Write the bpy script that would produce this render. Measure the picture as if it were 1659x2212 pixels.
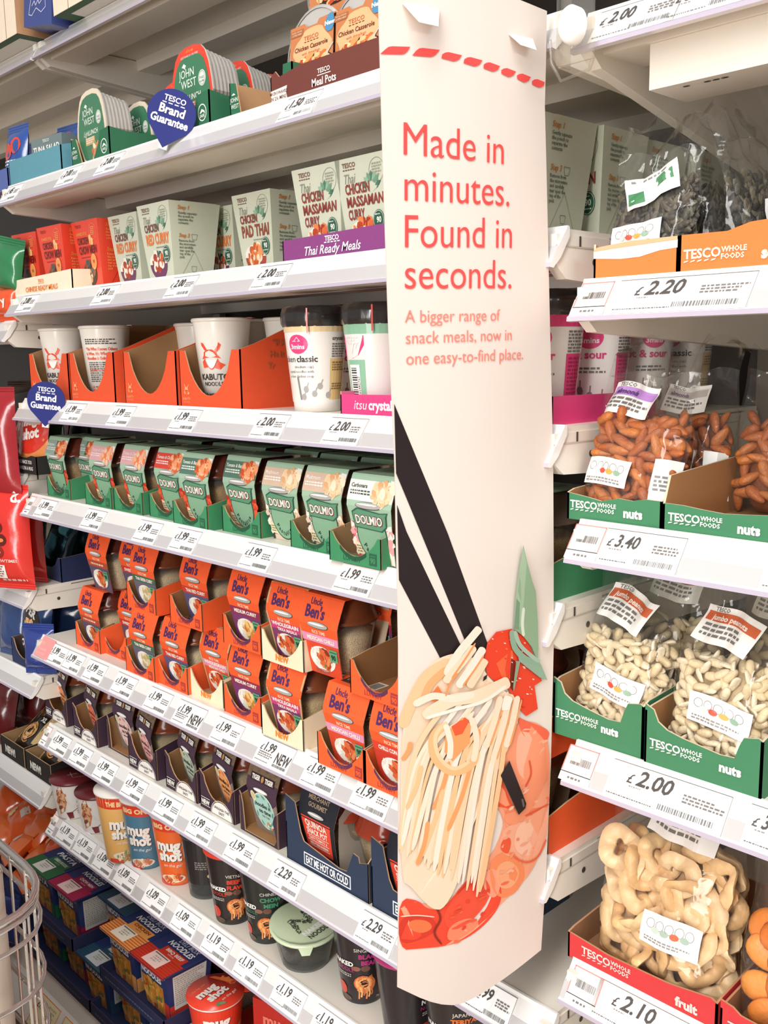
import bpy, math, random
from mathutils import Vector, Matrix
from math import sin, cos, pi, radians, sqrt, atan2

for _o in list(bpy.data.objects):
    bpy.data.objects.remove(_o, do_unlink=True)
SC = bpy.context.scene
COL = SC.collection

# ------------------------------------------------------------------ camera
FPX, YAW, PITCH, ROLL = 2100.0, 0.8049590921839351, 0.1625977231446513, -0.017083386582974532
CAM = Vector((0.0, -0.78, 1.45))
_f = Vector((-sin(YAW)*cos(PITCH), cos(YAW)*cos(PITCH), -sin(PITCH)))
_r0 = Vector((cos(YAW), sin(YAW), 0))
_u0 = _r0.cross(_f)
_r = _r0*cos(ROLL) + _u0*sin(ROLL)
_u = -_r0*sin(ROLL) + _u0*cos(ROLL)
cam_data = bpy.data.cameras.new('camera')
cam_data.sensor_fit = 'HORIZONTAL'
cam_data.sensor_width = 36.0
cam_data.lens = FPX/1659.0*36.0
cam_data.clip_start = 0.02
cam = bpy.data.objects.new('camera', cam_data)
COL.objects.link(cam)
cam.matrix_world = Matrix(((_r.x, _u.x, -_f.x, CAM.x), (_r.y, _u.y, -_f.y, CAM.y), (_r.z, _u.z, -_f.z, CAM.z), (0, 0, 0, 1)))
SC.camera = cam

# ------------------------------------------------------------------ light and exposure
world = bpy.data.worlds.new('shop_light')
SC.world = world
world.use_nodes = True
world.node_tree.nodes['Background'].inputs[0].default_value = (1.0, 0.965, 0.93, 1)
world.node_tree.nodes['Background'].inputs[1].default_value = 0.33

def area(name, loc, target, sx, sy, power, col):
    d = bpy.data.lights.new(name, 'AREA')
    d.shape = 'RECTANGLE'; d.size = sx; d.size_y = sy; d.energy = power; d.color = col
    o = bpy.data.objects.new(name, d); COL.objects.link(o)
    o.location = loc
    o.rotation_euler = (Vector(target)-Vector(loc)).to_track_quat('-Z', 'X').to_euler()
    return o
# two strip lights along the aisle, above and behind the photographer, then an added fill
area('strip_or_fill_light', (0.6, -1.15, 3.3), (0.6, -0.75, 0.0), 9.0, 0.35, 46, (1.0, 0.985, 0.965))
area('strip_or_fill_light', (0.6, -3.4, 2.8), (0.6, -0.4, 0.9), 9.0, 0.9, 350, (1.0, 0.98, 0.955))
area('strip_or_fill_light', (4.2, -1.2, 2.9), (-0.6, -0.1, 1.2), 0.6, 2.4, 44, (1.0, 0.98, 0.96))  # added side fill that brightens the banner, not one of the shop's strips
vs = SC.view_settings
vs.view_transform = 'Standard'
vs.look = 'None'
vs.exposure = 0.13
vs.gamma = 1.0
vs.use_curve_mapping = False
SC.cycles.max_bounces = 8
SC.cycles.transparent_max_bounces = 24
SC.cycles.caustics_reflective = False
SC.cycles.caustics_refractive = False

# ------------------------------------------------------------------ from the photograph to the place
def _ray(px, py):
    return _f + _r*((px-829.5)/FPX) - _u*((py-1106.0)/FPX)
def at(px, py, Y):
    d = _ray(px, py); return CAM + d*((Y-CAM.y)/d.y)
def atx(px, py, X):
    d = _ray(px, py); return CAM + d*((X-CAM.x)/d.x)
def atz(px, py, Z):
    d = _ray(px, py); return CAM + d*((Z-CAM.z)/d.z)

# ------------------------------------------------------------------ colours and materials
def lin(h):
    if not isinstance(h, str): return h
    h = h.lstrip('#')
    o = []
    for i in (0, 2, 4):
        c = int(h[i:i+2], 16)/255.0
        o.append(c/12.92 if c <= 0.04045 else ((c+0.055)/1.055)**2.4)
    return (o[0], o[1], o[2], 1.0)

MATS = {}
def _base(name):
    m = bpy.data.materials.new(name); m.use_nodes = True
    nt = m.node_tree
    b = nt.nodes['Principled BSDF']
    a = nt.nodes.new('ShaderNodeAttribute'); a.attribute_name = 'Col'
    MATS[name] = m
    return m, nt, b, a
def _mottle(nt, a, b, scale, amt):
    """a faint procedural unevenness of the stock the thing is made of"""
    tc = nt.nodes.new('ShaderNodeTexCoord')
    n = nt.nodes.new('ShaderNodeTexNoise'); n.inputs['Scale'].default_value = scale; n.inputs['Detail'].default_value = 3
    r = nt.nodes.new('ShaderNodeMapRange'); r.inputs['To Min'].default_value = 1-amt; r.inputs['To Max'].default_value = 1+amt*0.4
    x = nt.nodes.new('ShaderNodeMix'); x.data_type = 'RGBA'; x.blend_type = 'MULTIPLY'; x.inputs['Factor'].default_value = 1.0
    nt.links.new(tc.outputs['Object'], n.inputs['Vector'])
    nt.links.new(n.outputs['Fac'], r.inputs['Value'])
    nt.links.new(a.outputs['Color'], x.inputs['A']); nt.links.new(r.outputs['Result'], x.inputs['B'])
    nt.links.new(x.outputs['Result'], b.inputs['Base Color'])
    return n
def solid(name, rough, metal=0.0, scale=60, amt=0.06, bump=0.0, bscale=200, spec=0.5, coat=0.0):
    m, nt, b, a = _base(name)
    _mottle(nt, a, b, scale, amt)
    b.inputs['Roughness'].default_value = rough
    b.inputs['Metallic'].default_value = metal
    b.inputs['Specular IOR Level'].default_value = spec
    b.inputs['Coat Weight'].default_value = coat
    b.inputs['Coat Roughness'].default_value = 0.12
    if bump:
        tc = nt.nodes.new('ShaderNodeTexCoord')
        n = nt.nodes.new('ShaderNodeTexNoise'); n.inputs['Scale'].default_value = bscale; n.inputs['Detail'].default_value = 4
        p = nt.nodes.new('ShaderNodeBump'); p.inputs['Strength'].default_value = bump; p.inputs['Distance'].default_value = 0.004
        nt.links.new(tc.outputs['Object'], n.inputs['Vector'])
        nt.links.new(n.outputs['Fac'], p.inputs['Height']); nt.links.new(p.outputs['Normal'], b.inputs['Normal'])
    return m
solid('steel', 0.42, scale=14, amt=0.05)
solid('rail', 0.22, scale=10, amt=0.03, coat=0.3)
solid('sign_board', 0.7, scale=60, amt=0.02, spec=0.2)
solid('paper', 0.55, scale=120, amt=0.02)
solid('banner_card', 0.6, scale=25, amt=0.02, spec=0.3)
solid('card', 0.62, scale=90, amt=0.07, spec=0.35)
solid('gloss', 0.30, scale=80, amt=0.04, coat=0.25)
solid('wrap', 0.20, scale=50, amt=0.05, coat=0.5, bump=0.25, bscale=38)
solid('plastic', 0.3, scale=50, amt=0.04)
solid('foil', 0.22, metal=0.85, scale=60, amt=0.1, bump=0.35, bscale=55)
solid('chrome', 0.25, metal=0.9, scale=60, amt=0.08)
solid('tin', 0.42, metal=0.45, scale=60, amt=0.08)
solid('nut', 0.5, scale=180, amt=0.25, bump=0.35, bscale=260)
solid('fruit', 0.42, scale=110, amt=0.25, bump=0.3, bscale=120)
solid('floor_tile', 0.35, scale=3, amt=0.1)
# grains seen through the walls of the pots: a cell pattern of rice and noodle pieces
m_, nt_, b_, a_ = _base('grain')
tc_ = nt_.nodes.new('ShaderNodeTexCoord'); mp_ = nt_.nodes.new('ShaderNodeMapping'); mp_.inputs['Scale'].default_value = (210, 210, 95)
vo_ = nt_.nodes.new('ShaderNodeTexVoronoi'); ra_ = nt_.nodes.new('ShaderNodeValToRGB')
ra_.color_ramp.elements[0].color = (1.25, 1.22, 1.16, 1); ra_.color_ramp.elements[1].color = (0.58, 0.52, 0.42, 1); ra_.color_ramp.elements[1].position = 0.75
mx_ = nt_.nodes.new('ShaderNodeMix'); mx_.data_type = 'RGBA'; mx_.blend_type = 'MULTIPLY'; mx_.inputs['Factor'].default_value = 1
nt_.links.new(tc_.outputs['Object'], mp_.inputs['Vector']); nt_.links.new(mp_.outputs['Vector'], vo_.inputs['Vector'])
nt_.links.new(vo_.outputs['Distance'], ra_.inputs['Fac']); nt_.links.new(a_.outputs['Color'], mx_.inputs['A']); nt_.links.new(ra_.outputs['Color'], mx_.inputs['B'])
nt_.links.new(mx_.outputs['Result'], b_.inputs['Base Color']); b_.inputs['Roughness'].default_value = 0.5
bp_ = nt_.nodes.new('ShaderNodeBump'); bp_.inputs['Strength'].default_value = 0.6; bp_.inputs['Distance'].default_value = 0.002; bp_.invert = True
nt_.links.new(vo_.outputs['Distance'], bp_.inputs['Height']); nt_.links.new(bp_.outputs['Normal'], b_.inputs['Normal'])
def clear(name, rough, refl, bump=0.0, bscale=30, body=0.05):
    """thin clear film or pot wall: lets its own tint through, mirrors at the edges"""
    m = bpy.data.materials.new(name); m.use_nodes = True; nt = m.node_tree
    for n in list(nt.nodes):
        if n.type != 'OUTPUT_MATERIAL': nt.nodes.remove(n)
    out = [n for n in nt.nodes if n.type == 'OUTPUT_MATERIAL'][0]
    a = nt.nodes.new('ShaderNodeAttribute'); a.attribute_name = 'Col'
    t = nt.nodes.new('ShaderNodeBsdfTransparent')
    g = nt.nodes.new('ShaderNodeBsdfGlossy'); g.inputs['Roughness'].default_value = rough
    d = nt.nodes.new('ShaderNodeBsdfDiffuse')
    lw = nt.nodes.new('ShaderNodeLayerWeight'); lw.inputs['Blend'].default_value = 0.5
    pw = nt.nodes.new('ShaderNodeMath'); pw.operation = 'POWER'; pw.inputs[1].default_value = 4.0; nt.links.new(lw.outputs['Facing'], pw.inputs[0])
    fr = nt.nodes.new('ShaderNodeMath'); fr.operation = 'MULTIPLY'; fr.inputs[1].default_value = 0.7; nt.links.new(pw.outputs[0], fr.inputs[0])
    ad = nt.nodes.new('ShaderNodeMath'); ad.operation = 'ADD'; ad.inputs[1].default_value = refl
    mx = nt.nodes.new('ShaderNodeMixShader'); mx0 = nt.nodes.new('ShaderNodeMixShader'); mx0.inputs[0].default_value = body
    nt.links.new(a.outputs['Color'], t.inputs['Color']); nt.links.new(a.outputs['Color'], d.inputs['Color'])
    nt.links.new(t.outputs[0], mx0.inputs[1]); nt.links.new(d.outputs[0], mx0.inputs[2])
    nt.links.new(fr.outputs[0], ad.inputs[0]); nt.links.new(ad.outputs[0], mx.inputs[0])
    nt.links.new(mx0.outputs[0], mx.inputs[1]); nt.links.new(g.outputs[0], mx.inputs[2]); nt.links.new(mx.outputs[0], out.inputs['Surface'])
    if bump:
        tc = nt.nodes.new('ShaderNodeTexCoord')
        n = nt.nodes.new('ShaderNodeTexNoise'); n.inputs['Scale'].default_value = bscale; n.inputs['Detail'].default_value = 2; n.inputs['Distortion'].default_value = 0.6
        p = nt.nodes.new('ShaderNodeBump'); p.inputs['Strength'].default_value = bump; p.inputs['Distance'].default_value = 0.01
        nt.links.new(tc.outputs['Object'], n.inputs['Vector']); nt.links.new(n.outputs['Fac'], p.inputs['Height'])
        nt.links.new(p.outputs['Normal'], g.inputs['Normal']); nt.links.new(p.outputs['Normal'], lw.inputs['Normal'])
    MATS[name] = m
clear('pot_wall', 0.12, 0.03, body=0.06)
clear('lid_plastic', 0.15, 0.03, body=0.38)
clear('film', 0.07, 0.035, 0.5, 30, body=0.02)

# ------------------------------------------------------------------ lettering
_TX = {}
def tx(s, bold=0.0, shear=0.0, res=2):
    k = (s, bold, shear, res)
    if k in _TX: return _TX[k]
    c = bpy.data.curves.new('lettering', 'FONT')
    c.body = s; c.size = 1.0; c.offset = bold; c.shear = shear; c.resolution_u = res; c.fill_mode = 'FRONT'
    o = bpy.data.objects.new('lettering', c); COL.objects.link(o)
    bpy.context.view_layer.update()
    e = o.evaluated_get(bpy.context.evaluated_depsgraph_get())
    me = e.to_mesh()
    v = [(p.co.x, p.co.y) for p in me.vertices]; f = [tuple(p.vertices) for p in me.polygons]
    e.to_mesh_clear()
    bpy.data.objects.remove(o, do_unlink=True); bpy.data.curves.remove(c)
    x0 = min((p[0] for p in v), default=0); x1 = max((p[0] for p in v), default=0)
    _TX[k] = (v, f, x0, x1)
    return _TX[k]

# ------------------------------------------------------------------ mesh builder
class MB:
    def __init__(s):
        s.v = []; s.f = []; s.c = []; s.m = []; s.s = []
    def face(s, pts, col, mat='card', smooth=False):
        i = len(s.v); s.v += [tuple(p) for p in pts]; s.f.append(tuple(range(i, i+len(pts))))
        s.c.append(lin(col)); s.m.append(mat); s.s.append(smooth)
    def grid(s, P, col, mat='card', smooth=True, closeu=False):
        """P[i][j] points; col a colour or a function of (i,j)"""
        i0 = len(s.v); nu = len(P); nv = len(P[0])
        for r in P: s.v += [tuple(p) for p in r]
        for i in range(nu if closeu else nu-1):
            for j in range(nv-1):
                a = i0+i*nv+j; b = i0+((i+1) % nu)*nv+j
                s.f.append((a, b, b+1, a+1)); s.c.append(lin(col(i, j) if callable(col) else col)); s.m.append(mat); s.s.append(smooth)
    def box(s, x0, x1, y0, y1, z0, z1, col, mat='card'):
        p = [(x0, y0, z0), (x1, y0, z0), (x1, y1, z0), (x0, y1, z0), (x0, y0, z1), (x1, y0, z1), (x1, y1, z1), (x0, y1, z1)]
        s.hexa(p, col, mat)
    def hexa(s, p, col, mat='card', cols=None):
        """8 corners: bottom four counter-clockwise from the front left, then the top four; faces front right back left bottom top"""
        fs = [(0, 1, 5, 4), (1, 2, 6, 5), (2, 3, 7, 6), (3, 0, 4, 7), (3, 2, 1, 0), (4, 5, 6, 7)]
        for k, f in enumerate(fs): s.face([p[i] for i in f], cols[k] if cols else col, mat)
    def prism(s, prof, to3, l0, l1, col, mat='card', cols=None, smooth=False):
        """closed profile [(a,b)] swept from l0 to l1; to3(a,b,l) -> point"""
        n = len(prof)
        for i in range(n):
            a, b = prof[i], prof[(i+1) % n]
            s.face([to3(*a, l0), to3(*b, l0), to3(*b, l1), to3(*a, l1)], cols[i] if cols else col, mat, smooth)
        s.face([to3(*a, l0) for a in reversed(prof)], col, mat); s.face([to3(*a, l1) for a in prof], col, mat)
    def lathe(s, prof, col, mat='plastic', n=28, axis=None, smooth=True, a0=0.0, a1=2*pi, rfun=None):
        """prof [(r,z)]; col colour or list per segment"""
        full = abs(a1-a0-2*pi) < 1e-6
        m = n if full else n+1
        P = []
        for i in range(m):
            t = a0+(a1-a0)*i/n
            k = rfun(t) if rfun else 1.0
            row = [Vector((r*k*cos(t), r*k*sin(t), z)) for r, z in prof]
            if axis: row = [axis @ p for p in row]
            P.append(row)
        s.grid(P, (lambda i, j: col[j]) if isinstance(col, list) else col, mat, smooth, closeu=full)
    def disc(s, r, z, col, mat='plastic', n=28, axis=None):
        p = [Vector((r*cos(2*pi*i/n), r*sin(2*pi*i/n), z)) for i in range(n)]
        if axis: p = [axis @ q for q in p]
        s.face(p, col, mat)
    def tube(s, pts, r, col, mat='chrome', n=8, closed=False):
        pts = [Vector(p) for p in pts]; N = len(pts); P = []
        up = Vector((0, 0, 1))
        for i, p in enumerate(pts):
            if closed: d = pts[(i+1) % N]-pts[i-1]
            else: d = pts[min(i+1, N-1)]-pts[max(i-1, 0)]
            d.normalize()
            a = d.cross(up)
            if a.length < 1e-3: a = d.cross(Vector((1, 0, 0)))
            a.normalize(); b = d.cross(a)
            P.append([p+(a*cos(2*pi*k/n)+b*sin(2*pi*k/n))*r for k in range(n+1)])
        s.grid(P, col, mat, True, closeu=closed)
        if not closed:
            s.face([p for p in P[0][:-1]], col, mat); s.face([p for p in reversed(P[-1][:-1])], col, mat)
    # --- printing on a face.  F(u,v,h) -> point h above the face
    def rect(s, F, u0, v0, u1, v1, col, mat='card', h=.0004, nu=1, nv=1):
        s.grid([[F(u0+(u1-u0)*i/nu, v0+(v1-v0)*j/nv, h) for j in range(nv+1)] for i in range(nu+1)], col, mat, False)
    def ell(s, F, cu, cv, ru, rv, col, mat='card', h=.0006, n=20, rot=0.0, rings=1):
        c_, s_ = cos(rot), sin(rot)
        def q(t, k):
            a, b = ru*k*cos(t), rv*k*sin(t)
            return F(cu+a*c_-b*s_, cv+a*s_+b*c_, h)
        if rings == 1: s.face([q(2*pi*i/n, 1) for i in range(n)], col, mat)
        else:
            ks = [(j+.25)/(rings-.0)*1.0 if j else 0.02 for j in range(rings)]+[1.0]
            s.grid([[q(2*pi*i/n, k) for k in ks] for i in range(n)], col, mat, False, closeu=True)
    def ring(s, F, cu, cv, ru, rv, w, col, mat='card', h=.0006, n=24):
        s.grid([[F(cu+(ru-d)*cos(2*pi*i/n), cv+(rv-d)*sin(2*pi*i/n), h) for d in (0, w)] for i in range(n)], col, mat, False, closeu=True)
    def poly(s, F, pts, col, mat='card', h=.0006):
        s.face([F(u, v, h) for u, v in pts], col, mat)
    def line(s, F, pts, w, col, mat='card', h=.0006):
        for (a, b), (c, d) in zip(pts[:-1], pts[1:]):
            L = sqrt((c-a)**2+(d-b)**2) or 1e-6
            nx, ny = -(d-b)/L*w/2, (c-a)/L*w/2
            s.face([F(a-nx, b-ny, h), F(c-nx, d-ny, h), F(c+nx, d+ny, h), F(a+nx, b+ny, h)], col, mat)
    def text(s, F, t, u, v, size, col, mat='card', align='c', sx=1.0, bold=0.0, shear=0.0, rot=0.0, h=.0008, res=2, width=None):
        vs_, fs_, x0, x1 = tx(t, bold, shear, res)
        if width: sx = width/((x1-x0)*size)
        off = {'l': x0, 'c': (x0+x1)/2, 'r': x1}[align]
        c_, s_ = cos(rot), sin(rot); i = len(s.v)
        for x, y in vs_:
            a, b = (x-off)*size*sx, y*size
            s.v.append(tuple(F(u+a*c_-b*s_, v+a*s_+b*c_, h)))
        cc = lin(col)
        for f in fs_:
            s.f.append(tuple(k+i for k in f)); s.c.append(cc); s.m.append(mat); s.s.append(False)
    def small(s, F, u0, u1, v, n, lh, col, seed=0, h=.0006, mat='card', fill=.55):
        """rows of print too small to read: broken word-long dashes"""
        R = random.Random(seed)
        for k in range(n):
            u = u0; end = u1-(u1-u0)*R.uniform(0, .3)
            while u < end:
                w = min(R.uniform(.5, 1.6)*lh, end-u)
                s.rect(F, u, v-k*lh, u+w, v-k*lh+lh*fill, col, mat, h); u += w+lh*.35
    def bars(s, F, u0, v0, u1, v1, col='#3a3634', seed=0, h=.0006, mat='paper'):
        R = random.Random(seed); u = u0; W = (u1-u0)
        while u < u1:
            w = W*R.choice((.012, .02, .03)); s.rect(F, u, v0, min(u+w, u1), v1, col, mat, h); u += w+W*R.choice((.014, .022))
    def blob(s, F, cu, cv, ru, rv, cols, n, size, seed=0, h=.0008, mat='card', stretch=1.6):
        """a heap of food in a printed picture: many small irregular pieces"""
        R = random.Random(seed)
        for k in range(n):
            a = R.uniform(0, 2*pi); q = sqrt(R.random())
            u, v = cu+ru*q*cos(a), cv+rv*q*sin(a); th = R.uniform(0, pi); z = size*R.uniform(.6, 1.3); c = R.choice(cols)
            pts = []
            for i in range(7):
                t = 2*pi*i/7; rr = z*R.uniform(.75, 1.1); x, y = rr*cos(t)*stretch, rr*sin(t)
                pts.append((u+x*cos(th)-y*sin(th), v+x*sin(th)+y*cos(th)))
            s.poly(F, pts, c, mat, h+k*4e-6)
    def strands(s, F, cu, cv, ru, rv, cols, n, w, seed=0, h=.0008, mat='card'):
        R = random.Random(seed)
        for k in range(n):
            a0 = R.uniform(0, 2*pi); e = R.uniform(.35, 1); sp = R.uniform(1.2, 3.0); ph = R.uniform(-.3, .3)
            pts = [(cu+ru*e*cos(a0+sp*i/6), cv+rv*(e+ph*i/6)*sin(a0+sp*i/6)) for i in range(7)]
            s.line(F, pts, w*R.uniform(.7, 1.2), R.choice(cols), mat, h+k*6e-6)
    def panel(s, F, out, t, co, ci, ce=None, mat='card'):
        """a board of outline out with thickness t: outside face co, inside face ci"""
        s.face([F(u, v, 0) for u, v in out], co, mat)
        s.face([F(u, v, -t) for u, v in reversed(out)], ci, mat)
        n = len(out)
        for i in range(n):
            (a, b), (c, d) = out[i], out[(i+1) % n]
            s.face([F(a, b, 0), F(a, b, -t), F(c, d, -t), F(c, d, 0)], ce or ci, mat)
    def mesh(s, name):
        me = bpy.data.meshes.new(name)
        me.from_pydata(s.v, [], s.f)
        names = []
        for m in s.m:
            if m not in names: names.append(m)
        for m in names: me.materials.append(MATS[m])
        idx = {m: i for i, m in enumerate(names)}
        me.polygons.foreach_set('material_index', [idx[m] for m in s.m])
        me.polygons.foreach_set('use_smooth', s.s)
        at_ = me.color_attributes.new('Col', 'FLOAT_COLOR', 'CORNER')
        buf = []
        for f, c in zip(s.f, s.c): buf.extend(list(c)*len(f))
        at_.data.foreach_set('color', buf)
        me.update()
        return me
    def build(s, name, parent=None, **props):
        return put(name, s.mesh(name), parent, **props)

def frame(O, U, V):
    O = Vector(O); U = Vector(U).normalized(); V = Vector(V).normalized(); N = U.cross(V)
    return lambda u, v, h=0.0: O+U*u+V*v+N*h
def put(name, mesh, parent=None, **props):
    o = bpy.data.objects.new(name, mesh); COL.objects.link(o)
    if parent: o.parent = parent
    for k, v in props.items(): o[k] = v
    return o
def thing(name, label, cat, loc, rz=0.0, group=None, scale=1.0, rx=0.0, ry=0.0):
    o = bpy.data.objects.new(name, None); COL.objects.link(o)
    o.empty_display_size = .02
    o.location = loc; o.rotation_euler = (rx, ry, rz)
    if scale != 1.0: o.scale = (scale,)*3
    o['label'] = label; o['category'] = cat
    if group: o['group'] = group
    return o
def tag(o, label, cat, group=None):
    o['label'] = label; o['category'] = cat
    if group: o['group'] = group
    return o
_ME = {}
def cached(key, fn):
    """one mesh per kind of thing; every copy of the thing shares it"""
    if key not in _ME: _ME[key] = fn()
    return _ME[key]
FRONT = lambda w=0: frame((0, w, 0), (1, 0, 0), (0, 0, 1))
# ================================================================== the setting
def structure(mb, name):
    o = mb.build(name); o['kind'] = 'structure'; return o
b = MB(); b.box(-6, 4, -4.5, .62, -.02, 0, '#a8937e', 'floor_tile'); structure(b, 'floor')
b = MB(); b.box(-5, 2.5, .49, .52, 0, 2.6, '#2f2924', 'steel'); structure(b, 'wall_back')
XL, XR = -1.825, -0.575         # the ends of the middle bay
STEEL = '#ebe4d8'
for x in (XL-.004, XR+.004):
    b = MB(); b.box(x-.018, x+.018, .472, .488, .19, 2.6, '#8d8478', 'steel')
    tag(b.build('shelving_upright'), 'slotted upright post at the %s of the middle bay' % ('far end' if x < -1 else 'near end'), 'post')

RAILP = [(.030, .0), (.029, .0025), (.026, .0025), (.0245, -.001), (.0118, -.0175), (.0112, -.0172), (.0015, -.0325), (-.0012, -.0335), (-.002, -.0378), (.004, -.0385), (.016, -.028), (.030, -.008)]
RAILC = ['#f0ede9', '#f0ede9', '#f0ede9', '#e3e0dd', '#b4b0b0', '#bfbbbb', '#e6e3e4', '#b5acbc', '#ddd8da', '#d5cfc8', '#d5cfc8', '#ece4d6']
def shelf(zl, x0, x1, label, group=None, depth=.455, y0=0.0, brackets=(True, True), back=.07, beam=False, front_drop=.048):
    """zl: height of the rail's lower lip; the shelf surface is 38 mm above it"""
    zs = zl+.038
    t = thing('shelf', label, 'shelf', ((x0+x1)/2, y0, zs), group=group)
    L = (x1-x0)/2
    T = lambda a, c, l: (l, a, c)
    b = MB()
    prof = [(.030, 0), (depth, 0), (depth, -.028), (depth-.03, -.028), (depth-.032, -.004), (.265, -.004), (.262, -.024), (.215, -.024), (.212, -.004), (.105, -.004), (.100, -.034), (.030, -.036)]
    b.prism(prof[::-1], T, -L+.004, L-.004, STEEL, 'steel')
    b.build('shelf_plate', t)
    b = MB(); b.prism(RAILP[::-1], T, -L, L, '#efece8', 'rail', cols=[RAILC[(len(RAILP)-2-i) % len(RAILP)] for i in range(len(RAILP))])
    b.build('ticket_rail', t)
    for k, sx in enumerate((-1, 1)):
        if not brackets[k]: continue
        b = MB()
        bp = [(.012, -.006), (depth, -.006), (depth, -back), (depth-.03, -back), (.028, -front_drop), (.012, -front_drop+.012)]
        xa = sx*(L-.0082)
        b.prism(bp[::-1], T, xa-.006, xa+.006, STEEL, 'steel')
        F = frame((xa+.0062*sx, 0, 0), (0, sx, 0), (0, 0, 1))
        b.ell(F, sx*.075, -.03, .0035, .0035, '#4a443e', 'steel', .0004, 10)
        b.rect(F, sx*.05-.0015, -.016, sx*.05+.0015, -.006, '#4a443e', 'steel', .0004)
        b.rect(F, .01*sx if sx > 0 else -.4, -.0175, .4 if sx > 0 else -.01, -.016, '#c9c0b2', 'steel', .0003)
        b.build('bracket', t)
    if beam:
        b = MB(); b.box(-L+.06, L, .035, .10, -.075, -.036, STEEL, 'steel')
        F = frame((-L+.06, .035, -.075), (1, 0, 0), (0, 1, 0)); F2 = lambda u, v, h=0: Vector((-L+.06+u, .035+v, -.075-h))
        for u in (.03, .05, .058, .066): b.ell(F2, u, .012, .0035, .002, '#3c3732', 'steel', .0004, 8)
        b.build('front_beam', t)
    return zs
LIP = dict(S1=2.004, S2=1.725, S3=1.528, S4=1.335, S5=1.151, S6=.867, S7=.682, S8=.491)
Z = {}
for k, lab in (('S2', 'lit cream shelf of tinned lunches and casserole pots'), ('S3', 'shelf carrying the red and sage ready meal cartons'),
               ('S4', 'shelf carrying the orange trays of white noodle cups'), ('S5', 'shelf carrying the green trays of pasta pots'),
               ('S6', 'shelf carrying two tiers of orange rice pots'), ('S7', 'shelf carrying purple trays of noodle pots'),
               ('S8', 'shelf carrying loose noodle cups without trays')):
    Z[k] = shelf(LIP[k], XL, XR, lab)
Z['S1'] = shelf(LIP['S1'], -1.846, XR-.2, 'topmost shelf of the middle bay seen from below', y0=.10, depth=.36)
Z['T1'] = shelf(LIP['S1'], -3.2, -1.852, 'topmost shelf above the tuna trays, left of the rail joint', y0=.10, depth=.36, brackets=(False, True))
# right hand bay
RX0, RX1 = -.555, .35
for k, z, lab in (('R0', 1.715, 'top shelf over the bags of pumpkin seeds'), ('R1', 1.476, 'shelf holding the orange seed trays'), ('R2', 1.242, 'shelf holding the green trays of almonds'),
                  ('R3', 1.009, 'shelf holding the green trays of peanuts'), ('R4', .762, 'shelf holding the red trays of dried fruit')):
    Z[k] = shelf(z, RX0, RX1, lab, brackets=(True, False), beam=(k == 'R0'), back=.123 if k == 'R0' else .07, depth=.45)
# left hand bay
for k, z, lab in (('L0', 1.482, 'far left shelf end behind the hanging green and red bags'), ('L1', 1.192, 'far left shelf end with the sachet carton on it'), ('L2', .960, 'far left shelf below the big red pouch'),
                  ('L3', .774, 'far left shelf with the navy snack trays'), ('L4', .537, 'far left shelf with the black NEW! trays')):
    Z[k] = shelf(z, -3.1, -1.846, lab, brackets=(False, True))
Z['B'] = .180
b = MB()
b.prism([(-.004, 0), (-.006, -.004), (-.006, -.010), (-.014, -.047), (-.016, -.05), (-.056, -.105), (-.050, -.12), (.02, -.18), (.47, -.18), (.47, 0)], lambda a, c, l: (l, a, c+Z['B']), -3.2, .4, '#ebe6df', 'steel')
tag(b.build('base_deck'), 'white base deck under the blue noodle cartons', 'shelf')
# side panel between the bays on the right, behind the banner
# ------------------------------------------------------------------ hanging banner
XB = -.58
def FB(px, py, h=0.0):
    """a point of the printed sheet: the sheet hangs square to the shelves, facing along the aisle"""
    p = atx(px, py, XB); bow = .006*sin(min(max((p.y+.22)/.22, 0), 1)*pi)
    return Vector((XB+bow+h, p.y, p.z))
ban = thing('hanging_banner', 'tall white hanging banner printed with red words, chopsticks, noodles and a prawn', 'banner', tuple(FB(1005, 60)))
def child(mb, name, parent, **kw):
    """mesh given in world space, parented at its thing's base"""
    o = mb.build(name, parent, **kw)
    o.location = -Vector(parent.location)
    return o
left = [(816, -98), (818, 30), (822, 180), (826, 330), (832, 520), (838, 700), (845, 860), (851, 1000), (855, 1200), (859, 1400), (859, 1700), (859, 2000), (858, 2132)]
right = [(1181, 24), (1179, 120), (1176, 230), (1180, 360), (1184, 520), (1188, 700), (1192, 860), (1195, 1000), (1196, 1200), (1196, 1400), (1190, 1650), (1180, 1880), (1169, 2052)]
b = MB()
NU = 14
rows = []
for i in range(len(left)):
    r_ = []
    for j in range(NU+1):
        t_ = j/NU
        px = left[i][0]+(right[i][0]-left[i][0])*t_; py = left[i][1]+(right[i][1]-left[i][1])*t_
        if i == len(left)-1:
            py += 118*(1-abs(2*(t_-.36)/1.28)**2.0)-118*(1-(2*.36/1.28)**2) if t_ <= .36 else 0
            k_ = [(0, 2132), (.07, 2142), (.14, 2152), (.21, 2160), (.28, 2165), (.36, 2166), (.43, 2161), (.5, 2150), (.57, 2138), (.64, 2124), (.72, 2109), (.8, 2093), (.9, 2073), (1, 2052)]
            for (ta, ya), (tb, yb) in zip(k_[:-1], k_[1:]):
                if ta <= t_ <= tb: py = ya+(yb-ya)*(t_-ta)/(tb-ta)
        r_.append((px, py))
    rows.append(r_)
b.grid([[FB(px, py, 0) for px, py in r_] for r_ in rows], '#ece0d7', 'banner_card', True)
b.grid([[FB(px, py, -.0006) for px, py in r_] for r_ in rows], '#ece0d7', 'banner_card', True)
BR = '#f4524f'
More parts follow.
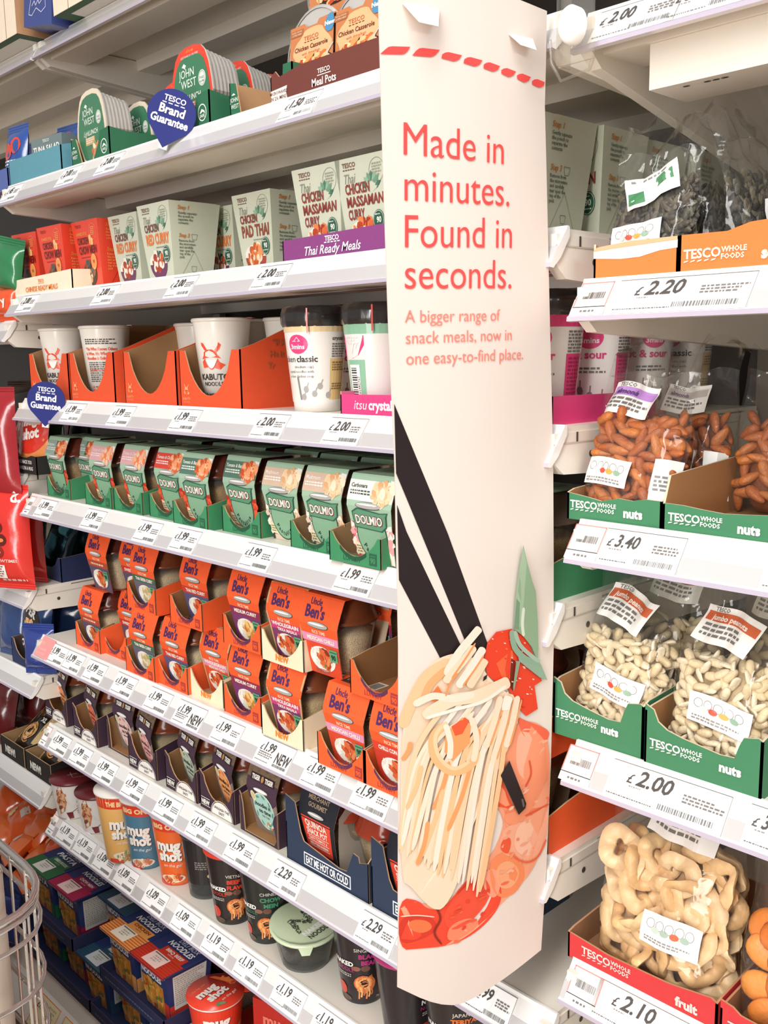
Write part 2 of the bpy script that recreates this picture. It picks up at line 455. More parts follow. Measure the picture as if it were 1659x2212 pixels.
# dashes
dash = [((840, 101), (880, 103), (866, 119), (820, 117)), ((901, 106), (940, 111), (924, 126), (884, 122)), ((954, 116), (986, 123), (972, 136), (943, 129)), ((1000, 127), (1030, 134), (1016, 147), (989, 140)),
        ((1042, 138), (1069, 146), (1056, 158), (1032, 151)), ((1081, 150), (1106, 157), (1092, 169), (1072, 162)), ((1117, 161), (1141, 168), (1128, 180), (1109, 173)), ((1153, 172), (1175, 178), (1164, 190), (1144, 184))]
for d in dash:
    (ax, ay), (bx_, by_), (cx, cy), (dx, dy) = d
    pts = [(dx, dy), (ax-9, ay+(dy-ay)*.35), (ax-3, ay+1), (ax+4, ay), (bx_, by_), (cx+8, cy-(cy-by_)*.35), (cx+2, cy-1), (cx-4, cy)]
    b.face([FB(x, y, .0005) for x, y in pts][::-1], BR, 'banner_card')
def btext(s, p0, p1, ph, size_px, col, bold=0.0):
    """lettering between two baseline points of the photograph, size_px tall capitals"""
    A = FB(*p0); B = FB(*p1); C = FB(p0[0], p0[1]-size_px)
    vs_, fs_, x0, x1 = tx(s, bold, 0.0, 6)
    cap = 0.69
    i = len(b.v)
    for x, y in vs_:
        q = A+(B-A)*((x-x0)/(x1-x0))+(C-A)*(y/cap)
        bow = .006*sin(min(max((q.y+.22)/.22, 0), 1)*pi)
        b.v.append((XB+bow+.0006, q.y, q.z))
    for f in fs_:
        b.f.append(tuple(k+i for k in f)); b.c.append(lin(col)); b.m.append('banner_card'); b.s.append(False)
btext('Made in', (867, 335), (1077, 357), 0, 71, BR, -.004)
btext('minutes.', (869, 434), (1090, 447), 0, 71, BR, -.004)
btext('Found in', (870, 535), (1096, 537), 0, 71, BR, -.004)
btext('seconds.', (870, 624), (1095, 624), 0, 68, BR, -.004)
BR2 = '#f58a78'
btext('A bigger range of', (870, 697), (1069, 693), 0, 27, BR2, -.004)
btext('snack meals, now in', (872, 743), (1096, 735), 0, 27, BR2, -.004)
btext('one easy-to-find place.', (873, 788), (1123, 776), 0, 27, BR2, -.004)
_hh = [.0005]
def ch_(P):
    for _ in range(2): P = [q for i in range(len(P)) for q in ((P[i][0]*.75+P[(i+1) % len(P)][0]*.25, P[i][1]*.75+P[(i+1) % len(P)][1]*.25), (P[i][0]*.25+P[(i+1) % len(P)][0]*.75, P[i][1]*.25+P[(i+1) % len(P)][1]*.75))]
    return [(max(x, 859.5), y) for x, y in P]
def bpoly(pts, col):
    _hh[0] += 1.2e-5
    b.face([FB(x, y, _hh[0]) for x, y in pts], col, 'banner_card')
def bstroke(pts, w, col, n=10, taper=True):
    """a rounded brush stroke through control points (a noodle, a leaf vein)"""
    P = []
    m = len(pts)
    for i in range(n*(m-1)+1):
        k = min(i//n, m-2); t = i/n-k
        p0 = pts[max(k-1, 0)]; p1 = pts[k]; p2 = pts[k+1]; p3 = pts[min(k+2, m-1)]
        P.append(tuple(.5*(2*p1[a]+(p2[a]-p0[a])*t+(2*p0[a]-5*p1[a]+4*p2[a]-p3[a])*t*t+(3*p1[a]-p0[a]-3*p2[a]+p3[a])*t**3) for a in (0, 1)))
    N = len(P); L = []; R_ = []
    for i, (x, y) in enumerate(P):
        a = P[min(i+1, N-1)]; c = P[max(i-1, 0)]; dx, dy = a[0]-c[0], a[1]-c[1]; l = sqrt(dx*dx+dy*dy) or 1
        e = min(i, N-1-i)/(N*.08+.01); k = (min(1, .35+.65*sqrt(max(min(e, 1), 0)))) if taper else 1
        L.append((x-dy/l*w/2*k, y+dx/l*w/2*k)); R_.append((x+dy/l*w/2*k, y-dx/l*w/2*k))
    _hh[0] += 1.2e-5
    for i in range(N-1):
        b.face([FB(*q, _hh[0]) for q in (L[i], L[i+1], R_[i+1], R_[i])], col, 'banner_card')
# chopsticks
STK = '#241a1c'
bpoly([(849, 872), (957, 1150), (905, 1156), (853, 1022)], STK); bpoly([(905, 1156), (957, 1150), (1045, 1395), (1034, 1408), (1000, 1398)], STK)
bpoly([(855, 1090), (874, 1148), (985, 1392), (951, 1437), (859, 1252)], STK)
R8 = random.Random(8)
# prawn, from tail to head
bpoly(ch_([(859, 1940), (915, 1950), (950, 1955), (1000, 1890), (1050, 1845), (1072, 1800), (1080, 1765), (1050, 1720), (1075, 1660), (1098, 1560), (1150, 1555), (1186, 1580), (1187, 1735), (1165, 1850), (1130, 1900), (1075, 1945), (1010, 2010), (955, 2040), (900, 2047), (859, 2052)]), '#f6a582')
for pts, c in (
    ([(859, 1938), (900, 1942), (915, 1960), (945, 1962), (975, 1925), (1010, 1885), (1040, 1868), (1075, 1905), (1072, 1950), (1040, 1990), (1000, 2020), (960, 2038), (900, 2046), (859, 2052)], '#f04a30'),
    ([(859, 1975), (930, 1975), (938, 2005), (900, 2030), (859, 2040)], '#d83a28'),
    ([(880, 1985), (915, 1983), (930, 2000), (905, 2015), (880, 2005)], '#f07848'),
    ([(945, 1965), (1010, 1890), (1035, 1885), (1055, 1925), (1010, 1985), (960, 2010)], '#ee5236'),
    ([(960, 1995), (1000, 1975), (1030, 1985), (990, 2020), (955, 2030)], '#f48a66'),
    ([(1030, 1880), (1060, 1868), (1075, 1900), (1060, 1940), (1035, 1920)], '#f7a184'),
    ([(1045, 1862), (1060, 1842), (1100, 1832), (1135, 1880), (1110, 1925), (1075, 1937), (1052, 1920)], '#f6905f'),
    ([(1058, 1870), (1090, 1850), (1120, 1880), (1100, 1915), (1066, 1915)], '#f8ac80'),
    ([(1068, 1835), (1075, 1790), (1100, 1775), (1150, 1770), (1185, 1740), (1180, 1810), (1165, 1850), (1140, 1859), (1100, 1850)], '#f8b091'),
    ([(1068, 1830), (1078, 1805), (1098, 1806), (1090, 1845)], '#ee5a38'),
    ([(1110, 1775), (1160, 1765), (1178, 1790), (1165, 1835), (1130, 1850), (1100, 1830)], '#fac4a8'),
    ([(1045, 1712), (1062, 1690), (1080, 1640), (1100, 1560), (1150, 1560), (1182, 1580), (1186, 1700), (1140, 1760), (1100, 1782), (1078, 1770), (1085, 1745)], '#f79872'),
    ([(1110, 1570), (1160, 1575), (1180, 1610), (1165, 1650), (1135, 1690), (1105, 1660)], '#fab497'),
    ([(1110, 1545), (1130, 1555), (1186, 1575), (1184, 1595), (1168, 1618), (1140, 1600), (1118, 1580)], '#f3694c'),
    ([(1045, 1710), (1070, 1670), (1090, 1720), (1108, 1750), (1080, 1740), (1060, 1738)], '#ee5434'),
    ([(1150, 1740), (1184, 1715), (1186, 1733), (1152, 1760), (1132, 1758)], '#f47a58')):
    bpoly(ch_(pts), c)
# soft mottling on the shell
for k in range(150):
    x = R8.uniform(862, 1180); y = R8.uniform(1570, 2045)
    tq = (y-1570)/475.0; cx_ = 1140-45*tq-250*max(0, tq-.55)**1.0*1.35
    if abs(x-cx_) > 38 or y > 2030-(x-862)*.05 and x < 960: continue
    w_ = R8.uniform(5, 14); a_ = R8.uniform(-.9, -.2)
    bpoly(ch_([(x-w_*cos(a_), y-w_*sin(a_)), (x+4*sin(a_), y-4*cos(a_)), (x+w_*cos(a_), y+w_*sin(a_)), (x-4*sin(a_), y+4*cos(a_))]), R8.choice(['#f9b899', '#f59a74', '#f08860', '#fac8b0', '#f3a688'] if y < 1880 else ['#ee5a3a', '#f2704a', '#e24428', '#f58a64']))
for pts, w, c in (([(935, 1958), (942, 1980), (930, 2010), (945, 2035)], 4, '#8e2a1c'), ([(1138, 1640), (1142, 1670), (1128, 1698)], 4, '#e05a3c'), ([(1100, 1846), (1130, 1860), (1160, 1848), (1178, 1812)], 4, '#ea6a48'),
                  ([(1128, 1760), (1150, 1752), (1184, 1736)], 4, '#e4603e'), ([(975, 1925), (1010, 1885), (1035, 1870)], 4, '#d23e22'), ([(862, 1978), (895, 1974), (930, 1976)], 2.5, '#ffd9c4')):
    bstroke(pts, w, c, 6)
# red sauce and roe
bpoly([(1033, 1420), (1040, 1385), (1060, 1362), (1095, 1356), (1130, 1375), (1150, 1420), (1168, 1470), (1150, 1480), (1158, 1530), (1130, 1545), (1105, 1520), (1085, 1480), (1060, 1470), (1040, 1455)], '#ee4224')
bpoly([(1060, 1430), (1098, 1400), (1100, 1460), (1075, 1465)], '#f4693c')
bpoly([(1094, 1420), (1104, 1425), (1098, 1490), (1090, 1480)], '#7a2414')
R7 = random.Random(7)
for k in range(60):
    x = R7.uniform(1042, 1150); y = R7.uniform(1360, 1525)
    if y > 1420 and x < 1090: continue
    w = R7.uniform(2, 6); bpoly([(x, y), (x+w, y+1), (x+w*1.2, y+3.5), (x+1, y+3)], R7.choice(['#ffd8c8', '#ffe9e0', '#f88a5c', '#d83418']))
# noodles: pale strands with darker gaps between
bpoly(ch_([(905, 1475), (918, 1430), (950, 1412), (985, 1405), (1020, 1425), (1042, 1460), (1078, 1492), (1108, 1500), (1098, 1590), (1062, 1660), (1050, 1690), (1000, 1790), (985, 1880), (950, 1958), (925, 1960), (900, 1935), (880, 1910), (861, 1900), (861, 1560), (885, 1520)]), '#f7dcc0')
gap = ['#f2b27c', '#f0a468', '#f6c694', '#eea06a']
bstroke([(960, 1425), (915, 1455), (885, 1510), (863, 1570)], 22, '#f6c79a')
bstroke([(955, 1440), (920, 1475), (905, 1515)], 16, '#f0b079')
bpoly([(912, 1510), (935, 1478), (948, 1500), (930, 1512)], '#ee7a40')
for k in range(26):
    x = 868+k*7.2; s0 = R7.uniform(-6, 6)
    top = (min(x+95+s0, 1085), 1500+R7.uniform(-10, 60)); mid = (x+40+s0*.5-20, 1640+R7.uniform(-20, 20)); bot = (max(x-25, 861)+R7.uniform(-3, 3), min(1830+k*4, 1950)+R7.uniform(-25, 5))
    bstroke([top, mid, bot], R7.uniform(6, 12), R7.choice(['#f9e6d0', '#f6d3ac', '#fbeadb', '#f4c796', '#f8dcc0']), 8)
for x0, y0, x1, y1 in ((902, 1650, 872, 1745), (958, 1640, 925, 1745), (880, 1600, 863, 1640), (945, 1700, 900, 1850), (1005, 1640, 955, 1790), (915, 1770, 893, 1865), (1020, 1570, 1000, 1660)):
    bstroke([(x0, y0), ((x0+x1)/2+4, (y0+y1)/2), (x1, y1)], 9, R7.choice(gap), 6)
bstroke([(948, 1560), (925, 1590), (930, 1635), (965, 1662), (1005, 1645), (1015, 1610)], 17, '#f5bd86')
bstroke([(952, 1555), (930, 1585), (936, 1628), (966, 1655), (1000, 1640)], 8, '#f8d3a8')
bpoly([(950, 1580), (985, 1545), (1003, 1560), (1000, 1600), (965, 1640), (948, 1620)], '#f3a266')
bpoly([(962, 1565), (990, 1545), (1000, 1552), (985, 1580), (970, 1585)], '#ea5c34')
bstroke([(950, 1560), (960, 1600), (958, 1635)], 12, '#fbe9d8')
bstroke([(1003, 1545), (1015, 1590), (1008, 1640)], 13, '#fae3ca')
for x0, y0, x1, y1 in ((1090, 1500, 1050, 1640), (1108, 1500, 1080, 1610), (1068, 1500, 1035, 1610)):
    bstroke([(x0, y0), ((x0+x1)/2, (y0+y1)/2+5), (x1, y1)], 14, '#fae2c8'); bstroke([(x0+9, y0+8), ((x0+x1)/2+9, (y0+y1)/2+5), (x1+9, y1-4)], 4, '#f0a468')
bstroke([(905, 1545), (960, 1510), (1010, 1500), (1060, 1480), (1088, 1468)], 26, '#f9ddc0')
bstroke([(910, 1548), (970, 1528), (1030, 1510), (1080, 1478)], 7, '#fdf0e2')
bstroke([(885, 1520), (925, 1500), (965, 1505), (1010, 1495)], 15, '#fbe6d2')
for a_, c_ in ((( (950, 1455), (975, 1410), (1005, 1372), (1022, 1352)), '#fbe8d6'), (((948, 1470), (985, 1425), (1010, 1392)), '#f9dcc0'), (((975, 1480), (1005, 1435), (1030, 1395)), '#fbeadc'), (((998, 1480), (1020, 1445), (1034, 1420)), '#f8d8b8')):
    bstroke(a_, 17, c_)
for a_ in (((962, 1462), (990, 1420), (1012, 1385)), ((985, 1478), (1012, 1440), (1030, 1412)), ((950, 1500), (960, 1470), (975, 1450))):
    bstroke(a_, 4, '#ee9a5e', 6)
bpoly([(1030, 1458), (1038, 1452), (1036, 1462), (1028, 1468)], STK)
bstroke([(1088, 1500), (1080, 1520), (1080, 1530)], 18, '#fdf2e6')
# lower chopstick tip
bpoly([(1068, 1670), (1088, 1638), (1128, 1732), (1126, 1742), (1110, 1756)], STK)
bpoly([(1116, 1722), (1121, 1722), (1124, 1738), (1120, 1740)], '#6d5f60')
# spring onion leaf
bpoly([(1120, 1175), (1130, 1215), (1142, 1255), (1150, 1275), (1155, 1340), (1157, 1400), (1155, 1425), (1140, 1395), (1120, 1372), (1098, 1355), (1102, 1290), (1110, 1230)], '#93b291')
bpoly([(1120, 1180), (1128, 1215), (1122, 1290), (1116, 1350), (1098, 1355), (1102, 1290), (1110, 1230)], '#a9c2a4')
bpoly([(1104, 1290), (1112, 1300), (1110, 1358), (1098, 1355)], '#7b9c7e')
bstroke([(1121, 1310), (1118, 1345), (1121, 1372)], 7, '#dfe9d8', 6)
bstroke([(1093, 1358), (1100, 1395), (1125, 1420), (1160, 1432)], 13, '#8fb09a')
bstroke([(1100, 1360), (1112, 1390), (1140, 1415), (1160, 1428)], 9, '#a8c2ae')
bpoly([(1108, 1415), (1162, 1432), (1178, 1468), (1160, 1462), (1110, 1425)], '#93b29c')
bpoly([(1104, 1425), (1113, 1425), (1098, 1490), (1096, 1480)], '#8aa88c')
child(b, 'printed_sheet', ban)
# the two flaps cut out of the sheet
FX = lambda px, py, off: atx(px, py, XB+off)
for pts in (((869, 7), (886, 8), (931, 21), (949, 22), (947, 57), (906, 48)), ((1094, 70), (1104, 73), (1137, 83), (1151, 84), (1159, 108), (1125, 97))):
    b = MB()
    offs = (.003, .004, .004, .006, .016, .015)
    P_ = [FX(x, y, o_) for (x, y), o_ in zip(pts, offs)]
    b.face(P_, '#fffaf4', 'banner_card'); b.face([p-Vector((.0006, 0, .0)) for p in reversed(P_)], '#f4ebe2', 'banner_card')
    child(b, 'punched_flap', ban)
# clear clip that grips the banner on the shelf rail
cl = thing('banner_clip', 'clear plastic clip with a white oval button gripping the rail at the banner top', 'clip', tuple(at(1238, 55, -.02)))
b = MB(); b.box(-.016, .018, .004, .007, -.03, .03, '#f4f2ee', 'pot_wall'); b.box(-.018, -.016, .0, .02, -.03, .03, '#f4f2ee', 'pot_wall'); b.build('clip_plate', cl)
A_ = Matrix.Rotation(radians(90), 4, 'X')
b = MB(); b.lathe([(0, .012), (.006, .0115), (.010, .009), (.012, .005), (.012, -.004)], '#fffdf8', 'plastic', 24, axis=Matrix.Diagonal((1, 1, 1.35, 1)) @ A_); b.build('button', cl)
b = MB(); b.tube([(-.022, -.004, -.008), (-.02, -.004, -.028), (-.008, -.006, -.046), (.022, -.006, -.042), (.026, -.006, -.032)], .0016, '#eeebe6', 'pot_wall'); b.build('wire_hook', cl)
b = MB(); b.tube([(-.05, -.03, .045), (-.015, -.004, .03), (.012, -.002, .034)], .0022, '#f4f2ee', 'pot_wall'); b.build('clip_arm', cl)
# ------------------------------------------------------------------ shelf edge price tickets
RU = Vector((0, .0245, .0335)).normalized(); RN = Vector((0, -RU.z, RU.y))
def rail_spot(x, key): return Vector((x, .0008, LIP[key]+.0050))+RN*.0011
def ticket(key, px, py, price, where, w=.068, new=False, lines=3, note=False, seed=1, label=None):
    """px,py: lower left corner of the ticket in the photograph, on the shelf rail"""
    x = at(px, py, 0.004).x
    zl = LIP[key]
    nm = ('price', price, round(w, 3), new, lines, seed % 4)
    def make():
        b = MB(); F = frame((0, 0, 0), (1, 0, 0), tuple(RU)); H = .0375
        P = 'paper'
        b.panel(F, [(0, 0), (w, 0), (w, H), (0, H)], .0006, '#fbfaf8', '#fbfaf8', mat=P)
        b.rect(F, 0, H-.0006, w, H, '#55504e', P); b.rect(F, w-.0006, 0, w, H, '#8a8684', P)
        big = w > .1
        s = .0185 if not big else .0215
        x0 = .005 if not big else .02
        b.text(F, '£', x0, H-.0185, s*.62, '#4a4644', P, 'l', .95, .01, .2)
        b.text(F, price, x0+s*.47, H-.0185, s, '#4a4644', P, 'l', .80 if not big else 1.0, .022, .22)
        u1 = w*.64
        b.small(F, x0+.004, x0+.018, H-.022, 1, .0022, '#8d8886', seed)
        b.small(F, .003, w*.5, .0035, 1, .002, '#6e6a68', seed+3)
        if not new:
            b.rect(F, u1-.004, .012, u1-.0036, H-.004, '#e6e3e0', P)
            b.small(F, u1, w-.003, H-.0135, lines, .0032, '#77726f', seed+1)
            b.bars(F, w*.47, .004, w*.93, .0095, '#777777', seed+2)
        else:
            b.text(F, 'NEW', w*.56, .0085, .022, '#4a4644', P, 'l', .62, .02, .12)
            b.small(F, .006, w*.5, .0155, 3, .003, '#77726f', seed+1)
            b.bars(F, w*.55, .003, w*.93, .007, '#777777', seed+2)
        if note:
            pass
        return b.mesh('price_ticket')
    o = put('price_ticket', cached(nm, make))
    o.location = rail_spot(x, key)
    tag(o, label or ('price ticket reading £%s %s' % (price, where)), 'price ticket', 'shelf edge price tickets')
    return o
def ident(key, px, py, where, w=.036):
    x = at(px, py, .004).x
    def make():
        b = MB(); F = frame((0, 0, 0), (1, 0, 0), tuple(RU)); H = .0375
        b.panel(F, [(0, 0), (w, 0), (w, H), (0, H)], .0006, '#fbfaf8', '#fbfaf8', mat='paper')
        for r in ((0, H-.0012, w, H), (0, .010, .0012, H), (w-.0012, .010, w, H)): b.rect(F, *r, '#e98a80', 'paper')
        b.rect(F, 0, .0085, w, .0095, '#4a4644', 'paper'); b.bars(F, w*.2, .018, w*.85, .026, '#4a4644', 5); b.small(F, w*.28, w*.75, .003, 1, .004, '#77726f', 4)
        return b.mesh('shelf_code_ticket')
    o = put('shelf_code_ticket', cached(('ident', round(w, 3)), make))
    o.location = rail_spot(x, key)
    tag(o, 'red-edged barcode ticket '+where, 'shelf ticket', 'shelf code tickets')
LIP.update(R0=1.715, R1=1.476, R2=1.242, R3=1.009, R4=.762)
for i, a in enumerate((
    ('S2', 0, 440, '1.45', 'under the teal tuna tray'), ('S2', 120, 400, '2.00', 'under the small tinned lunch in its green tray'), ('S2', 205, 378, '2.00', 'left of the blue teardrop sign on the tinned lunch shelf'), ('S2', 600, 268, '1.50', 'under the brown casserole tray'),
    ('S3', 35, 676, '2.00', 'below the cream carton tray of red boxes'), ('S3', 198, 664, '2.00', 'below the pair of red curry cartons'), ('S3', 356, 652, '2.00', 'just left of below the pad thai carton'), ('S3', 542, 632, '2.00', 'below the purple tray of sage cartons'),
    ('S4', 132, 918, '1.99', 'beside the blue teardrop sign on the noodle cup shelf'), ('S4', 232, 920, '1.99', 'below the second orange noodle cup tray'), ('S4', 365, 931, '1.99', 'below the empty orange tray'), ('S4', 541, 945, '2.00', 'below the chicken noodle cup with black wrapped lid'), ('S4', 696, 959, '2.00', 'below the pink cup tray'),
    ('S5', 75, 1120, '1.99', 'first along the pasta pot rail'), ('S5', 175, 1147, '1.99', 'second along the pasta pot rail'), ('S5', 288, 1172, '1.99', 'third along the pasta pot rail'), ('S5', 366, 1189, '1.99', 'fourth along the pasta pot rail'), ('S5', 517, 1229, '1.99', 'below the pasta pot standing without a tray'), ('S5', 721, 1285, '1.99', 'below the carbonara pot'),
    ('S6', 100, 1432, '1.99', 'partly covered by the pink slip'), ('S6', 134, 1448, '1.99', 'second along the rice pot rail'), ('S6', 179, 1469, '1.99', 'third along the rice pot rail'), ('S6', 240, 1498, '1.99', 'fourth along the rice pot rail'), ('S6', 311, 1530, '1.99', 'below the red curry rice pot'),
    ('S6', 455, 1598, '1.99', 'between the two NEW tickets'), ('S6', 650, 1692, '1.99', 'below the lower chilli rice pot'), ('S6', 755, 1743, '1.99', 'last before the banner on the rice pot rail'),
    ('S7', 107, 1622, '1.99', 'first along the purple tray rail'), ('S7', 150, 1648, '1.99', 'second along the purple tray rail'), ('S7', 202, 1678, '1.99', 'third along the purple tray rail'), ('S7', 262, 1712, '1.99', 'fourth along the purple tray rail'), ('S7', 332, 1754, '1.99', 'above the orange cup'), ('S7', 402, 1800, '1.99', 'above the red and black noodle cup'), ('S7', 484, 1850, '1.99', 'above the green and black noodle cup'), ('S7', 580, 1912, '2.29', 'over the pot with the pale green lid'), ('S7', 767, 2028, '2.29', 'last before the banner on the purple tray rail'),
    ('S8', 122, 1818, '1.19', 'first along the lowest rail'), ('S8', 159, 1846, '1.19', 'second along the lowest rail'), ('S8', 201, 1876, '1.09', 'third along the lowest rail'), ('S8', 246, 1910, '1.09', 'fourth along the lowest rail'), ('S8', 307, 1957, '1.09', 'fifth along the lowest rail'), ('S8', 370, 2005, '1.09', 'right above the red flapped blue carton'),
    ('S8', 436, 2057, '1.19', 'sixth from the banner along the lowest rail'), ('S8', 505, 2110, '1.19', 'above the red foil cup lid'), ('S8', 585, 2172, '1.19', 'last but one in view on the lowest rail'), ('S8', 670, 2240, '1.19', 'at the picture edge on the lowest rail'))):
    ticket(*a, seed=i)
ticket('S6', 373, 1560, '1.99', 'with a big NEW, under the lower cream rice tray', new=True, seed=31, w=.078)
ticket('S6', 550, 1645, '1.99', 'with a big NEW, beneath the cream trays with two tiers', new=True, seed=32, w=.078)
ticket('S7', 1000, 2190, '1.99', 'under the cream tray peeping past the banner foot', seed=34)
ident('S5', 52, 1112, 'first on the pasta pot rail', .024); ident('S7', 88, 1610, 'at the far end of the purple tray rail', .024); ident('S8', 103, 1806, 'at the far end of the lowest rail', .026)
for i, a in enumerate((('R0', 1274, 93, '2.00', 'beside the clear banner clip', .085), ('R0', 1436, 68, '2.00', 'second on the rail above the seeds', .085), ('R1', 1318, 688, '2.20', 'under the orange seed trays', .132), ('R2', 1290, 1235, '3.40', 'under the green almond tray', .085),
    ('R2', 1640, 1290, '2.90', 'cut off by the picture edge on the almond rail', .085), ('R3', 1305, 1735, '2.00', 'under the peanut trays', .125), ('R3', 1600, 1850, '3.00', 'right of the wide peanut price ticket', .10), ('R4', 1275, 2212, '2.10', 'under the red apple ring tray', .125))):
    ticket(*a[:5], w=a[5], seed=40+i)
ident('R1', 1235, 697, 'left of the seed price'); ident('R2', 1222, 1218, 'left of the almond price'); ident('R3', 1210, 1693, 'left of the peanut price'); ident('R4', 1222, 2172, 'left of the dried apple price')
# pink slip on the rice shelf rail
b = MB(); F = frame((0, 0, 0), (1, 0, 0), tuple(RU)); b.panel(F, [(0, .002), (.055, .001), (.054, .041), (.002, .043)], .0006, '#f39a98', '#f39a98', mat='paper')
b.text(F, 'Sorry', .004, .028, .008, '#fbd9d4', 'paper', 'l'); b.text(F, 'Temporarily', .006, .016, .0065, '#fbd9d4', 'paper', 'l'); b.text(F, 'out of stock', .006, .007, .0065, '#fbd9d4', 'paper', 'l')
o = b.build('stock_slip'); o.location = rail_spot(at(73, 1418, 0).x, 'S6')+RN*.0009; tag(o, 'pink paper slip covering the end of the rice pot rail', 'slip')
# blue teardrop signs
def drop(px, py, key, label, rz, tilt):
    x = at(px, py, -.006).x
    t = thing('teardrop_sign', label, 'sign', (x, -.006, at(px, py, -.006).z), rz, 'blue teardrop guarantee signs', ry=tilt)
    b = MB(); F = frame((0, 0, 0), (1, 0, 0), (0, 0, 1)); pts = [(0, 0)]
    R_ = .0335; cz = .0465
    for i in range(25):
        a = radians(-38)+radians(256)*i/24; pts.append((R_*cos(a)*1.05, cz+R_*sin(a)))
    b.panel(F, pts, .0012, '#2a3072', '#2a3072', mat='sign_board')
    b.text(F, 'TESCO', 0, .0625, .0105, '#f6f4fa', 'sign_board', bold=.02); b.line(F, [(-.017, .0595), (-.011, .0595)], .0014, '#f6f4fa', 'sign_board'); b.line(F, [(-.008, .0595), (-.002, .0595)], .0014, '#f6f4fa', 'sign_board'); b.line(F, [(.001, .0595), (.007, .0595)], .0014, '#f6f4fa', 'sign_board'); b.line(F, [(.010, .0595), (.016, .0595)], .0014, '#f6f4fa', 'sign_board')
    b.text(F, 'Brand', 0, .0455, .0165, '#f6f4fa', 'sign_board', bold=.03, sx=.98); b.text(F, 'Guarantee', 0, .0315, .0155, '#f6f4fa', 'sign_board', bold=.03, sx=.84)
    b.build('sign_face', t)
    b = MB(); b.box(-.006, .006, .0016, .006, -.002, .03, '#efece8', 'plastic'); b.build('mount', t)
drop(350, 318, 'S2', 'blue teardrop sign on the tinned lunch shelf, tilted', .72, radians(20))
drop(97, 921, 'S4', 'blue teardrop sign at the far end of the noodle cup shelf', .72, radians(7))
# ================================================================== general packaging builders
def chaikin(P, n=2):
    for _ in range(n):
        Q = []
        for i in range(len(P)):
            a, c = P[i], P[(i+1) % len(P)]
            Q += [(a[0]*.75+c[0]*.25, a[1]*.75+c[1]*.25), (a[0]*.25+c[0]*.75, a[1]*.25+c[1]*.75)]
        P = Q
    return P
def arc(u0, v0, u1, v1, dip, n=10):
    """points of a U cut between two rim points, dip deep"""
    return [(u0+(u1-u0)*i/n, v0+(v1-v0)*i/n-dip*(sin(pi*i/n)**.6)) for i in range(n+1)]
def tray_mesh(w, d, front, side, hb, co, ci='#b08a62', t=.0018, art=None, art_r=None, mat='card', ce=None):
    """open display tray; front outline [(u,v)] from bottom left round, u in 0..w; side outline [(y,z)] starting front bottom"""
    b = MB()
    F = frame((-w/2, 0, 0), (1, 0, 0), (0, 0, 1))
    b.panel(F, front, t, co, ci, ce or '#c8a57c', mat)
    R_ = frame((w/2, 0, 0), (0, 1, 0), (0, 0, 1)); b.panel(R_, side, t, co, ci, ce or '#c8a57c', mat)
    L_ = frame((-w/2+t, 0, 0), (0, 1, 0), (0, 0, 1)); b.panel(L_, side, t, ci, co, ce or '#c8a57c', mat)
    b.box(-w/2+t, w/2-t, t, d-t, 0.0002, t, ci, mat)
    B_ = frame((-w/2, d, 0), (1, 0, 0), (0, 0, 1)); b.panel(B_, [(0, 0), (w, 0), (w, hb), (0, hb)], t, ci, co, ce or '#c8a57c', mat)
    if art: art(b, lambda u, v, h=0: F(u, v, h))
    if art_r: art_r(b, R_)
    return b
def tray(key, make, label, x, y, z, rz=0.0, group=None, name='display_tray'):
    me = cached(('tray', key), lambda: make().mesh(name))
    o = put(name, me); o.location = (x, y, z); o.rotation_euler.z = rz
    return tag(o, label, 'display tray', group)
def cupmap(r0, r1, h, a0=-pi/2):
    """map printing round a tapering cup: u metres round the middle, v up"""
    rm = (r0+r1)/2
    def F(u, v, hh=0.0):
        r = r0+(r1-r0)*v/h+hh; a = a0+u/rm
        return Vector((r*cos(a), r*sin(a), v))
    return F
# ------------------------------------------------------------------ ready meal cartons
def carton_mesh(wt, wb, h, base, front, right, top='#d5d6c6'):
    b = MB(); t, s_ = wt/2, wb/2
    p = [(-s_, -s_, 0), (s_, -s_, 0), (s_, s_, 0), (-s_, s_, 0), (-t, -t, h), (t, -t, h), (t, t, h), (-t, t, h)]
    b.hexa(p, base, 'gloss', [base, base, base, base, base, top])
    k = lambda v: s_+(t-s_)*v/h
    n = Vector((0, -h, (t-s_)*-1)).normalized(); nr = Vector((h, 0, -(t-s_))).normalized()
    Ff = lambda u, v, hh=0: Vector((u*k(v)/t, -k(v), v))+n*hh
    Fr = lambda u, v, hh=0: Vector((k(v), u*k(v)/t, v))+nr*hh
    front(b, Ff); right(b, Fr)
    # folded closing flap across the top
    b.box(-t*.96, t*.96, -t*.5, t*.9, h, h+.0012, top, 'gloss')
    b.line(Fr, [(-.035, .0), (0, .045), (.035, .0)], .0008, '#a8ab98' if base != '#ea4a34' else '#b8301f', 'gloss', .0004)
    return b
STEPS = [('Step 1', ['Gently squeeze', 'the pouch to', 'separate the', 'contents']), ('Step 3', ['Remove from', 'the microwave', 'and carefully', 'tear open the', 'top of the', 'pack'])]
def steps(c1, c2):
    def art(b, F):
        for k, (hd, ls) in enumerate(STEPS):
            v = .106-k*.041
            b.text(F, hd, -.032, v, .0085, c1, 'gloss', 'l', bold=.02, shear=.25)
            for i, l in enumerate(ls): b.text(F, l, -.032, v-.0068-i*.0049, .0052, c2, 'gloss', 'l', sx=1.1, bold=.02, res=1)
        for v in (.070, .022): b.line(F, [(-.006, v), (-.004, v-.008), (.004, v-.008), (.006, v), (-.006, v)], .0005, c2, 'gloss')
    return art
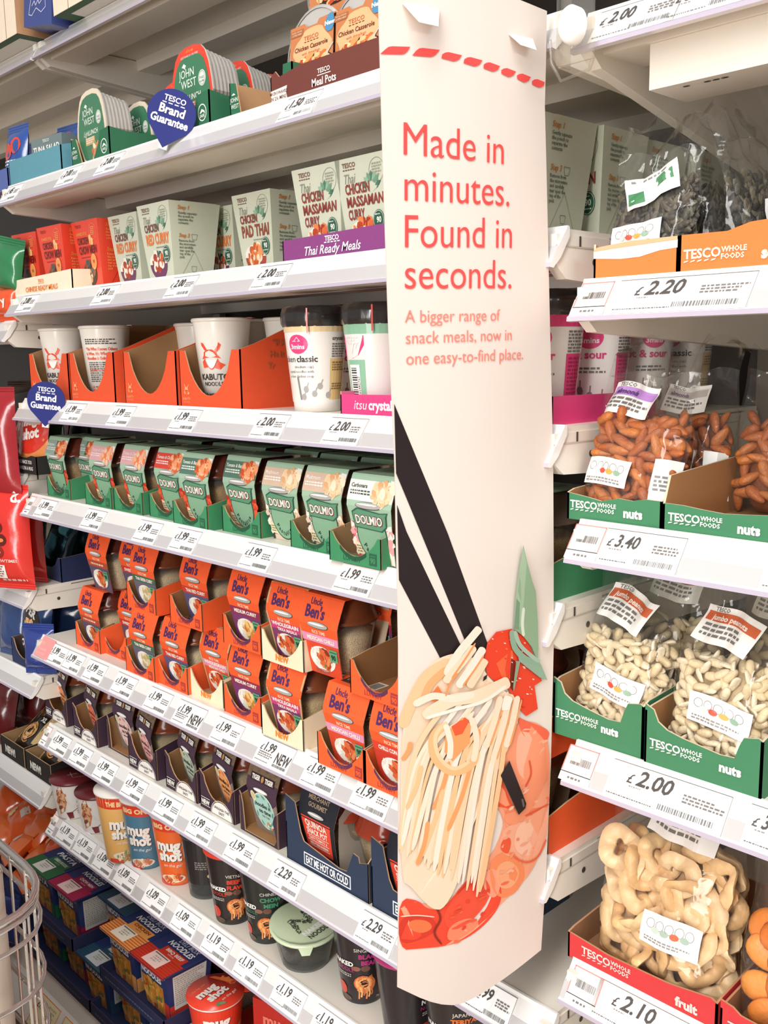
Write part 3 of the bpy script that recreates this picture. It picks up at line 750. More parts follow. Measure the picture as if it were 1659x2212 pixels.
def sage_front(lines, food, bowl, line_cols, low=False):
    def art(b, F):
        b.text(F, 'TESCO', -.034, .107, .0078, '#7a5240', 'gloss', 'l', bold=.02)
        for i in range(5): b.rect(F, -.034+i*.0046, .1035, -.0305+i*.0046, .105, '#7a5240', 'gloss')
        b.ring(F, .027, .098, .0135, .0145, .0006, '#8f927f', 'gloss'); b.small(F, .019, .036, .105, 5, .0032, '#9a9c8a', 3, mat='gloss')
        b.text(F, 'Thai', -.033, .0885, .016, '#8a8d7c', 'gloss', 'l', shear=.35, sx=.8)
        v = .076
        for i, (l, sz, wd) in enumerate(lines):
            if i: v -= sz*.70+.0035
            b.text(F, l, -.034, v, sz, line_cols[i], 'gloss', 'l', bold=.035, width=wd)
        # artichoke
        for j, (rad, ln) in enumerate(((.015, .012), (.011, .011), (.007, .009))):
            for q in range(7-j*2):
                a = radians(90)+(q-(6-j*2)/2)*.42; cx, cy = .017+cos(a)*rad*.45, .079+sin(a)*rad*.55+.002*j
                dx, dy = cos(a), sin(a)
                b.poly(F, [(cx, cy), (cx+dx*ln*.55-dy*ln*.28, cy+dy*ln*.55+dx*ln*.28), (cx+dx*ln, cy+dy*ln), (cx+dx*ln*.55+dy*ln*.28, cy+dy*ln*.55-dx*ln*.28)], ('#4f7d64', '#6f9a80', '#8fb398')[(q+j) % 3], 'gloss', .0006+j*1e-4+q*1e-5)
        for sg in (-1, 1): b.poly(F, [(.017, .074), (.017+sg*.012, .079), (.017+sg*.019, .088), (.017+sg*.008, .077)], '#3f6a54', 'gloss', .0009)
        b.small(F, -.005, .03, v-.006, 1, .003, '#8a8d7c', 6, mat='gloss')
        # bowl of food
        b.ell(F, -.004, .029, .031, .016, '#e9e6d8', 'gloss', .0006, 28)
        b.poly(F, [(-.004+.031*cos(pi+pi*i/14), .027-.024*sin(pi*i/14)) for i in range(15)], bowl, 'gloss', .0007)
        b.blob(F, -.004, .031, .025, .013, food, 46, .005, 5, .0009, 'gloss', 1.25)
        b.ell(F, .0285, .041, .0115, .0125, '#2f5c4a', 'gloss', .0014); b.ring(F, .0285, .041, .0105, .0115, .0006, '#dfe4d4', 'gloss', .0016)
        b.text(F, '90', .0295, .0385, .0095, '#f0f2e6', 'gloss', bold=.03, h=.0017); b.small(F, .022, .036, .0475, 1, .0025, '#dfe4d4', 2, .0017, 'gloss'); b.small(F, .022, .036, .0345, 1, .0025, '#dfe4d4', 4, .0017, 'gloss')
    return art
CUR = ['#c9532d', '#d9683a', '#b8421f', '#e08350', '#a83818']
BRN = '#8a3d34'
DES = {
 'massaman': ('#cbcfbb', sage_front([('CHICKEN', .0165, .047), ('MASSAMAN', .0165, .073), ('CURRY', .0165, .034)], CUR, '#d8d6c8', [BRN]*3)),
 'pad': ('#cbcfbb', sage_front([('CHICKEN', .016, .045), ('PAD THAI', .023, .074)], ['#d9773f', '#e8965c', '#c65a2a', '#f0d9b8'], '#a8453a', [BRN, '#8f4632'])),
 'redcurry': ('#cbcfbb', sage_front([('CHICKEN', .016, .045), ('RED CURRY', .022, .075)], ['#b8472c', '#c85a38', '#a23a24', '#e9e2d2', '#3f5a48'], '#6d3a5e', ['#7a4a44', '#e07a3a'])),
}
def chow_front(b, F):
    b.text(F, 'TESCO', -.034, .107, .007, '#a8281c', 'gloss', 'l', bold=.02); b.ring(F, .027, .098, .0125, .0135, .0006, '#f0a060', 'gloss'); b.small(F, .02, .035, .104, 5, .003, '#f0a060', 3, mat='gloss')
    b.text(F, 'CHINESE STYLE', -.034, .094, .0066, '#f3a44c', 'gloss', 'l', sx=.9, bold=.02)
    b.text(F, 'CHICKEN', -.034, .079, .016, '#7c1f1c', 'gloss', 'l', bold=.03, width=.042)
    for q in range(9): b.ell(F, .017+.004*cos(q*2.1), .084+.006*sin(q*1.7), .005, .004, '#f2a758' if q % 2 else '#f6c084', 'gloss', .0007+q*1e-5, 8)
    b.text(F, 'CHOW MEIN', -.034, .0625, .0185, '#7c1f1c', 'gloss', 'l', bold=.03, width=.07)
    b.small(F, -.03, .02, .056, 1, .003, '#b02a1e', 6, mat='gloss')
    b.ell(F, -.004, .030, .030, .016, '#3a2a24', 'gloss', .0006, 26); b.poly(F, [(-.004+.030*cos(pi+pi*i/14), .029-.022*sin(pi*i/14)) for i in range(15)], '#2c201e', 'gloss', .0007)
    b.blob(F, -.004, .033, .025, .015, ['#8a5a3c', '#c79a74', '#5a3a2c', '#e6d3bc', '#4a5a54', '#a8462c'], 60, .0042, 8, .0009, 'gloss')
    b.ell(F, .021, .048, .0115, .0135, '#f0a055', 'gloss', .0014); b.ring(F, .021, .048, .0095, .0115, .0006, '#f6d9a8', 'gloss', .0016); b.text(F, '90', .021, .0455, .008, '#d8502c', 'gloss', bold=.03, h=.0017)
DES['chow'] = ('#ea4a34', chow_front)
def carton(design, label, px, py, y, rz=0.0, group=None, X=None):
    base, fr = DES[design]
    st = steps('#c9803a', '#5b6a58') if design != 'chow' else steps('#f0903c', '#f2a45a')
    me = cached(('carton', design), lambda: carton_mesh(.094, .07, .118, base, fr, st, '#d9dccb' if design != 'chow' else '#d8452f').mesh('ready_meal_carton'))
    o = put('ready_meal_carton', me)
    x = at(px, py, y).x if X is None else X
    o.location = (x, y+.047, Z['S3']+.0004); o.rotation_euler.z = rz
    return tag(o, label, 'food carton', group)
SG = 'sage green ready meal cartons'
carton('chow', 'red carton in the cream tray, farthest left', 48, 505, .055, 0.06, 'red chow mein cartons')
carton('chow', 'red carton in the cream tray, in front of its twin', 104, 496, .045, 0.02, 'red chow mein cartons')
carton('chow', 'red carton standing alone right of the cream tray', 180, 476, .06, 0.0, 'red chow mein cartons')
carton('redcurry', 'sage carton with orange RED CURRY lettering, touching the red carton', 262, 460, .075, 0.0, SG)
carton('redcurry', 'sage carton with orange RED CURRY lettering, set forward of its twin', 328, 438, .052, 0.0, SG)
carton('redcurry', 'shadowed sage carton half hidden between red curry and pad thai', 462, 452, .155, 0.02, SG)
carton('pad', 'sage carton reading PAD THAI', 541, 438, .11, 0.0, SG)
carton('massaman', 'sage carton of massaman curry at the left of the purple tray', 680, 378, .052, 0.0, SG)
carton('massaman', 'sage carton of massaman curry at the purple tray, next to the banner', 778, 345, .052, 0.0, SG)
for k, (yy, nm) in enumerate(((.045, 'first'), (.142, 'second'), (.240, 'third'), (.338, 'last'))):
    carton('massaman', 'sage carton, %s of the deep row behind the banner over the nuts' % nm, 0, 0, yy, (0, .03, -.03, .05)[k], SG, X=-.662-(.004, 0, .006, 0)[k])
def cream_art(b, F):
    b.text(F, 'TESCO', .115, .021, .0075, '#e8853c', 'card', bold=.02)
    for i in range(5): b.rect(F, .103+i*.005, .0185, .1065+i*.005, .0197, '#e8853c')
    b.text(F, 'CHINESE READY MEALS', .115, .006, .0125, '#e8853c', 'card', width=.13, bold=.02)
w_ = .235
tray('creamchow', lambda: tray_mesh(w_, .115, [(0, 0), (w_, 0), (w_, .036), (0, .030)], [(0, 0), (.115, 0), (.115, .04), (0, .036)], .04, '#efe2c8', '#e2d2b4', art=cream_art), 'cream tray reading CHINESE READY MEALS', (at(33, 603, .035).x+at(156, 594, .035).x)/2, .033, Z['S3'])
def purple_art(b, F):
    b.text(F, 'TESCO', .098, .0215, .0085, '#f3ecf2', 'card', bold=.03)
    for i in range(5): b.rect(F, .083+i*.0062, .0190, .0875+i*.0062, .0204, '#f3ecf2')
    b.text(F, 'Thai Ready Meals', .098, .0068, .0155, '#f3ecf2', 'card', shear=.3, width=.105, bold=.012)
w2 = .355
tray('purple', lambda: tray_mesh(w2, .115, [(0, 0), (w2, 0), (w2, .032), (.2, .032), (0, .029)], [(0, 0), (.115, 0), (.115, .03), (0, .029)], .03, '#86417c', '#c9a27a', art=purple_art), 'purple tray of sage cartons reading Thai Ready Meals', at(613, 528, .035).x+w2/2, .033, Z['S3'])

# ================================================================== tinned lunches (upper shelf)
LID = chaikin([(-.22, 1), (.22, 1), (.39, .86), (.5, .47), (.46, .36), (.24, 0), (-.24, 0), (-.46, .36), (-.5, .47), (-.39, .86)], 1)
def lunch_tin(rim, label, px, py, y, rz=0.0, sc=1.0):
    """a tray-shaped tin stood on edge so that its printed lid faces the aisle"""
    W_, H_ = .112, .118
    t = thing('lunch_tin', label, 'food tin', (at(px, py, y).x, y, Z['S2']+.0004), rz, 'tinned lunches stood on edge', sc)
    def lid():
        b = MB(); F = frame((0, 0, 0), (1, 0, 0), (0, 0, 1)); O = [(u*W_, v*H_) for u, v in LID]
        cr = '#e8442f' if rim == 'red' else '#e6d7bd'
        b.panel(F, O, .0016, cr, '#cfcac2', '#cfcac2', 'gloss')
        b.poly(F, [(u*W_*.9, (v-.5)*H_*(.86 if rim == 'red' else .9)+H_*(.47 if rim == 'red' else .485)) for u, v in LID], '#3c7a58', 'gloss', .0004)
        b.text(F, 'JOHN', -.010, .079, .0155, '#e9efe4', 'gloss', bold=.005); b.text(F, 'WEST', -.005, .065, .0155, '#e9efe4', 'gloss', bold=.005)
        b.poly(F, [(-.022, .094), (-.016, .098), (-.010, .0945), (-.013, .092), (-.011, .089), (-.017, .0925)], '#e9efe4', 'gloss')
        b.text(F, 'Light', -.018, .048, .012, '#e9efe4', 'gloss', shear=.35, sx=.8); b.text(F, 'LUNCH', .008, .048, .0105, '#e9efe4', 'gloss', bold=.02)
        b.ell(F, .030, .071, .0095, .0105, '#dfe3da', 'gloss'); b.ring(F, .030, .071, .008, .009, .0005, '#5a8a70', 'gloss', .0008); b.text(F, 'POLE', .030, .070, .0045, '#4a6a5a', 'gloss', h=.0009, res=1); b.text(F, '& LINE', .030, .0655, .0038, '#4a6a5a', 'gloss', h=.0009, res=1)
        b.rect(F, -.022, .033, .012, .045, '#d8573c' if rim == 'red' else '#c9a573', 'gloss', .0005); b.small(F, -.021, .012, .0425, 3, .0032, '#f6e3d4', 3, mat='gloss')
        b.poly(F, [(.012, .03), (.038, .04), (.044, .034), (.024, .002), (.0, .002)], '#efd9bd', 'gloss', .0005)
        b.blob(F, .018, .018, .016, .014, ['#e08a52', '#f0c49a', '#d8633a', '#f3dfc2', '#8a9a5c'], 40, .0042, 4, .0008, 'gloss')
        if rim == 'red':
            b.text(F, '1 of 5 a day', 0, .1105, .0048, '#f3b45c', 'gloss', res=1); b.text(F, 'LESS THAN 250 CALORIES', 0, .1045, .0040, '#fbe9dc', 'gloss', res=1)
        return b.mesh('printed_lid')
    put('printed_lid', cached(('lid', rim), lid), t)
    def pan():
        b = MB(); rows = []
        for yy, k in [(.0016, .985), (.004, .985), (.006, .935)]+[(.009+.0035*i, .925-.010*i+(.008 if i % 2 else -.004)) for i in range(12)]+[(.052, .80)]:
            rows.append([Vector((u*W_*k, yy, (v-.5)*H_*k+.5*H_)) for u, v in LID])
        P = [[rows[j][i] for j in range(len(rows))] for i in range(len(LID))]
        b.grid(P, '#d2cfca', 'tin', False, closeu=True); b.face(rows[-1], '#bdb8b2', 'tin')
        return b.mesh('metal_tray')
    put('metal_tray', cached('lunchpan', pan), t)
    return t
lunch_tin('cream', 'tinned lunch with a cream-rimmed green lid standing in front', 196, 260, .045, -.06)
lunch_tin('cream', 'small-looking cream-rimmed tinned lunch set back left of the teardrop sign', 296, 250, .125, -.05, .92)
lunch_tin('cream', 'cream-rimmed tinned lunch peeping over the teardrop sign', 345, 250, .20, 0, .92)
lunch_tin('red', 'red-rimmed tinned lunch, biggest, behind the blue teardrop sign', 412, 170, .05, -.04, 1.03)
lunch_tin('red', 'red-rimmed tinned lunch showing only a corner left of the biggest one', 380, 190, .125, 0)
lunch_tin('red', 'red-rimmed tinned lunch, second from the biggest one', 503, 150, .135, -.05)
lunch_tin('red', 'red-rimmed tinned lunch, third from the biggest one', 566, 150, .21, 0)
lunch_tin('red', 'red-rimmed tinned lunch, half covered by the casserole dish', 628, 150, .28, 0)
GR, GRI = '#2f6a4c', '#c09a72'
def dolphin(b, F, u, v, r):
    b.ring(F, u, v, r, r*1.1, r*.14, '#e9efe4'); b.poly(F, [(u-r*.6, v-r*.1), (u-r*.1, v+r*.45), (u+r*.5, v+r*.2), (u+r*.65, v-r*.2), (u+r*.1, v+r*.1), (u-r*.3, v-r*.1)], '#e9efe4')
    b.text(F, 'SAFE', u, v-r*.62, r*.55, '#e9efe4', bold=.02, res=1)
def jw_art(w):
    def art(b, F):
        b.text(F, 'JOHN', .0105, .024, .008, '#e9efe4', bold=.005, sx=.85); b.text(F, 'WEST', .012, .0155, .008, '#e9efe4', bold=.005, sx=.85); b.poly(F, [(.005, .033), (.010, .0355), (.014, .033), (.010, .0325)], '#e9efe4')
        dolphin(b, F, w-.017, .022, .0105)
    return art
def jw_tray(key, w, lab, px, y, d=.26, hs=.05):
    fr = [(0, 0), (w, 0), (w, .05), (w-.030, .047), (w-.036, .03), (w-.055, .006), (.034, .006), (.022, .035), (.016, .047), (0, .048)]
    x = at(px, 300, y).x+w/2
    return tray(key, lambda: tray_mesh(w, d, fr, [(0, 0), (d, 0), (d, hs), (.03, hs-.004), (0, hs)], hs, GR, GRI, art=jw_art(w)), lab, x, y, Z['S2'])
jw_tray('jw1', .128, 'dark green cut-out tray around the cream-rimmed tinned lunch', 153, .038)
jw_tray('jw2', .125, 'dark green cut-out tray around the biggest red-rimmed tinned lunch', 350, .036)
w3 = .135
tray('jw3', lambda: tray_mesh(w3, .24, [(0, 0), (w3, 0), (w3, .05), (w3-.018, .05), (w3-.022, .006), (.024, .006), (.015, .047), (0, .05)], [(0, 0), (.24, 0), (.24, .05), (0, .05)], .05, GR, GRI, art=jw_art(w3)), 'dark green tray with bare cardboard inside beside the casserole tray', at(497, 230, .042).x+w3/2, .042, Z['S2'])
# tuna salad trays
def tuna_tray(px, y, lab):
    w = .21
    return tray('tuna', lambda: tray_mesh(w, .2, [(0, 0), (w, 0), (w, .048), (0, .05)], [(0, 0), (.2, 0), (.2, .13), (.12, .12), (.05, .06), (0, .048)], .13, '#5f97a6', '#a8795a'), lab, at(px, 370, y).x+w/2, y, Z['S2'])
tuna_tray(20, .038, 'teal tray of tuna salad packs')
t = thing('tuna_salad_pack', 'grey label TUNA SALAD pack standing in the teal tray', 'food pack', (at(105, 300, .06).x, .055, Z['S2']+.002), .1, 'tuna packs')
b = MB(); b.box(-.05, .05, 0, .035, 0, .075, '#6f7f80', 'gloss'); F = frame((0, 0, 0), (1, 0, 0), (0, 0, 1)); b.text(F, 'TUNA SALAD', 0, .050, .0145, '#f1f3ee', 'gloss', width=.085, bold=.03); b.text(F, 'TESCO', 0, .066, .007, '#dfe5e2', 'gloss', bold=.02); b.build('carton_sleeve', t)
b = MB(); b.lathe([(.001, .0), (.04, .0), (.045, .02), (.045, .022)], '#2c3a3e', 'plastic', 20, axis=Matrix.Translation((0, .036, .04)) @ Matrix.Rotation(radians(-90), 4, 'X')); b.build('bowl', t)
def foil_pack(name, label, cat, loc, w, h, d, base, art=None, rz=0, rx=0, ry=0, group=None, mat='wrap', seed=1, crimp=.012, back=None):
    """pillow pack of film with crimped ends"""
    R = random.Random(seed); nu, nv = 12, 16
    ph = [R.uniform(0, 6) for _ in range(6)]
    def P(side):
        G = []
        for i in range(nu+1):
            row = []
            for j in range(nv+1):
                u, v = -1+2*i/nu, j/nv
                e = max(0, 1-abs(u)**2.6)**.75*max(0, 1-abs(2*v-1)**4)**.7
                wr = .06*sin(9*u+ph[0]+3*v)*sin(7*v+ph[1])+.05*sin(15*v+ph[2]+4*u)
                x = u*w/2*(1-.05*sin(pi*v)); y = side*d/2*e*(1+wr); z = v*h
                row.append(Vector((x, y, z)))
            G.append(row)
        return G
    t = thing(name, label, cat, loc, rz, group, rx=rx, ry=ry)
    b = MB(); f_ = P(-1); b.grid(f_, base, mat); b.grid([r[::-1] for r in P(1)], back or base, mat)
    def F(u, v, hh=0):
        x = max(-1, min(1, u/(w/2))); i = min(int((x+1)/2*nu), nu-1); j = max(0, min(int(v/h*nv), nv-1))
        a, c = (x+1)/2*nu-i, v/h*nv-j
        p = (f_[i][j]*(1-a)+f_[i+1][j]*a)*(1-c)+(f_[i][j+1]*(1-a)+f_[i+1][j+1]*a)*c
        return p+Vector((0, -hh-.0006, 0))
    if art: art(b, F)
    b.build('pouch', t)
    for z in (0, h):
        b = MB(); s = 1 if z else -1
        for q in range(5):
            z0, z1 = z+s*crimp*q/5, z+s*crimp*(q+1)/5; yy = .0012*(q % 2)
            b.face([(-w/2, yy, z0), (w/2, yy, z0), (w/2, .0012-yy, z1), (-w/2, .0012-yy, z1)], base if not back else back, mat)
        b.build('crimped_seal', t)
    return t
def red_blue(b, F):
    for k, (u, v) in enumerate(((-.012, .03), (.014, .085), (-.01, .075))): b.ell(F, u, v, .014, .016, '#d2452f', 'wrap', .0006, 12)
    b.small(F, -.03, .03, .055, 4, .006, '#e7e9f0', 5, mat='wrap')
for k, (px, py, y, c, lab, rz) in enumerate(((112, 260, .10, '#34508a', 'blue cellophane pack with red tuna pictures behind the tuna salad pack', .1), (150, 250, .16, '#263a6a', 'dark navy curved pack behind the tinned lunch', -.1), (45, 300, .12, '#22386c', 'navy pack in the gloom above the teal tray', .2), (8, 330, .05, '#2d4f96', 'blue and red pack at the picture edge left of the teal tray', .1), (165, 310, .06, '#52696a', 'grey clear-wrapped tuna pack squeezed against the green tray', 0))):
    foil_pack('tuna_pouch', lab, 'food pouch', (at(px, py, y).x, y+.02, Z['S2']+.002), .075, .105+.012*(k % 2), .03, c, red_blue if k in (0, 3) else None, rz, radians(-6), group='tuna packs', seed=k)
b = MB(); w4 = .09; F = frame((0, 0, 0), (1, 0, 0), (0, 0, 1))
o = tray_mesh(w4, .12, [(0, 0), (w4, 0), (w4, .04), (0, .038)], [(0, 0), (.12, 0), (.12, .05), (0, .04)], .05, '#5a6aa8', '#8a7a9a').build('display_tray'); o.location = (at(18, 395, .036).x-w4/2, .036, Z['S2']); tag(o, 'violet blue tray cut by the picture edge left of the teal tray', 'display tray')
# chicken casserole pots
def casserole(label, px, py, y, z, rz=0.0, tilt=0.0):
    t = thing('casserole_pot', label, 'meal pot', (at(px, py, y).x, y, z), rz, 'chicken casserole pots', rx=tilt)
    def dish():
        b = MB(); A = Matrix.Translation((0.0, .004, .0565)) @ Matrix.Rotation(radians(-90), 4, 'X')
        b.lathe([(.052, .0), (.0560, .001), (.0560, .003), (.052, .005), (.050, .02), (.042, .034), (.02, .038), (.001, .038)], '#cfcac4', 'tin', 32, axis=A)
        b.disc(.052, .001, '#d9d5cf', 'tin', 32, axis=A); return b.mesh('foil_dish')
    put('foil_dish', cached('dish', dish), t)
    def sleeve():
        b = MB(); F = frame((0, 0, 0), (1, 0, 0), (0, 0, 1)); w, h = .088, .094
        b.panel(F, [(-w/2, 0), (w/2, 0), (w/2, h), (.012, h-.001), (.008, h-.006), (-.012, h-.006), (-.016, h-.001), (-w/2, h-.002)], .0008, '#c07a4e', '#b9a58c')
        b.box(-.034, .034, .0008, .05, h-.008, h-.0072, '#b9714a')
        G = lambda u, v, hh=0: F(u*.97, .094-(.094-v)*.74, hh)
        pot = chaikin([(-.040, .045), (-.034, .062), (-.022, .070), (-.016, .082), (.018, .083), (.024, .070), (.034, .060), (.041, .048), (.034, .040), (.026, .012), (-.028, .012), (-.034, .038)], 2)
        b.poly(G, pot, '#f6b182', 'card', .0004)
        b.text(G, 'TESCO', -.002, .064, .0095, '#b4603a', bold=.01)
        for i in range(5): b.rect(G, -.016+i*.006, .0605, -.0118+i*.006, .062, '#b4603a')
        b.text(G, 'Chicken Casserole', -.002, .049, .0105, '#5a3424', bold=.02, width=.066); b.text(G, 'with dumplings', -.002, .041, .006, '#b4603a', res=1)
        b.ell(G, .008, .022, .034, .016, '#2e2622', 'card', .0006, 24); b.blob(G, .004, .024, .029, .013, ['#d2703a', '#e59a5c', '#c4552c', '#f0bd86', '#b8462a', '#edd0a0'], 48, .0048, 7, .0009)
        b.line(G, [(.026, .026), (.042, .046)], .002, '#c9c4be', h=.0012)
        b.poly(G, chaikin([(.026, .066), (.042, .066), (.042, .094), (.032, .094), (.026, .086)], 1), '#4f8ab0', 'card', .0007); b.text(G, 'New', .0345, .076, .0095, '#f4f6f8', bold=.04, h=.001)
        b.rect(G, -.044, .075, -.018, .0855, '#a8683f', 'card', .0005); b.text(G, 'MICROWAVE', -.031, .0812, .0034, '#ecd6bf', res=1); b.text(G, 'CUPBOARD', -.031, .0768, .0038, '#ecd6bf', res=1)
        return b.mesh('card_sleeve')
    put('card_sleeve', cached('cassleeve', sleeve), t)
    return t
casserole('chicken casserole pot at the left of the brown tray', 668, 66, .055, Z['S2']+.004, .0, radians(-4))
casserole('chicken casserole pot at the right of the brown tray, beside the banner', 766, 22, .055, Z['S2']+.004, .0, radians(-4))
casserole('chicken casserole pot stacked in the upper row, left', 712, 0, .105, Z['S2']+.1, 0, radians(-5))
casserole('chicken casserole pot stacked in the upper row, next to the banner', 800, 0, .105, Z['S2']+.1, 0, radians(-5))
casserole('chicken casserole pot in the second row back, under the stacked one', 700, 60, .155, Z['S2']+.004, 0, radians(-2))
casserole('chicken casserole pot in the second row back, hidden by the banner edge', 800, 60, .155, Z['S2']+.004, 0, radians(-2))
def meal_art(b, F):
    b.text(F, 'TESCO', .105, .0225, .0075, '#f2e9e2', bold=.02); b.rect(F, .0925, .0198, .1175, .0208, '#f2e9e2'); b.text(F, 'Meal Pots', .105, .009, .0125, '#f2e9e2', bold=.02, sx=.92)
    b.poly(F, [(.001, .004), (.034, .006), (.032, .013), (.034, .021), (.001, .019)], '#efe6dc'); b.text(F, 'MICROWAVES', .0165, .0135, .0055, '#6a4a40', bold=.02, res=1); b.text(F, 'IN 2½ MINS', .0165, .0070, .0062, '#6a4a40', bold=.02, res=1)
w5 = .30
tray('mealpots', lambda: tray_mesh(w5, .23, [(0, 0), (w5, 0), (w5, .040), (.06, .040), (.018, .034), (.010, .042), (0, .036)], [(0, 0), (.23, 0), (.23, .045), (0, .038)], .045, '#6e3b33', '#8a5a4a', art=meal_art), 'dark brown tray reading Meal Pots', at(590, 190, .04).x+w5/2, .036, Z['S2'])
# ================================================================== cartons on the topmost shelf
def carton_top(x0, x1, y0, y1, z0, z1, lab, flap=True):
    t = thing('multipack_carton', lab, 'carton', ((x0+x1)/2, y0, z0), group='cream multipack cartons'); L = (x1-x0)/2
    b = MB(); b.box(-L, L, 0, y1-y0, 0, z1-z0, '#ecdcc6'); F = frame((0, 0, 0), (1, 0, 0), (0, 0, 1))
    for u in (-L*.6, -L*.15, L*.3, L*.7): b.line(F, [(u, .0), (u, z1-z0)], .0012, '#8a6a54')
    Fb = lambda u, v, h=0: Vector((u, v, -h))
    b.rect(Fb, -L, 0, L, y1-y0, '#3c5a3c', h=.0004); b.rect(Fb, -L*.75, .015, L*.85, .07, '#d9d4cc', h=.0008)
    b.build('carton_body', t)
    if flap:
        b = MB(); b.panel(frame((L+.001, 0, 0), (0, 1, 0), (0, 0, 1)), [(0, 0), (.16, 0), (.16, .07), (.05, .12), (0, z1-z0)], .0015, '#b98d68', '#b98d68'); b.build('cut_flap', t)
zt = LIP['S1']+.038
carton_top(-2.15, -1.85, .075, .3, zt+.004, zt+.16, 'cream carton with green base in the very top left corner')
carton_top(-1.72, -1.44, .085, .3, zt+.004, zt+.12, 'cream carton with green base right of the small blue box', False)
t = thing('blue_box', 'small blue box with a white crest on the top shelf', 'box', (-1.785, .085, zt+.004), .12, ry=radians(8))
b = MB(); b.box(-.045, .045, 0, .12, 0, .09, '#3d4a86', 'gloss'); F = frame((0, 0, 0), (1, 0, 0), (0, 0, 1)); b.line(F, [(-.028, .02), (-.02, .05), (-.008, .06), (.01, .052), (.022, .06), (.026, .03), (.012, .022), (-.004, .03), (-.018, .018), (-.028, .02)], .0014, '#c9cbe0', 'gloss'); b.line(F, [(-.018, .034), (-.010, .042), (-.006, .034), (.002, .043), (.006, .036), (.016, .044)], .0016, '#c9cbe0', 'gloss'); b.build('box_body', t)

# ================================================================== noodle cups in orange trays
def helmet(b, F, u, v, s, c, c2=None, mat='card', h=.0007):
    """horned helmet emblem over a smiling bowl"""
    P = lambda pts: [(u+x*s, v+y*s) for x, y in pts]
    b.poly(F, P([(-.62, .30), (-.55, .62), (-.3, .78), (.1, .80), (.38, .62), (.50, .30)]), c, mat, h)
    b.poly(F, P([(-.75, .12), (-.62, .36), (.52, .36), (.70, .16), (.3, .24), (-.4, .22)]), c, mat, h+.0001)
    b.poly(F, P([(-.45, .72), (-.70, 1.08), (-.72, 1.3), (-.52, 1.22), (-.28, .8)]), c, mat, h)
    b.poly(F, P([(.28, .75), (.5, 1.05), (.56, 1.3), (.74, 1.12), (.62, .8), (.42, .6)]), c, mat, h)
    b.poly(F, P([(-.5, .18), (-.78, -.05), (-.72, -.5), (-.3, -.45), (-.5, -.1)]), c, mat, h); b.poly(F, P([(.45, .2), (.6, -.1), (1.0, -.28), (.62, -.62), (.2, -.5), (.42, -.15)]), c, mat, h)
    n = 12; bowl = [(-.46+.88*i/n, .08-.62*sin(pi*i/n)) for i in range(n+1)]
    b.poly(F, P([(x*1.12, y*1.1-.02) for x, y in bowl]), c, mat, h+.0002)
    b.poly(F, P(bowl), c2 or '#f3efe8', mat, h+.0004)
def kabuto_cup(kind, label, px, py, y, a=0.0, z=None, X=None):
    r0, r1, H = .030, .0435, .128
    t = thing('noodle_cup', label, 'noodle cup', (at(px, py, y).x if X is None else X, y, (Z['S4'] if z is None else z)+.003), a, 'white noodle cups')
    def body():
        b = MB(); b.lathe([(.001, .003), (r0-.003, .003), (r0-.002, 0), (r0, .0), (r1, H-.004)], '#f1ebe2', 'gloss', 36); F = cupmap(r0, r1, H)
        if kind == 'front':
            helmet(b, F, -.004, .066, .021, '#e4502f', mat='gloss', h=.0009)
            b.text(F, 'KABUTO', -.002, .038, .0125, '#3c3430', 'gloss', bold=.03, sx=1.0, h=.0009); b.text(F, 'NOODLES', -.002, .029, .0085, '#3c3430', 'gloss', bold=.02, h=.0009)
            for i, l in enumerate(('fresh tasting noodle dish', 'ginger, soy, garlic and')): b.text(F, l, 0, .015-i*.006, .0055, '#3c3430', 'gloss', h=.0009, bold=.02, res=1)
            b.ell(F, .004, .001, .012, .006, '#e4502f', 'gloss', .0009)
        elif kind == 'back':
            b.small(F, -.024, .030, .104, 3, .0035, '#4a4440', 3, .0009, 'gloss')
            for i, l in enumerate(('“He Who Knows Others', 'is Wise. He Who Knows', 'Noodles is Enlightened”')): b.text(F, l, .003, .086-i*.008, .0075, '#e4603c', 'gloss', bold=.03, width=.054, h=.0009)
            b.small(F, -.022, .030, .064, 10, .0036, '#4a4440', 4, .0009, 'gloss')
            b.rect(F, -.022, .0505, .028, .0525, '#e4603c', 'gloss', .001, 6)
            for i in range(3): b.rect(F, -.020, .021-i*.006, -.0165, .0245-i*.006, '#e4603c', 'gloss', .001); b.small(F, -.013, .006, .022-i*.006, 1, .003, '#4a4440', i, .0009, 'gloss')
        return b.mesh('cup')
    put('cup', cached(('kab', kind), body), t)
    def lid():
        b = MB(); b.lathe([(r1-.0005, H-.005), (r1+.0018, H-.004), (r1+.0022, H-.001), (r1+.001, H+.001), (r1-.002, H+.001)], '#efe8de', 'gloss', 36); b.lathe([(r1-.001, H+.0012), (.001, H+.0016)], '#b8402c', 'gloss', 36); b.box(r1-.006, r1+.008, -.009, .009, H+.0006, H+.0012, '#b03c2a', 'gloss'); return b.mesh('foil_lid')
    put('foil_lid', cached('kablid', lid), t)
    return t
OR, ORI = '#e2552f', '#a98058'
WK = .158
def kab_art(b, F):
    helmet(b, F, .018, .024, .0085, '#f2a070', '#e2552f')
    b.text(F, 'KABUTO', .018, .011, .0052, '#f2a070', res=1, bold=.02); b.text(F, 'NOODLES', .018, .0065, .0038, '#f2a070', res=1)
def kab_side(b, F):
    for i, (l, c) in enumerate((('“If Man', 0), ('He is Inc', .0), ('Tr', 0))): b.text(F, l, .058-.005*i, .090-i*.0165, .0125, '#b05e3a', 'card', 'l', bold=.03)
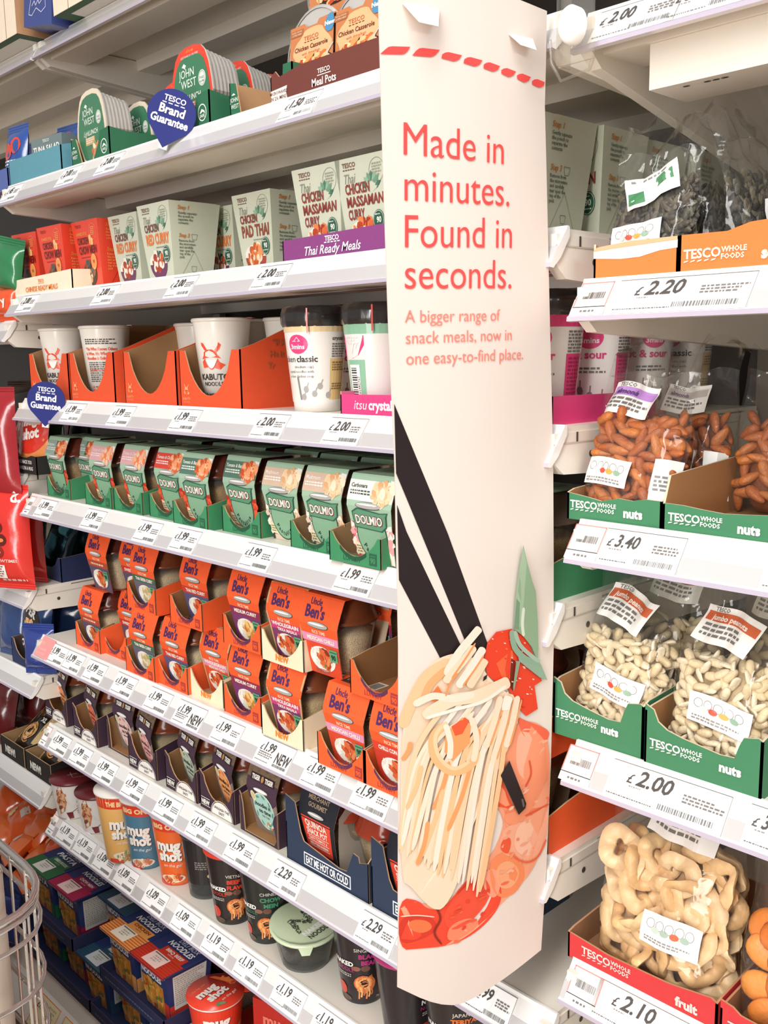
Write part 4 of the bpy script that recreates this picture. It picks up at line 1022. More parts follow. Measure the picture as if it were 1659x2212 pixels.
def kab_tray():
    fr = [(0, 0), (WK, 0), (WK, .085), (WK-.020, .085)]+[(WK-.022-(WK-.040)*i/12*1.0, .084-.066*(sin(pi*i/12)**.62)) for i in range(1, 12)]+[(.016, .085), (0, .085)]
    return tray_mesh(WK, .2, fr, [(0, 0), (.2, 0), (.2, .135), (.14, .135), (.03, .094), (0, .085)], .135, OR, ORI, art=kab_art, art_r=kab_side)
KX = [-1.742, -1.577, -1.385, -1.217]
for x, lab in zip(KX, ('orange noodle cup tray behind the teardrop sign', 'orange noodle cup tray holding the cup printed with a quotation', 'empty orange noodle cup tray', 'orange noodle cup tray holding the front-facing emblem cup')):
    tray('kab', kab_tray, lab, x, .038, Z['S4'], group='orange noodle cup trays')
kabuto_cup('front', 'white noodle cup with the helmet emblem behind the teardrop sign', 104, 780, .086, .60, X=-1.770)
kabuto_cup('back', 'white noodle cup printed with an orange quotation', 208, 780, .086, .75, X=-1.609)
kabuto_cup('front', 'white noodle cup with the helmet emblem, nearest the middle', 468, 780, .086, .60, X=-1.249)
for px, y, lab, k in ((146, .178, 'white noodle cup peeping between the first two trays', 'plain'), (300, .180, 'shadowed white noodle cup rim left of the empty tray', 'plain'), (335, .181, 'shadowed white noodle cup rim behind the empty tray', 'plain'), (570, .176, 'white noodle cup behind the emblem cup on the right', 'front')):
    kabuto_cup(k, lab, px, 715, y, 0.5, X={146: -1.772, 300: -1.448, 335: -1.352, 570: -1.190}[px])
kabuto_cup('front', 'white noodle cup behind the emblem cup on the left', 397, 715, .180, .9, X=-1.288)
# ------------------------------------------------------------------ crystal noodle cups
def itsu_cup(kind, label, X_, y, a=0.0):
    r0, r1, H = .031, .043, .115
    t = thing('noodle_cup', label, 'noodle cup', (X_, y, Z['S4']+.0005), a, 'cups with black wrapped lids')
    pk = '#e4427f'
    def body():
        b = MB(); b.lathe([(.001, .002), (r0, .0), (r0+.001, .012), (r0+.002, .0135), (r1, H)], '#f3efe9', 'gloss', 36); F = cupmap(r0, r1, H)
        if kind == 'chicken':
            b.rect(F, -.14, .105, .14, .114, '#e9cfa0', 'gloss', .0005, 40); b.rect(F, .034, .016, .066, .070, '#e4c489', 'gloss', .0006, 6)
            b.ell(F, -.008, .089, .014, .0125, pk, 'gloss', .0007, 20, rings=2); b.text(F, '3mins', -.008, .083, .0085, '#fbe9f0', 'gloss', bold=.03, h=.0011); b.line(F, [(-.015, .093), (-.004, .093), (-.008, .098), (-.012, .094)], .0007, '#fbe9f0', 'gloss', .0011)
            b.text(F, 'chicken', -.0135, .066, .0115, '#3a3634', 'gloss', 'r', h=.0009); b.text(F, 'classic', -.011, .066, .0115, '#3a3634', 'gloss', 'l', bold=.02, h=.0009)
            for i, l in enumerate(('(medium cup)', 'crystal noodles with', 'a clear chicken soup')): b.text(F, l, .012, .058-i*.0062, .005, '#5a5653', 'gloss', 'r', h=.0009, res=1)
            b.text(F, 'crystal noodle', .036, .094, .0072, '#3a3634', 'gloss', 'l', bold=.02, h=.0009); b.small(F, .036, .066, .088, 6, .0032, '#77726f', 3, .0009, 'gloss'); b.small(F, .037, .062, .064, 4, .0032, '#8a7448', 5, .0009, 'gloss'); b.small(F, .037, .062, .036, 3, .0032, '#8a7448', 6, .0009, 'gloss')
            b.line(F, [(-.012, .046), (-.009, .016)], .003, '#8a8784', 'gloss', .0009)
            for u, v in ((.0, .030), (.012, .024), (.02, .034), (-.004, .02), (.032, .022)): b.ell(F, u, v, .004, .0045, '#a8a5a2', 'gloss', .0009, 8); b.line(F, [(u, v), (u+.004, v+.009)], .0015, '#a8a5a2', 'gloss', .0009)
            b.line(F, [(-.03, .0155), (.04, .0155)], .0012, '#8a8784', 'gloss', .0009)
        elif kind == 'green':
            b.rect(F, -.14, .100, .14, .114, '#8fc0a0', 'gloss', .0005, 40); b.rect(F, -.035, .0, -.004, .068, '#8fc0a0', 'gloss', .0006, 6); b.rect(F, -.030, .008, -.012, .062, '#f6f3ef', 'gloss', .0009, 3)
            for i in range(16): b.rect(F, -.027, .012+i*.003, -.017, .012+i*.003+(.0018 if i % 3 else .001), '#3a3634', 'gloss', .0012)
            b.text(F, '5060262482767', -.0125, .012, .0055, '#4a4644', 'gloss', 'l', rot=pi/2, h=.0012, res=1)
            b.poly(F, [(-.04, .098), (-.004, .098), (-.004, .086), (-.012, .074), (-.022, .070), (-.04, .07)], pk, 'gloss', .0008); b.line(F, [(-.022, .076), (-.018, .088), (-.012, .09), (-.016, .082)], .001, '#fbe9f0', 'gloss', .0012); b.small(F, -.034, -.01, .095, 3, .0035, '#fbe9f0', 4, .0012, 'gloss')
        else:
            b.rect(F, -.14, .100, .14, .114, pk, 'gloss', .0005, 40); b.rect(F, .030, .0, .058, .072, pk, 'gloss', .0006, 6); b.small(F, .033, .055, .066, 14, .004, '#a82a58', 5, .0009, 'gloss')
            b.ell(F, .0, .089, .014, .0125, pk, 'gloss', .0007, 20, rings=2); b.text(F, '3mins', .0, .083, .0085, '#fbe9f0', 'gloss', bold=.03, h=.0011)
            b.text(F, 'hot & sour', .018, .066, .0125, '#d8407c', 'gloss', 'r', bold=.03, h=.0009); b.small(F, -.02, .018, .054, 2, .004, '#77726f', 5, .0009, 'gloss'); b.small(F, .031, .058, .094, 7, .0034, '#77726f', 5, .0009, 'gloss')
            for u, v in ((-.012, .030), (.0, .024), (.014, .02)): b.ell(F, u, v, .004, .0055, '#8a7478', 'gloss', .0009, 8); b.line(F, [(u, v), (u+.001, v+.012)], .0015, '#8a7478', 'gloss', .0009)
        return b.mesh('cup')
    put('cup', cached(('itsu', kind), body), t)
    def lid():
        b = MB(); rr = lambda a: 1+.012*sin(17*a)+.01*sin(29*a+1)
        b.lathe([(r1+.0005, H-.003), (r1+.003, H+.002), (r1+.0035, H+.012), (r1+.001, H+.021), (r1-.006, H+.024), (.001, H+.024)], '#2a2726', 'wrap', 60, rfun=rr)
        F = cupmap(r1+.0042, r1+.003, 1.0); b.rect(lambda u, v, h: F(u, v, h)+Vector((0, 0, H-.012)), .008, .0, .0100, .032, '#d8342c', 'gloss', .0008); return b.mesh('wrapped_lid')
    put('wrapped_lid', cached('itsulid', lid), t)
    return t
itsu_cup('chicken', 'white noodle cup reading classic under a black wrapped lid', at(688, 780, .082).x, .078, .45)
itsu_cup('green', 'noodle cup with pale green side and barcode, next to the banner', at(815, 780, .09).x, .09, .5)
itsu_cup('sour', 'dark-shaded pink and white noodle cup behind the white classic cup', at(765, 780, .16).x, .165, .4)
for k, (yy, nm) in enumerate(((.085, 'first'), (.180, 'second'), (.275, 'third'), (.372, 'last'))):
    itsu_cup('sour' if k != 3 else 'chicken', 'pink and white noodle cup, %s of the row right of the banner' % nm, -.645, yy, (.45, .45, 1.0, .4)[k])
w6 = .325
def itsu_art(b, F):
    b.text(F, 'itsu', .026, .0085, .0165, '#fbe9f0', 'gloss', 'l', shear=.2); b.text(F, 'crystal noodles', .052, .0085, .0165, '#fbe9f0', 'gloss', 'l', bold=.035, sx=.95)
tray('itsu', lambda: tray_mesh(w6, .2, [(0, 0), (w6, 0), (w6, .030), (0, .026)], [(0, 0), (.2, 0), (.2, .028), (0, .030)], .028, '#e4427f', '#e9709c', mat='gloss', art=itsu_art), 'hot pink tray under the cups beside the banner', at(737, 870, .035).x+w6/2, .034, Z['S4'])
# ================================================================== pots in card sleeves (pasta, rice and noodle pots)
SPROF = [(0, .0125, .0325), (.018, .0090, .0335), (.040, .0045, .0352), (.060, .0010, .0378), (.072, -.0015, .0395), (.080, .0000, .0402), (.094, .0050, .0408), (.1085, .0110, .0412), (.1110, .0128, .0412)]
def sleeve_map(k=1.0):
    def F(u, v, hh=0.0):
        """u metres measured at the widest place, v metres up the front"""
        vv = min(max(v, 0), .111)
        for (a, ya, wa), (c, yc, wc) in zip(SPROF[:-1], SPROF[1:]):
            if a <= vv <= c:
                t = (vv-a)/(c-a); y = ya+(yc-ya)*t; w = wa+(wc-wa)*t; sl = (yc-ya)/(c-a)
                n = Vector((0, -1, sl)).normalized()
                return Vector((u*w/.0412*k, y, v))+n*hh
    return F
def sleeve_mesh(front, top, art, k=1.0, inside='#b9a68e'):
    b = MB(); F = sleeve_map(k); D = .096
    N = 12
    vs_ = [p[0] for p in SPROF]
    P = [[F(-.0412+.0824*i/4, v, 0) for v in vs_] for i in range(5)]
    b.grid(P, front, 'card', False)
    b.grid([[q+Vector((0, .0006, 0)) for q in r_] for r_ in P][::-1], inside, 'card', False)
    Q = [[Vector((q.x, D-q.y, q.z)) for q in r_] for r_ in P]; b.grid(Q[::-1], front, 'card', False); b.grid([[q-Vector((0, .0006, 0)) for q in r_] for r_ in Q], inside, 'card', False)
    w = .0412*k
    b.hexa([(-w, .0128, .1106), (w, .0128, .1106), (w, D-.0128, .1106), (-w, D-.0128, .1106), (-w, .0128, .1112), (w, .0128, .1112), (w, D-.0128, .1112), (-w, D-.0128, .1112)], top)
    Ft = lambda u, v, h=0: Vector((u*k, .0128+v, .1112+h))
    art(b, F, Ft)
    return b
def slot(b, F, cv, ru, rv, edge='#8a8580', dark='#4a4540'):
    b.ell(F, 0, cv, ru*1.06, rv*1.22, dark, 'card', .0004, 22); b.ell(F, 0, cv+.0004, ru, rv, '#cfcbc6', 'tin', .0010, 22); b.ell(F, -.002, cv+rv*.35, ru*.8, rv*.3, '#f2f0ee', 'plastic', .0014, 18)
def pot_parts(t, lidcol, fill, fillname, wall='#e9e4da', fillh=.060):
    def pot():
        b = MB(); b.lathe([(.001, .001), (.026, .001), (.0275, .0), (.029, .004), (.0425, .066), (.0435, .072), (.0470, .074), (.0472, .0765)], wall, 'pot_wall', 32); return b.mesh('pot')
    put('pot', cached(('pot', wall), pot), t).location = (0, .048, 0)
    def lid():
        b = MB(); b.lathe([(.0474, .0745), (.0476, .0772), (.0455, .0785), (.0425, .085), (.0362, .1060), (.034, .1080), (.001, .1085)], lidcol, 'lid_plastic', 32); return b.mesh('domed_lid')
    put('domed_lid', cached(('lid', lidcol), lid), t).location = (0, .048, 0)
    def fl():
        b = MB(); R = random.Random(4)
        b.lathe([(.001, .003), (.0258, .003), (.0268, .006), (.0268+.0128*fillh/.062, fillh-.003), (.024, fillh+.003), (.001, fillh+.005)], fill, 'grain', 26, rfun=lambda a: 1+.012*sin(7*a)+.01*sin(13*a+1)); return b.mesh(fillname)
    o = put(fillname, cached(('fill', fill, fillh), fl), t); o.location = (0, .048, 0); o['kind'] = 'stuff'
def sleeve_pot(name, key, art_mesh, label, x, y, z, rz, group, lidcol, fill, fillname, wall='#e9e4da', tilt=0.0):
    t = thing(name, label, 'meal pot', (x, y, z), rz, group, rx=tilt)
    put('card_sleeve', cached(('sleeve', key), lambda: art_mesh().mesh('card_sleeve')), t)
    pot_parts(t, lidcol, fill, fillname, wall)
    return t
def scoop_tray_mesh(w, co, ci, hf=.045, dip=.034, d=.2, text=None, tc=None, band=None, hb=.08):
    n = 14
    fr = [(0, 0), (w, 0), (w, hf)]+[(w-.006-(w-.012)*i/n, hf-dip*sin(pi*i/n)**.75) for i in range(n+1)]+[(0, hf)]
    def art(b, F):
        if band:
            O = [(w-.010-(w-.02)*i/n, hf-.0005-dip*sin(pi*i/n)**.75) for i in range(3, n-1)]; I = [(u, v-.0055) for u, v in O]
            for i in range(len(O)-1): b.poly(F, [O[i], O[i+1], I[i+1], I[i]], band, 'card', .0004)
        if text == 'lunch':
            b.text(F, 'PERFECT FOR', w*.44, .0125, .0038, tc, bold=.02, res=1, h=.0005); b.text(F, 'LUNCH', w*.44, .0042, .0092, tc, bold=.01, h=.0005)
            b.rect(F, w*.78, .0035, w*.92, .0185, tc, 'card', .0005); b.text(F, '90', w*.85, .0065, .0092, co, bold=.04, h=.0008); b.rect(F, w*.80, .0148, w*.9, .0156, co, 'card', .0008)
        elif text: b.text(F, text, w*.5, .0055, .0125, tc, bold=.04)
    return tray_mesh(w, d, fr, [(0, 0), (d, 0), (d, hb), (d*.62, hb), (d*.18, hf+.006), (0, hf)], hb, co, ci, art=art)
# ------------------------------------------------------------------ pasta pots
SGE = '#a0bfa6'
def pasta_art(band, bandtext, tcol, sub, right, hd_split=None):
    def art(b, F, Ft):
        b.rect(F, -.0412, .079, .0412, .1035, band, 'card', .0003, 1, 3)
        if hd_split: b.rect(F, -.0412, .079, -.002, .1045, hd_split, 'card', .0004, 1, 3)
        b.text(F, bandtext, -.037, .0945, .0068, tcol, 'card', 'l', bold=.02); b.small(F, -.037, .002, .0895, 2, .0034, tcol, 4)
        b.blob(F, .021, .089, .0185, .0135, right, 54, .0045, 9, .0008, 'card', 1.5)
        b.poly(F, [(.041, .105), (.041, .085), (.030, .106)], '#e9e7e2', 'card', .0007)
        slot(b, F, .0735, .0235, .0038)
        # produce printed down both edges
        for sg, c in ((-1, sub[0]), (1, sub[1])):
            b.poly(F, [(sg*.0412, .052), (sg*.031, .050), (sg*.024, .030), (sg*.018, .004), (sg*.0412, .0)][::sg], c, 'card', .0003)
            b.blob(F, sg*.034, .030, .007, .018, [c, sub[2], sub[3]], 14, .0055, 3, .0004)
        b.poly(F, [(-.0412, .026), (-.022, .022), (-.020, .008), (-.0412, .010)], '#e9ddb8', 'card', .0006); b.small(F, -.039, -.022, .019, 3, .0035, '#8a7a58', 3, .0008)
        b.rect(F, -.034, .0, .034, .008, sub[2], 'card', .0005)
        # oval panel under the name badge
        ov = [(.030*cos(a), .034+.030*sin(a)) for a in [2*pi*i/26 for i in range(26)]]
        b.poly(F, [(u*1.08, (v-.034)*1.07+.034) for u, v in ov], '#2f5c48', 'card', .0009); b.poly(F, ov, '#86b090', 'card', .0011)
        wave = [(-.031, .046), (.022, .044), (.031, .050), (.031, .063), (.034, .067), (.020, .0655), (-.020, .069), (-.031, .064)]
        b.poly(F, [(u*1.07, (v-.056)*1.12+.056) for u, v in wave], '#2f5c48', 'card', .0013); b.poly(F, wave, '#5f9474', 'card', .0015)
        b.text(F, 'DOLMIO', -.001, .0505, .0155, '#7a2a24', 'card', bold=.075, width=.055, h=.0017); b.text(F, 'DOLMIO', -.001, .0508, .0152, '#f6f1ea', 'card', bold=.02, width=.052, h=.0020)
        # curved lettering
        for i, ch in enumerate('PastaVita'):
            a = radians(-148+116*i/8); b.text(F, ch, .0235*cos(a), .034+.0255*sin(a), .0095, '#22382e', 'card', bold=.02, rot=a+pi/2, h=.0014)
        b.rect(Ft, -.0412, 0, .0412, .02, SGE, 'card', .0003); b.rect(Ft, -.02, .03, .02, .06, '#5f7a68', 'card', .0004)
    return art
TOMC = ('#d8452c', '#d8452c', '#e8603c', '#b8321f')
OPA = ['#e8814f', '#f0a273', '#d9653a', '#f3b88f', '#c9552c']; CRP = ['#ecd2ac', '#f3e2c6', '#dcb88c', '#f0c9a0', '#e0a878']
PASTA = {'grey': ('#3f5f50', 'Bolognese', '#dfe7de', TOMC, OPA, '#8ea59c'), 'pink': ('#dba6ab', 'Tomato & Cheese', '#f4e6e2', TOMC, OPA[:2]+['#efb498', '#f4cdb6'], None), 'red': ('#d8483c', 'Tomato & Chilli', '#f8e6de', TOMC, OPA, None),
         'basil': ('#57786a', 'Tomato & Basil', '#eef2e8', TOMC, OPA, None), 'mushroom': ('#d5b8a2', 'Mushroom', '#f8f1ea', ('#4a3a30', '#e0995f', '#d9c9b4', '#f0e8da'), CRP, None), 'carbonara': ('#f1efe6', 'Carbonara', '#4a4f48', ('#c9565a', '#e6e2d8', '#e9a0a0', '#f0e6da'), CRP, None)}
def pasta(kind, label, px, py, y, rz=0.0, raised=0.0022):
    bd = PASTA[kind]
    return sleeve_pot('pasta_pot', ('pasta', kind), lambda: sleeve_mesh(SGE, '#7d8f82', pasta_art(*bd[:5], hd_split=bd[5])), label, at(px, py, y).x, y, Z['S5']+raised, rz, 'pasta pots in sage green sleeves', '#8a4234' if kind not in ('mushroom', 'carbonara') else '#a08a78', '#dcc09a', 'pasta_filling', '#d8d2c6')
for a in (('grey', 'pasta pot with grey and dark green header, at the far end', 119, 990, 0.0455), ('grey', 'pasta pot with grey and dark green header, second from the far end', 184, 997, 0.0755), ('pink', 'pasta pot with pink header overlapping the second dark-headed one', 217, 1006, 0.0435), ('pink', 'pasta pot with pink header standing clear, fourth from the far end', 286, 1013, 0.0455),
          ('red', 'pasta pot with a red header', 362, 1025, 0.0495), ('basil', 'pasta pot with grey-green basil header beside the red one', 419, 1039, 0.0335), ('basil', 'pasta pot with grey-green basil header beside the untrayed pot', 516, 1047, 0.0515)):
    pasta(*a)
pasta('mushroom', 'mushroom pasta pot standing on the shelf without a tray', 604, 1064, .045, 0, .0004)
pasta('mushroom', 'mushroom pasta pot sitting in its green tray', 695, 1075, .0365)
pasta('carbonara', 'carbonara pasta pot with white header, next to the banner', 797, 1091, .0215)
for k, (x_, y_, kd) in enumerate(((-1.477, .152, 'pink'), (-1.366, .156, 'red'), (-1.289, .148, 'basil'), (-1.17, .158, 'basil'), (-1.073, .150, 'mushroom'), (-.983, .150, 'mushroom'), (-.89, .136, 'carbonara'))):
    o = pasta(kd, 'second-row pasta pot behind the %s, only its shadowed top showing' % ('pink-headed pot', 'red-headed pot', 'left basil pot', 'right basil pot', 'untrayed mushroom pot', 'trayed mushroom pot', 'carbonara pot')[k], 400, 1000, y_); o.location.x = x_
o = pasta('carbonara', 'pasta pot end seen between banner and almond tray', 400, 1000, .030); o.location = (-.645, .03, Z['S5']+.0022)
PG, PGI, PGT = '#3f8a5e', '#a8865e', '#2c5f44'
mk_ = lambda: scoop_tray_mesh(.096, PG, PGI, .038, .027, .2, 'lunch', PGT, '#245038', .05)
for k, (x_, y_, lab) in enumerate(((-1.738, .040, 'green scoop tray at the far end of the pasta shelf'), (-1.655, .068, 'green scoop tray set back behind its neighbour, second along'), (-1.577, .036, 'green scoop tray under the overlapping pink-headed pot'), (-1.4765, .038, 'green scoop tray under the clear-standing pink-headed pot'), (-1.366, .042, 'green scoop tray under the red-headed pasta pot'), (-1.268, .026, 'green scoop tray under the left basil pot'), (-1.160, .044, 'green scoop tray under the right basil pot'), (-.980, .031, 'green scoop tray under the trayed mushroom pot'), (-.882, .016, 'green scoop tray under the carbonara pot'), (-.64, .016, 'green scoop tray end behind the banner'))):
    tray('pastatray', mk_, lab, x_, y_, Z['S5'], 0, 'green pasta pot trays')
# ------------------------------------------------------------------ rice pots, two tiers
UO, UOI, UOT = '#f2602f', '#9a6c44', '#a83a34'
def rice_art(l1, band, food, low, kraft=False, l2=None):
    def art(b, F, Ft):
        if kraft:
            for sg in (-1, 1): b.rect(F, sg*.0412, 0, sg*.0375, .111, '#c9a272', 'card', .0003, 1, 8)
        for i in range(17): b.rect(F, -.036+i*.0045, .02, -.0357+i*.0045, .110, '#ea5526', 'card', .00025, 1, 7)
        b.text(F, 'Uncle', -.0105, .098, .0125, '#4a2a5e', 'card', bold=.012, shear=.1, sx=.82); b.text(F, "Ben's", -.009, .0815, .0215, '#4a2a5e', 'card', bold=.03, width=.040)
        slot(b, F, .0725, .0215, .0040)
        b.text(F, 'RICE TIME', 0, .0605, .0066, '#ffd9b8', 'card', bold=.02)
        kw = .0372 if kraft else .0412
        b.rect(F, -kw, .047, kw, .0585, band, 'card', .0004, 1, 3)
        b.rect(F, -kw, .0, kw, .047, low, 'card', .0003, 1, 5)
        if l2: b.text(F, l1, 0, .0525, .0078, '#f8e9dc', 'card', bold=.04, width=.066); b.text(F, l2, .004, .0455, .0062, '#f8e9dc', 'card', bold=.03, width=.05)
        elif l1: b.text(F, l1, .002, .0500, .0078, '#f8ece0', 'card', bold=.035, width=.062)
        else: b.small(F, -.028, .028, .051, 1, .006, '#f0c9b0', 4)
        b.ell(F, -.001, .024, .031, .0185, '#f1ece2', 'card', .0006, 26); b.ell(F, -.001, .025, .027, .015, '#e4ddd0', 'card', .0007, 22)
        b.blob(F, .004, .026, .018, .012, food, 48, .0042, 6, .0010); b.blob(F, -.018, .026, .009, .010, ['#f3efe6', '#e6dfd0', '#faf7f0'] if not kraft else food, 18, .003, 3, .0009)
        b.poly(F, [(.0, .014), (.006, .018), (.003, .011)], '#5f8a4c', 'card', .0014)
        b.rect(F, .020, .0245, .0385, .0425, '#5f9f78', 'card', .0016, 1, 2); b.text(F, '90', .029, .028, .0105, '#1f3a2c', 'card', bold=.04, h=.0019); b.rect(F, .0215, .0385, .037, .0398, '#2f5c44', 'card', .0019)
        b.small(F, -.024, .022, .0065, 2, .0034, '#a8605a', 5, .0012)
        b.rect(Ft, -.030, .01, .012, .045, '#3a2a26', 'card', .0003); b.text(Ft, 'PERFECT FOR', -.009, .034, .005, '#c9b9a8', h=.0005, res=1); b.text(Ft, 'LUNCH', -.009, .018, .010, '#c9b9a8', h=.0005); b.rect(Ft, .014, .012, .033, .04, '#e6ddcc', 'card', .0003)
        for i in range(9): b.rect(Ft, .016+i*.0017, .016, .0169+i*.0017, .036, '#4a4440', 'card', .0005)
    return art
CH = ['#b8401f', '#d9683a', '#e08a55', '#8a2c18', '#c9532c']; GC = ['#d9c9a0', '#c9b07a', '#eadfc4', '#a8a86a']; MC = ['#e0a050', '#eac27e', '#d08a38', '#f0d8a8', '#c9742c']
RICE = {'orange': ('', '#b04a2e', CH, '#5c5066', False, None), 'sweet': ('SWEET CHILLI', '#c8362c', CH, '#5c5066', False, None), 'green': ('THAI GREEN CURRY', '#3d6b52', GC, '#6a6274', False, None), 'red': ('THAI RED CURRY', '#c8402c', CH, '#5d547a', False, None),
        'medium': ('MEDIUM CURRY', '#8e2f4c', MC, '#7a3a6a', False, None), 'tikka': ('WHOLEGRAIN', '#c9407a', CH, '#7f3a66', True, 'TIKKA MASALA'), 'wgmex': ('WHOLEGRAIN', '#e08aa6', CH, '#d8542f', True, 'MEXICAN CHILLI'), 'mexican': ('MEXICAN CHILLI', '#e093b4', CH, '#d84a2c', False, None), 'carne': ('CHILLI CON CARNE', '#d8402c', CH, '#c83a28', False, None)}
def rice(kind, label, x, y, tier, rz=0.0, raised=.0022, tilt=0.0):
    z = Z['S6']+(.1118 if tier else 0)+raised
    return sleeve_pot('rice_pot', ('rice', kind), lambda: sleeve_mesh(UO, '#ea5c2c' if not RICE[kind][4] else '#c9a272', rice_art(*RICE[kind])), label, x, y, z, rz, 'rice pots in orange sleeves', '#a85a38' if kind not in ('sweet', 'orange') else '#7a3a2c', '#efe6d4' if not RICE[kind][4] else '#d9c6a2', 'rice_filling', '#efe9de', tilt)  # brown lid tint paints in the reflection of the orange sleeves
def scoop(kind, lab, x, y, z, w=.096, rz=0):
    if kind == 'o': tray('ricetray', lambda: scoop_tray_mesh(.096, UO, UOI, .045, .033, .19, 'lunch', UOT, '#5a2f50', .06), lab, x, y, z, rz, 'orange rice pot trays')
    else: tray('ricecream', lambda: scoop_tray_mesh(.096, '#ece0bf', '#b89a72', .045, .033, .19, 'NEW', '#f08a2f', None, .05), lab, x, y, z, rz, 'cream rice pot trays')
Zs6 = Z['S6']; Zt6 = Z['S6']+.1118
mid = lambda a, c, py, y: (at(a, py, y).x+at(c, py, y).x)/2
BT = [  # lower tier: pot kind, tray, x from front edge pixels, y of the tray front
 ('orange', 'o', mid(165, 217, 1395, .045), .045, 'far-end rice pot of the lower tier', 0), ('sweet', 'o', mid(222, 275, 1430, .055), .055, 'lower-tier rice pot set back behind the green curry one', .028),
 ('green', 'o', mid(272, 336, 1455, .028), .028, 'lower-tier Thai green curry rice pot', 0), ('red', 'o', mid(340, 406, 1480, .036), .036, 'lower-tier Thai red curry rice pot', 0), ('wgmex', 'c', mid(412, 483, 1515, .042), .042, 'lower-tier wholegrain rice pot in the smaller cream tray', .012),
 ('medium', 'o', mid(487, 563, 1545, .036), .036, 'lower-tier medium curry rice pot', 0), ('tikka', 'c', mid(567, 655, 1590, .022), .022, 'lower-tier wholegrain tikka rice pot in a cream tray', 0), ('mexican', 'o', mid(692, 785, 1650, .012), .012, 'lower-tier Mexican chilli rice pot', 0), ('carne', 'o', mid(797, 887, 1690, .012), .012, 'lower-tier chilli rice pot cut off by the banner', 0)]
for kd, tr, x_, y_, lab, dy in BT:
    scoop(tr, ('orange' if tr == 'o' else 'cream')+' tray under the '+lab, x_, y_, Zs6)
    rice(kd, lab, x_+.001, y_+.0045+dy, 0)
TT = [('green', 'o', mid(275, 335, 1290, .045), .045, 'upper-tier Thai green curry rice pot', 0), ('red', 'o', mid(366, 437, 1315, .045), .045, 'upper-tier Thai red curry rice pot', .012), ('medium', 'o', mid(482, 565, 1385, .036), .036, 'upper-tier medium curry rice pot', 0), ('tikka', 'c', mid(567, 655, 1425, .028), .028, 'upper-tier wholegrain tikka rice pot in a cream tray', 0)]
for kd, tr, x_, y_, lab, dy in TT:
    scoop(tr, ('orange' if tr == 'o' else 'cream')+' tray under the '+lab, x_, y_, Zt6)
    rice(kd, lab, x_+.001, y_+.0045+dy, 1)
rice('orange', 'upper-tier rice pot at the far end, standing without a tray', mid(190, 222, 1213, .06)+.004, .060, 1, 0, .0006)
rice('sweet', 'upper-tier rice pot tucked left of the green curry one, without a tray', mid(245, 285, 1205, .06), .075, 1, 0, .0006)
rice('mexican', 'upper-tier Mexican chilli rice pot standing without a tray', at(688, 1370, .030).x, .030, 1, .0, .0006)
scoop('o', 'empty orange tray on the upper tier beside the banner', at(757, 1500, .02).x+.048, .020, Zt6)
for x_, y_, lab in ((-.97, .125, 'rice pot behind the untrayed Mexican chilli pot'), (-1.08, .130, 'rice pot behind the upper tikka pot'), (-1.18, .140, 'rice pot behind the upper medium curry pot'), (-1.335, .15, 'rice pot behind the upper red curry pot')):
    rice('medium', 'shadowed '+lab, x_, y_, 1)
    o = rice('medium', 'lower shadowed '+lab.replace('upper ', 'stacked '), x_, y_, 0)
# right hand end of the rice shelf, beyond the banner
rice('tikka', 'rice pot in the orange tray right of the banner, above its foot', -.665, .035, 0)
scoop('o', 'orange tray right of the banner under the dried apple shelf', -.638, .026, Zs6)
rice('green', 'stacked rice pot glimpsed right of the banner behind the peanut tray', -.665, .035, 1)
scoop('o', 'orange upper tray glimpsed right of the banner behind the peanuts', -.638, .026, Zt6)
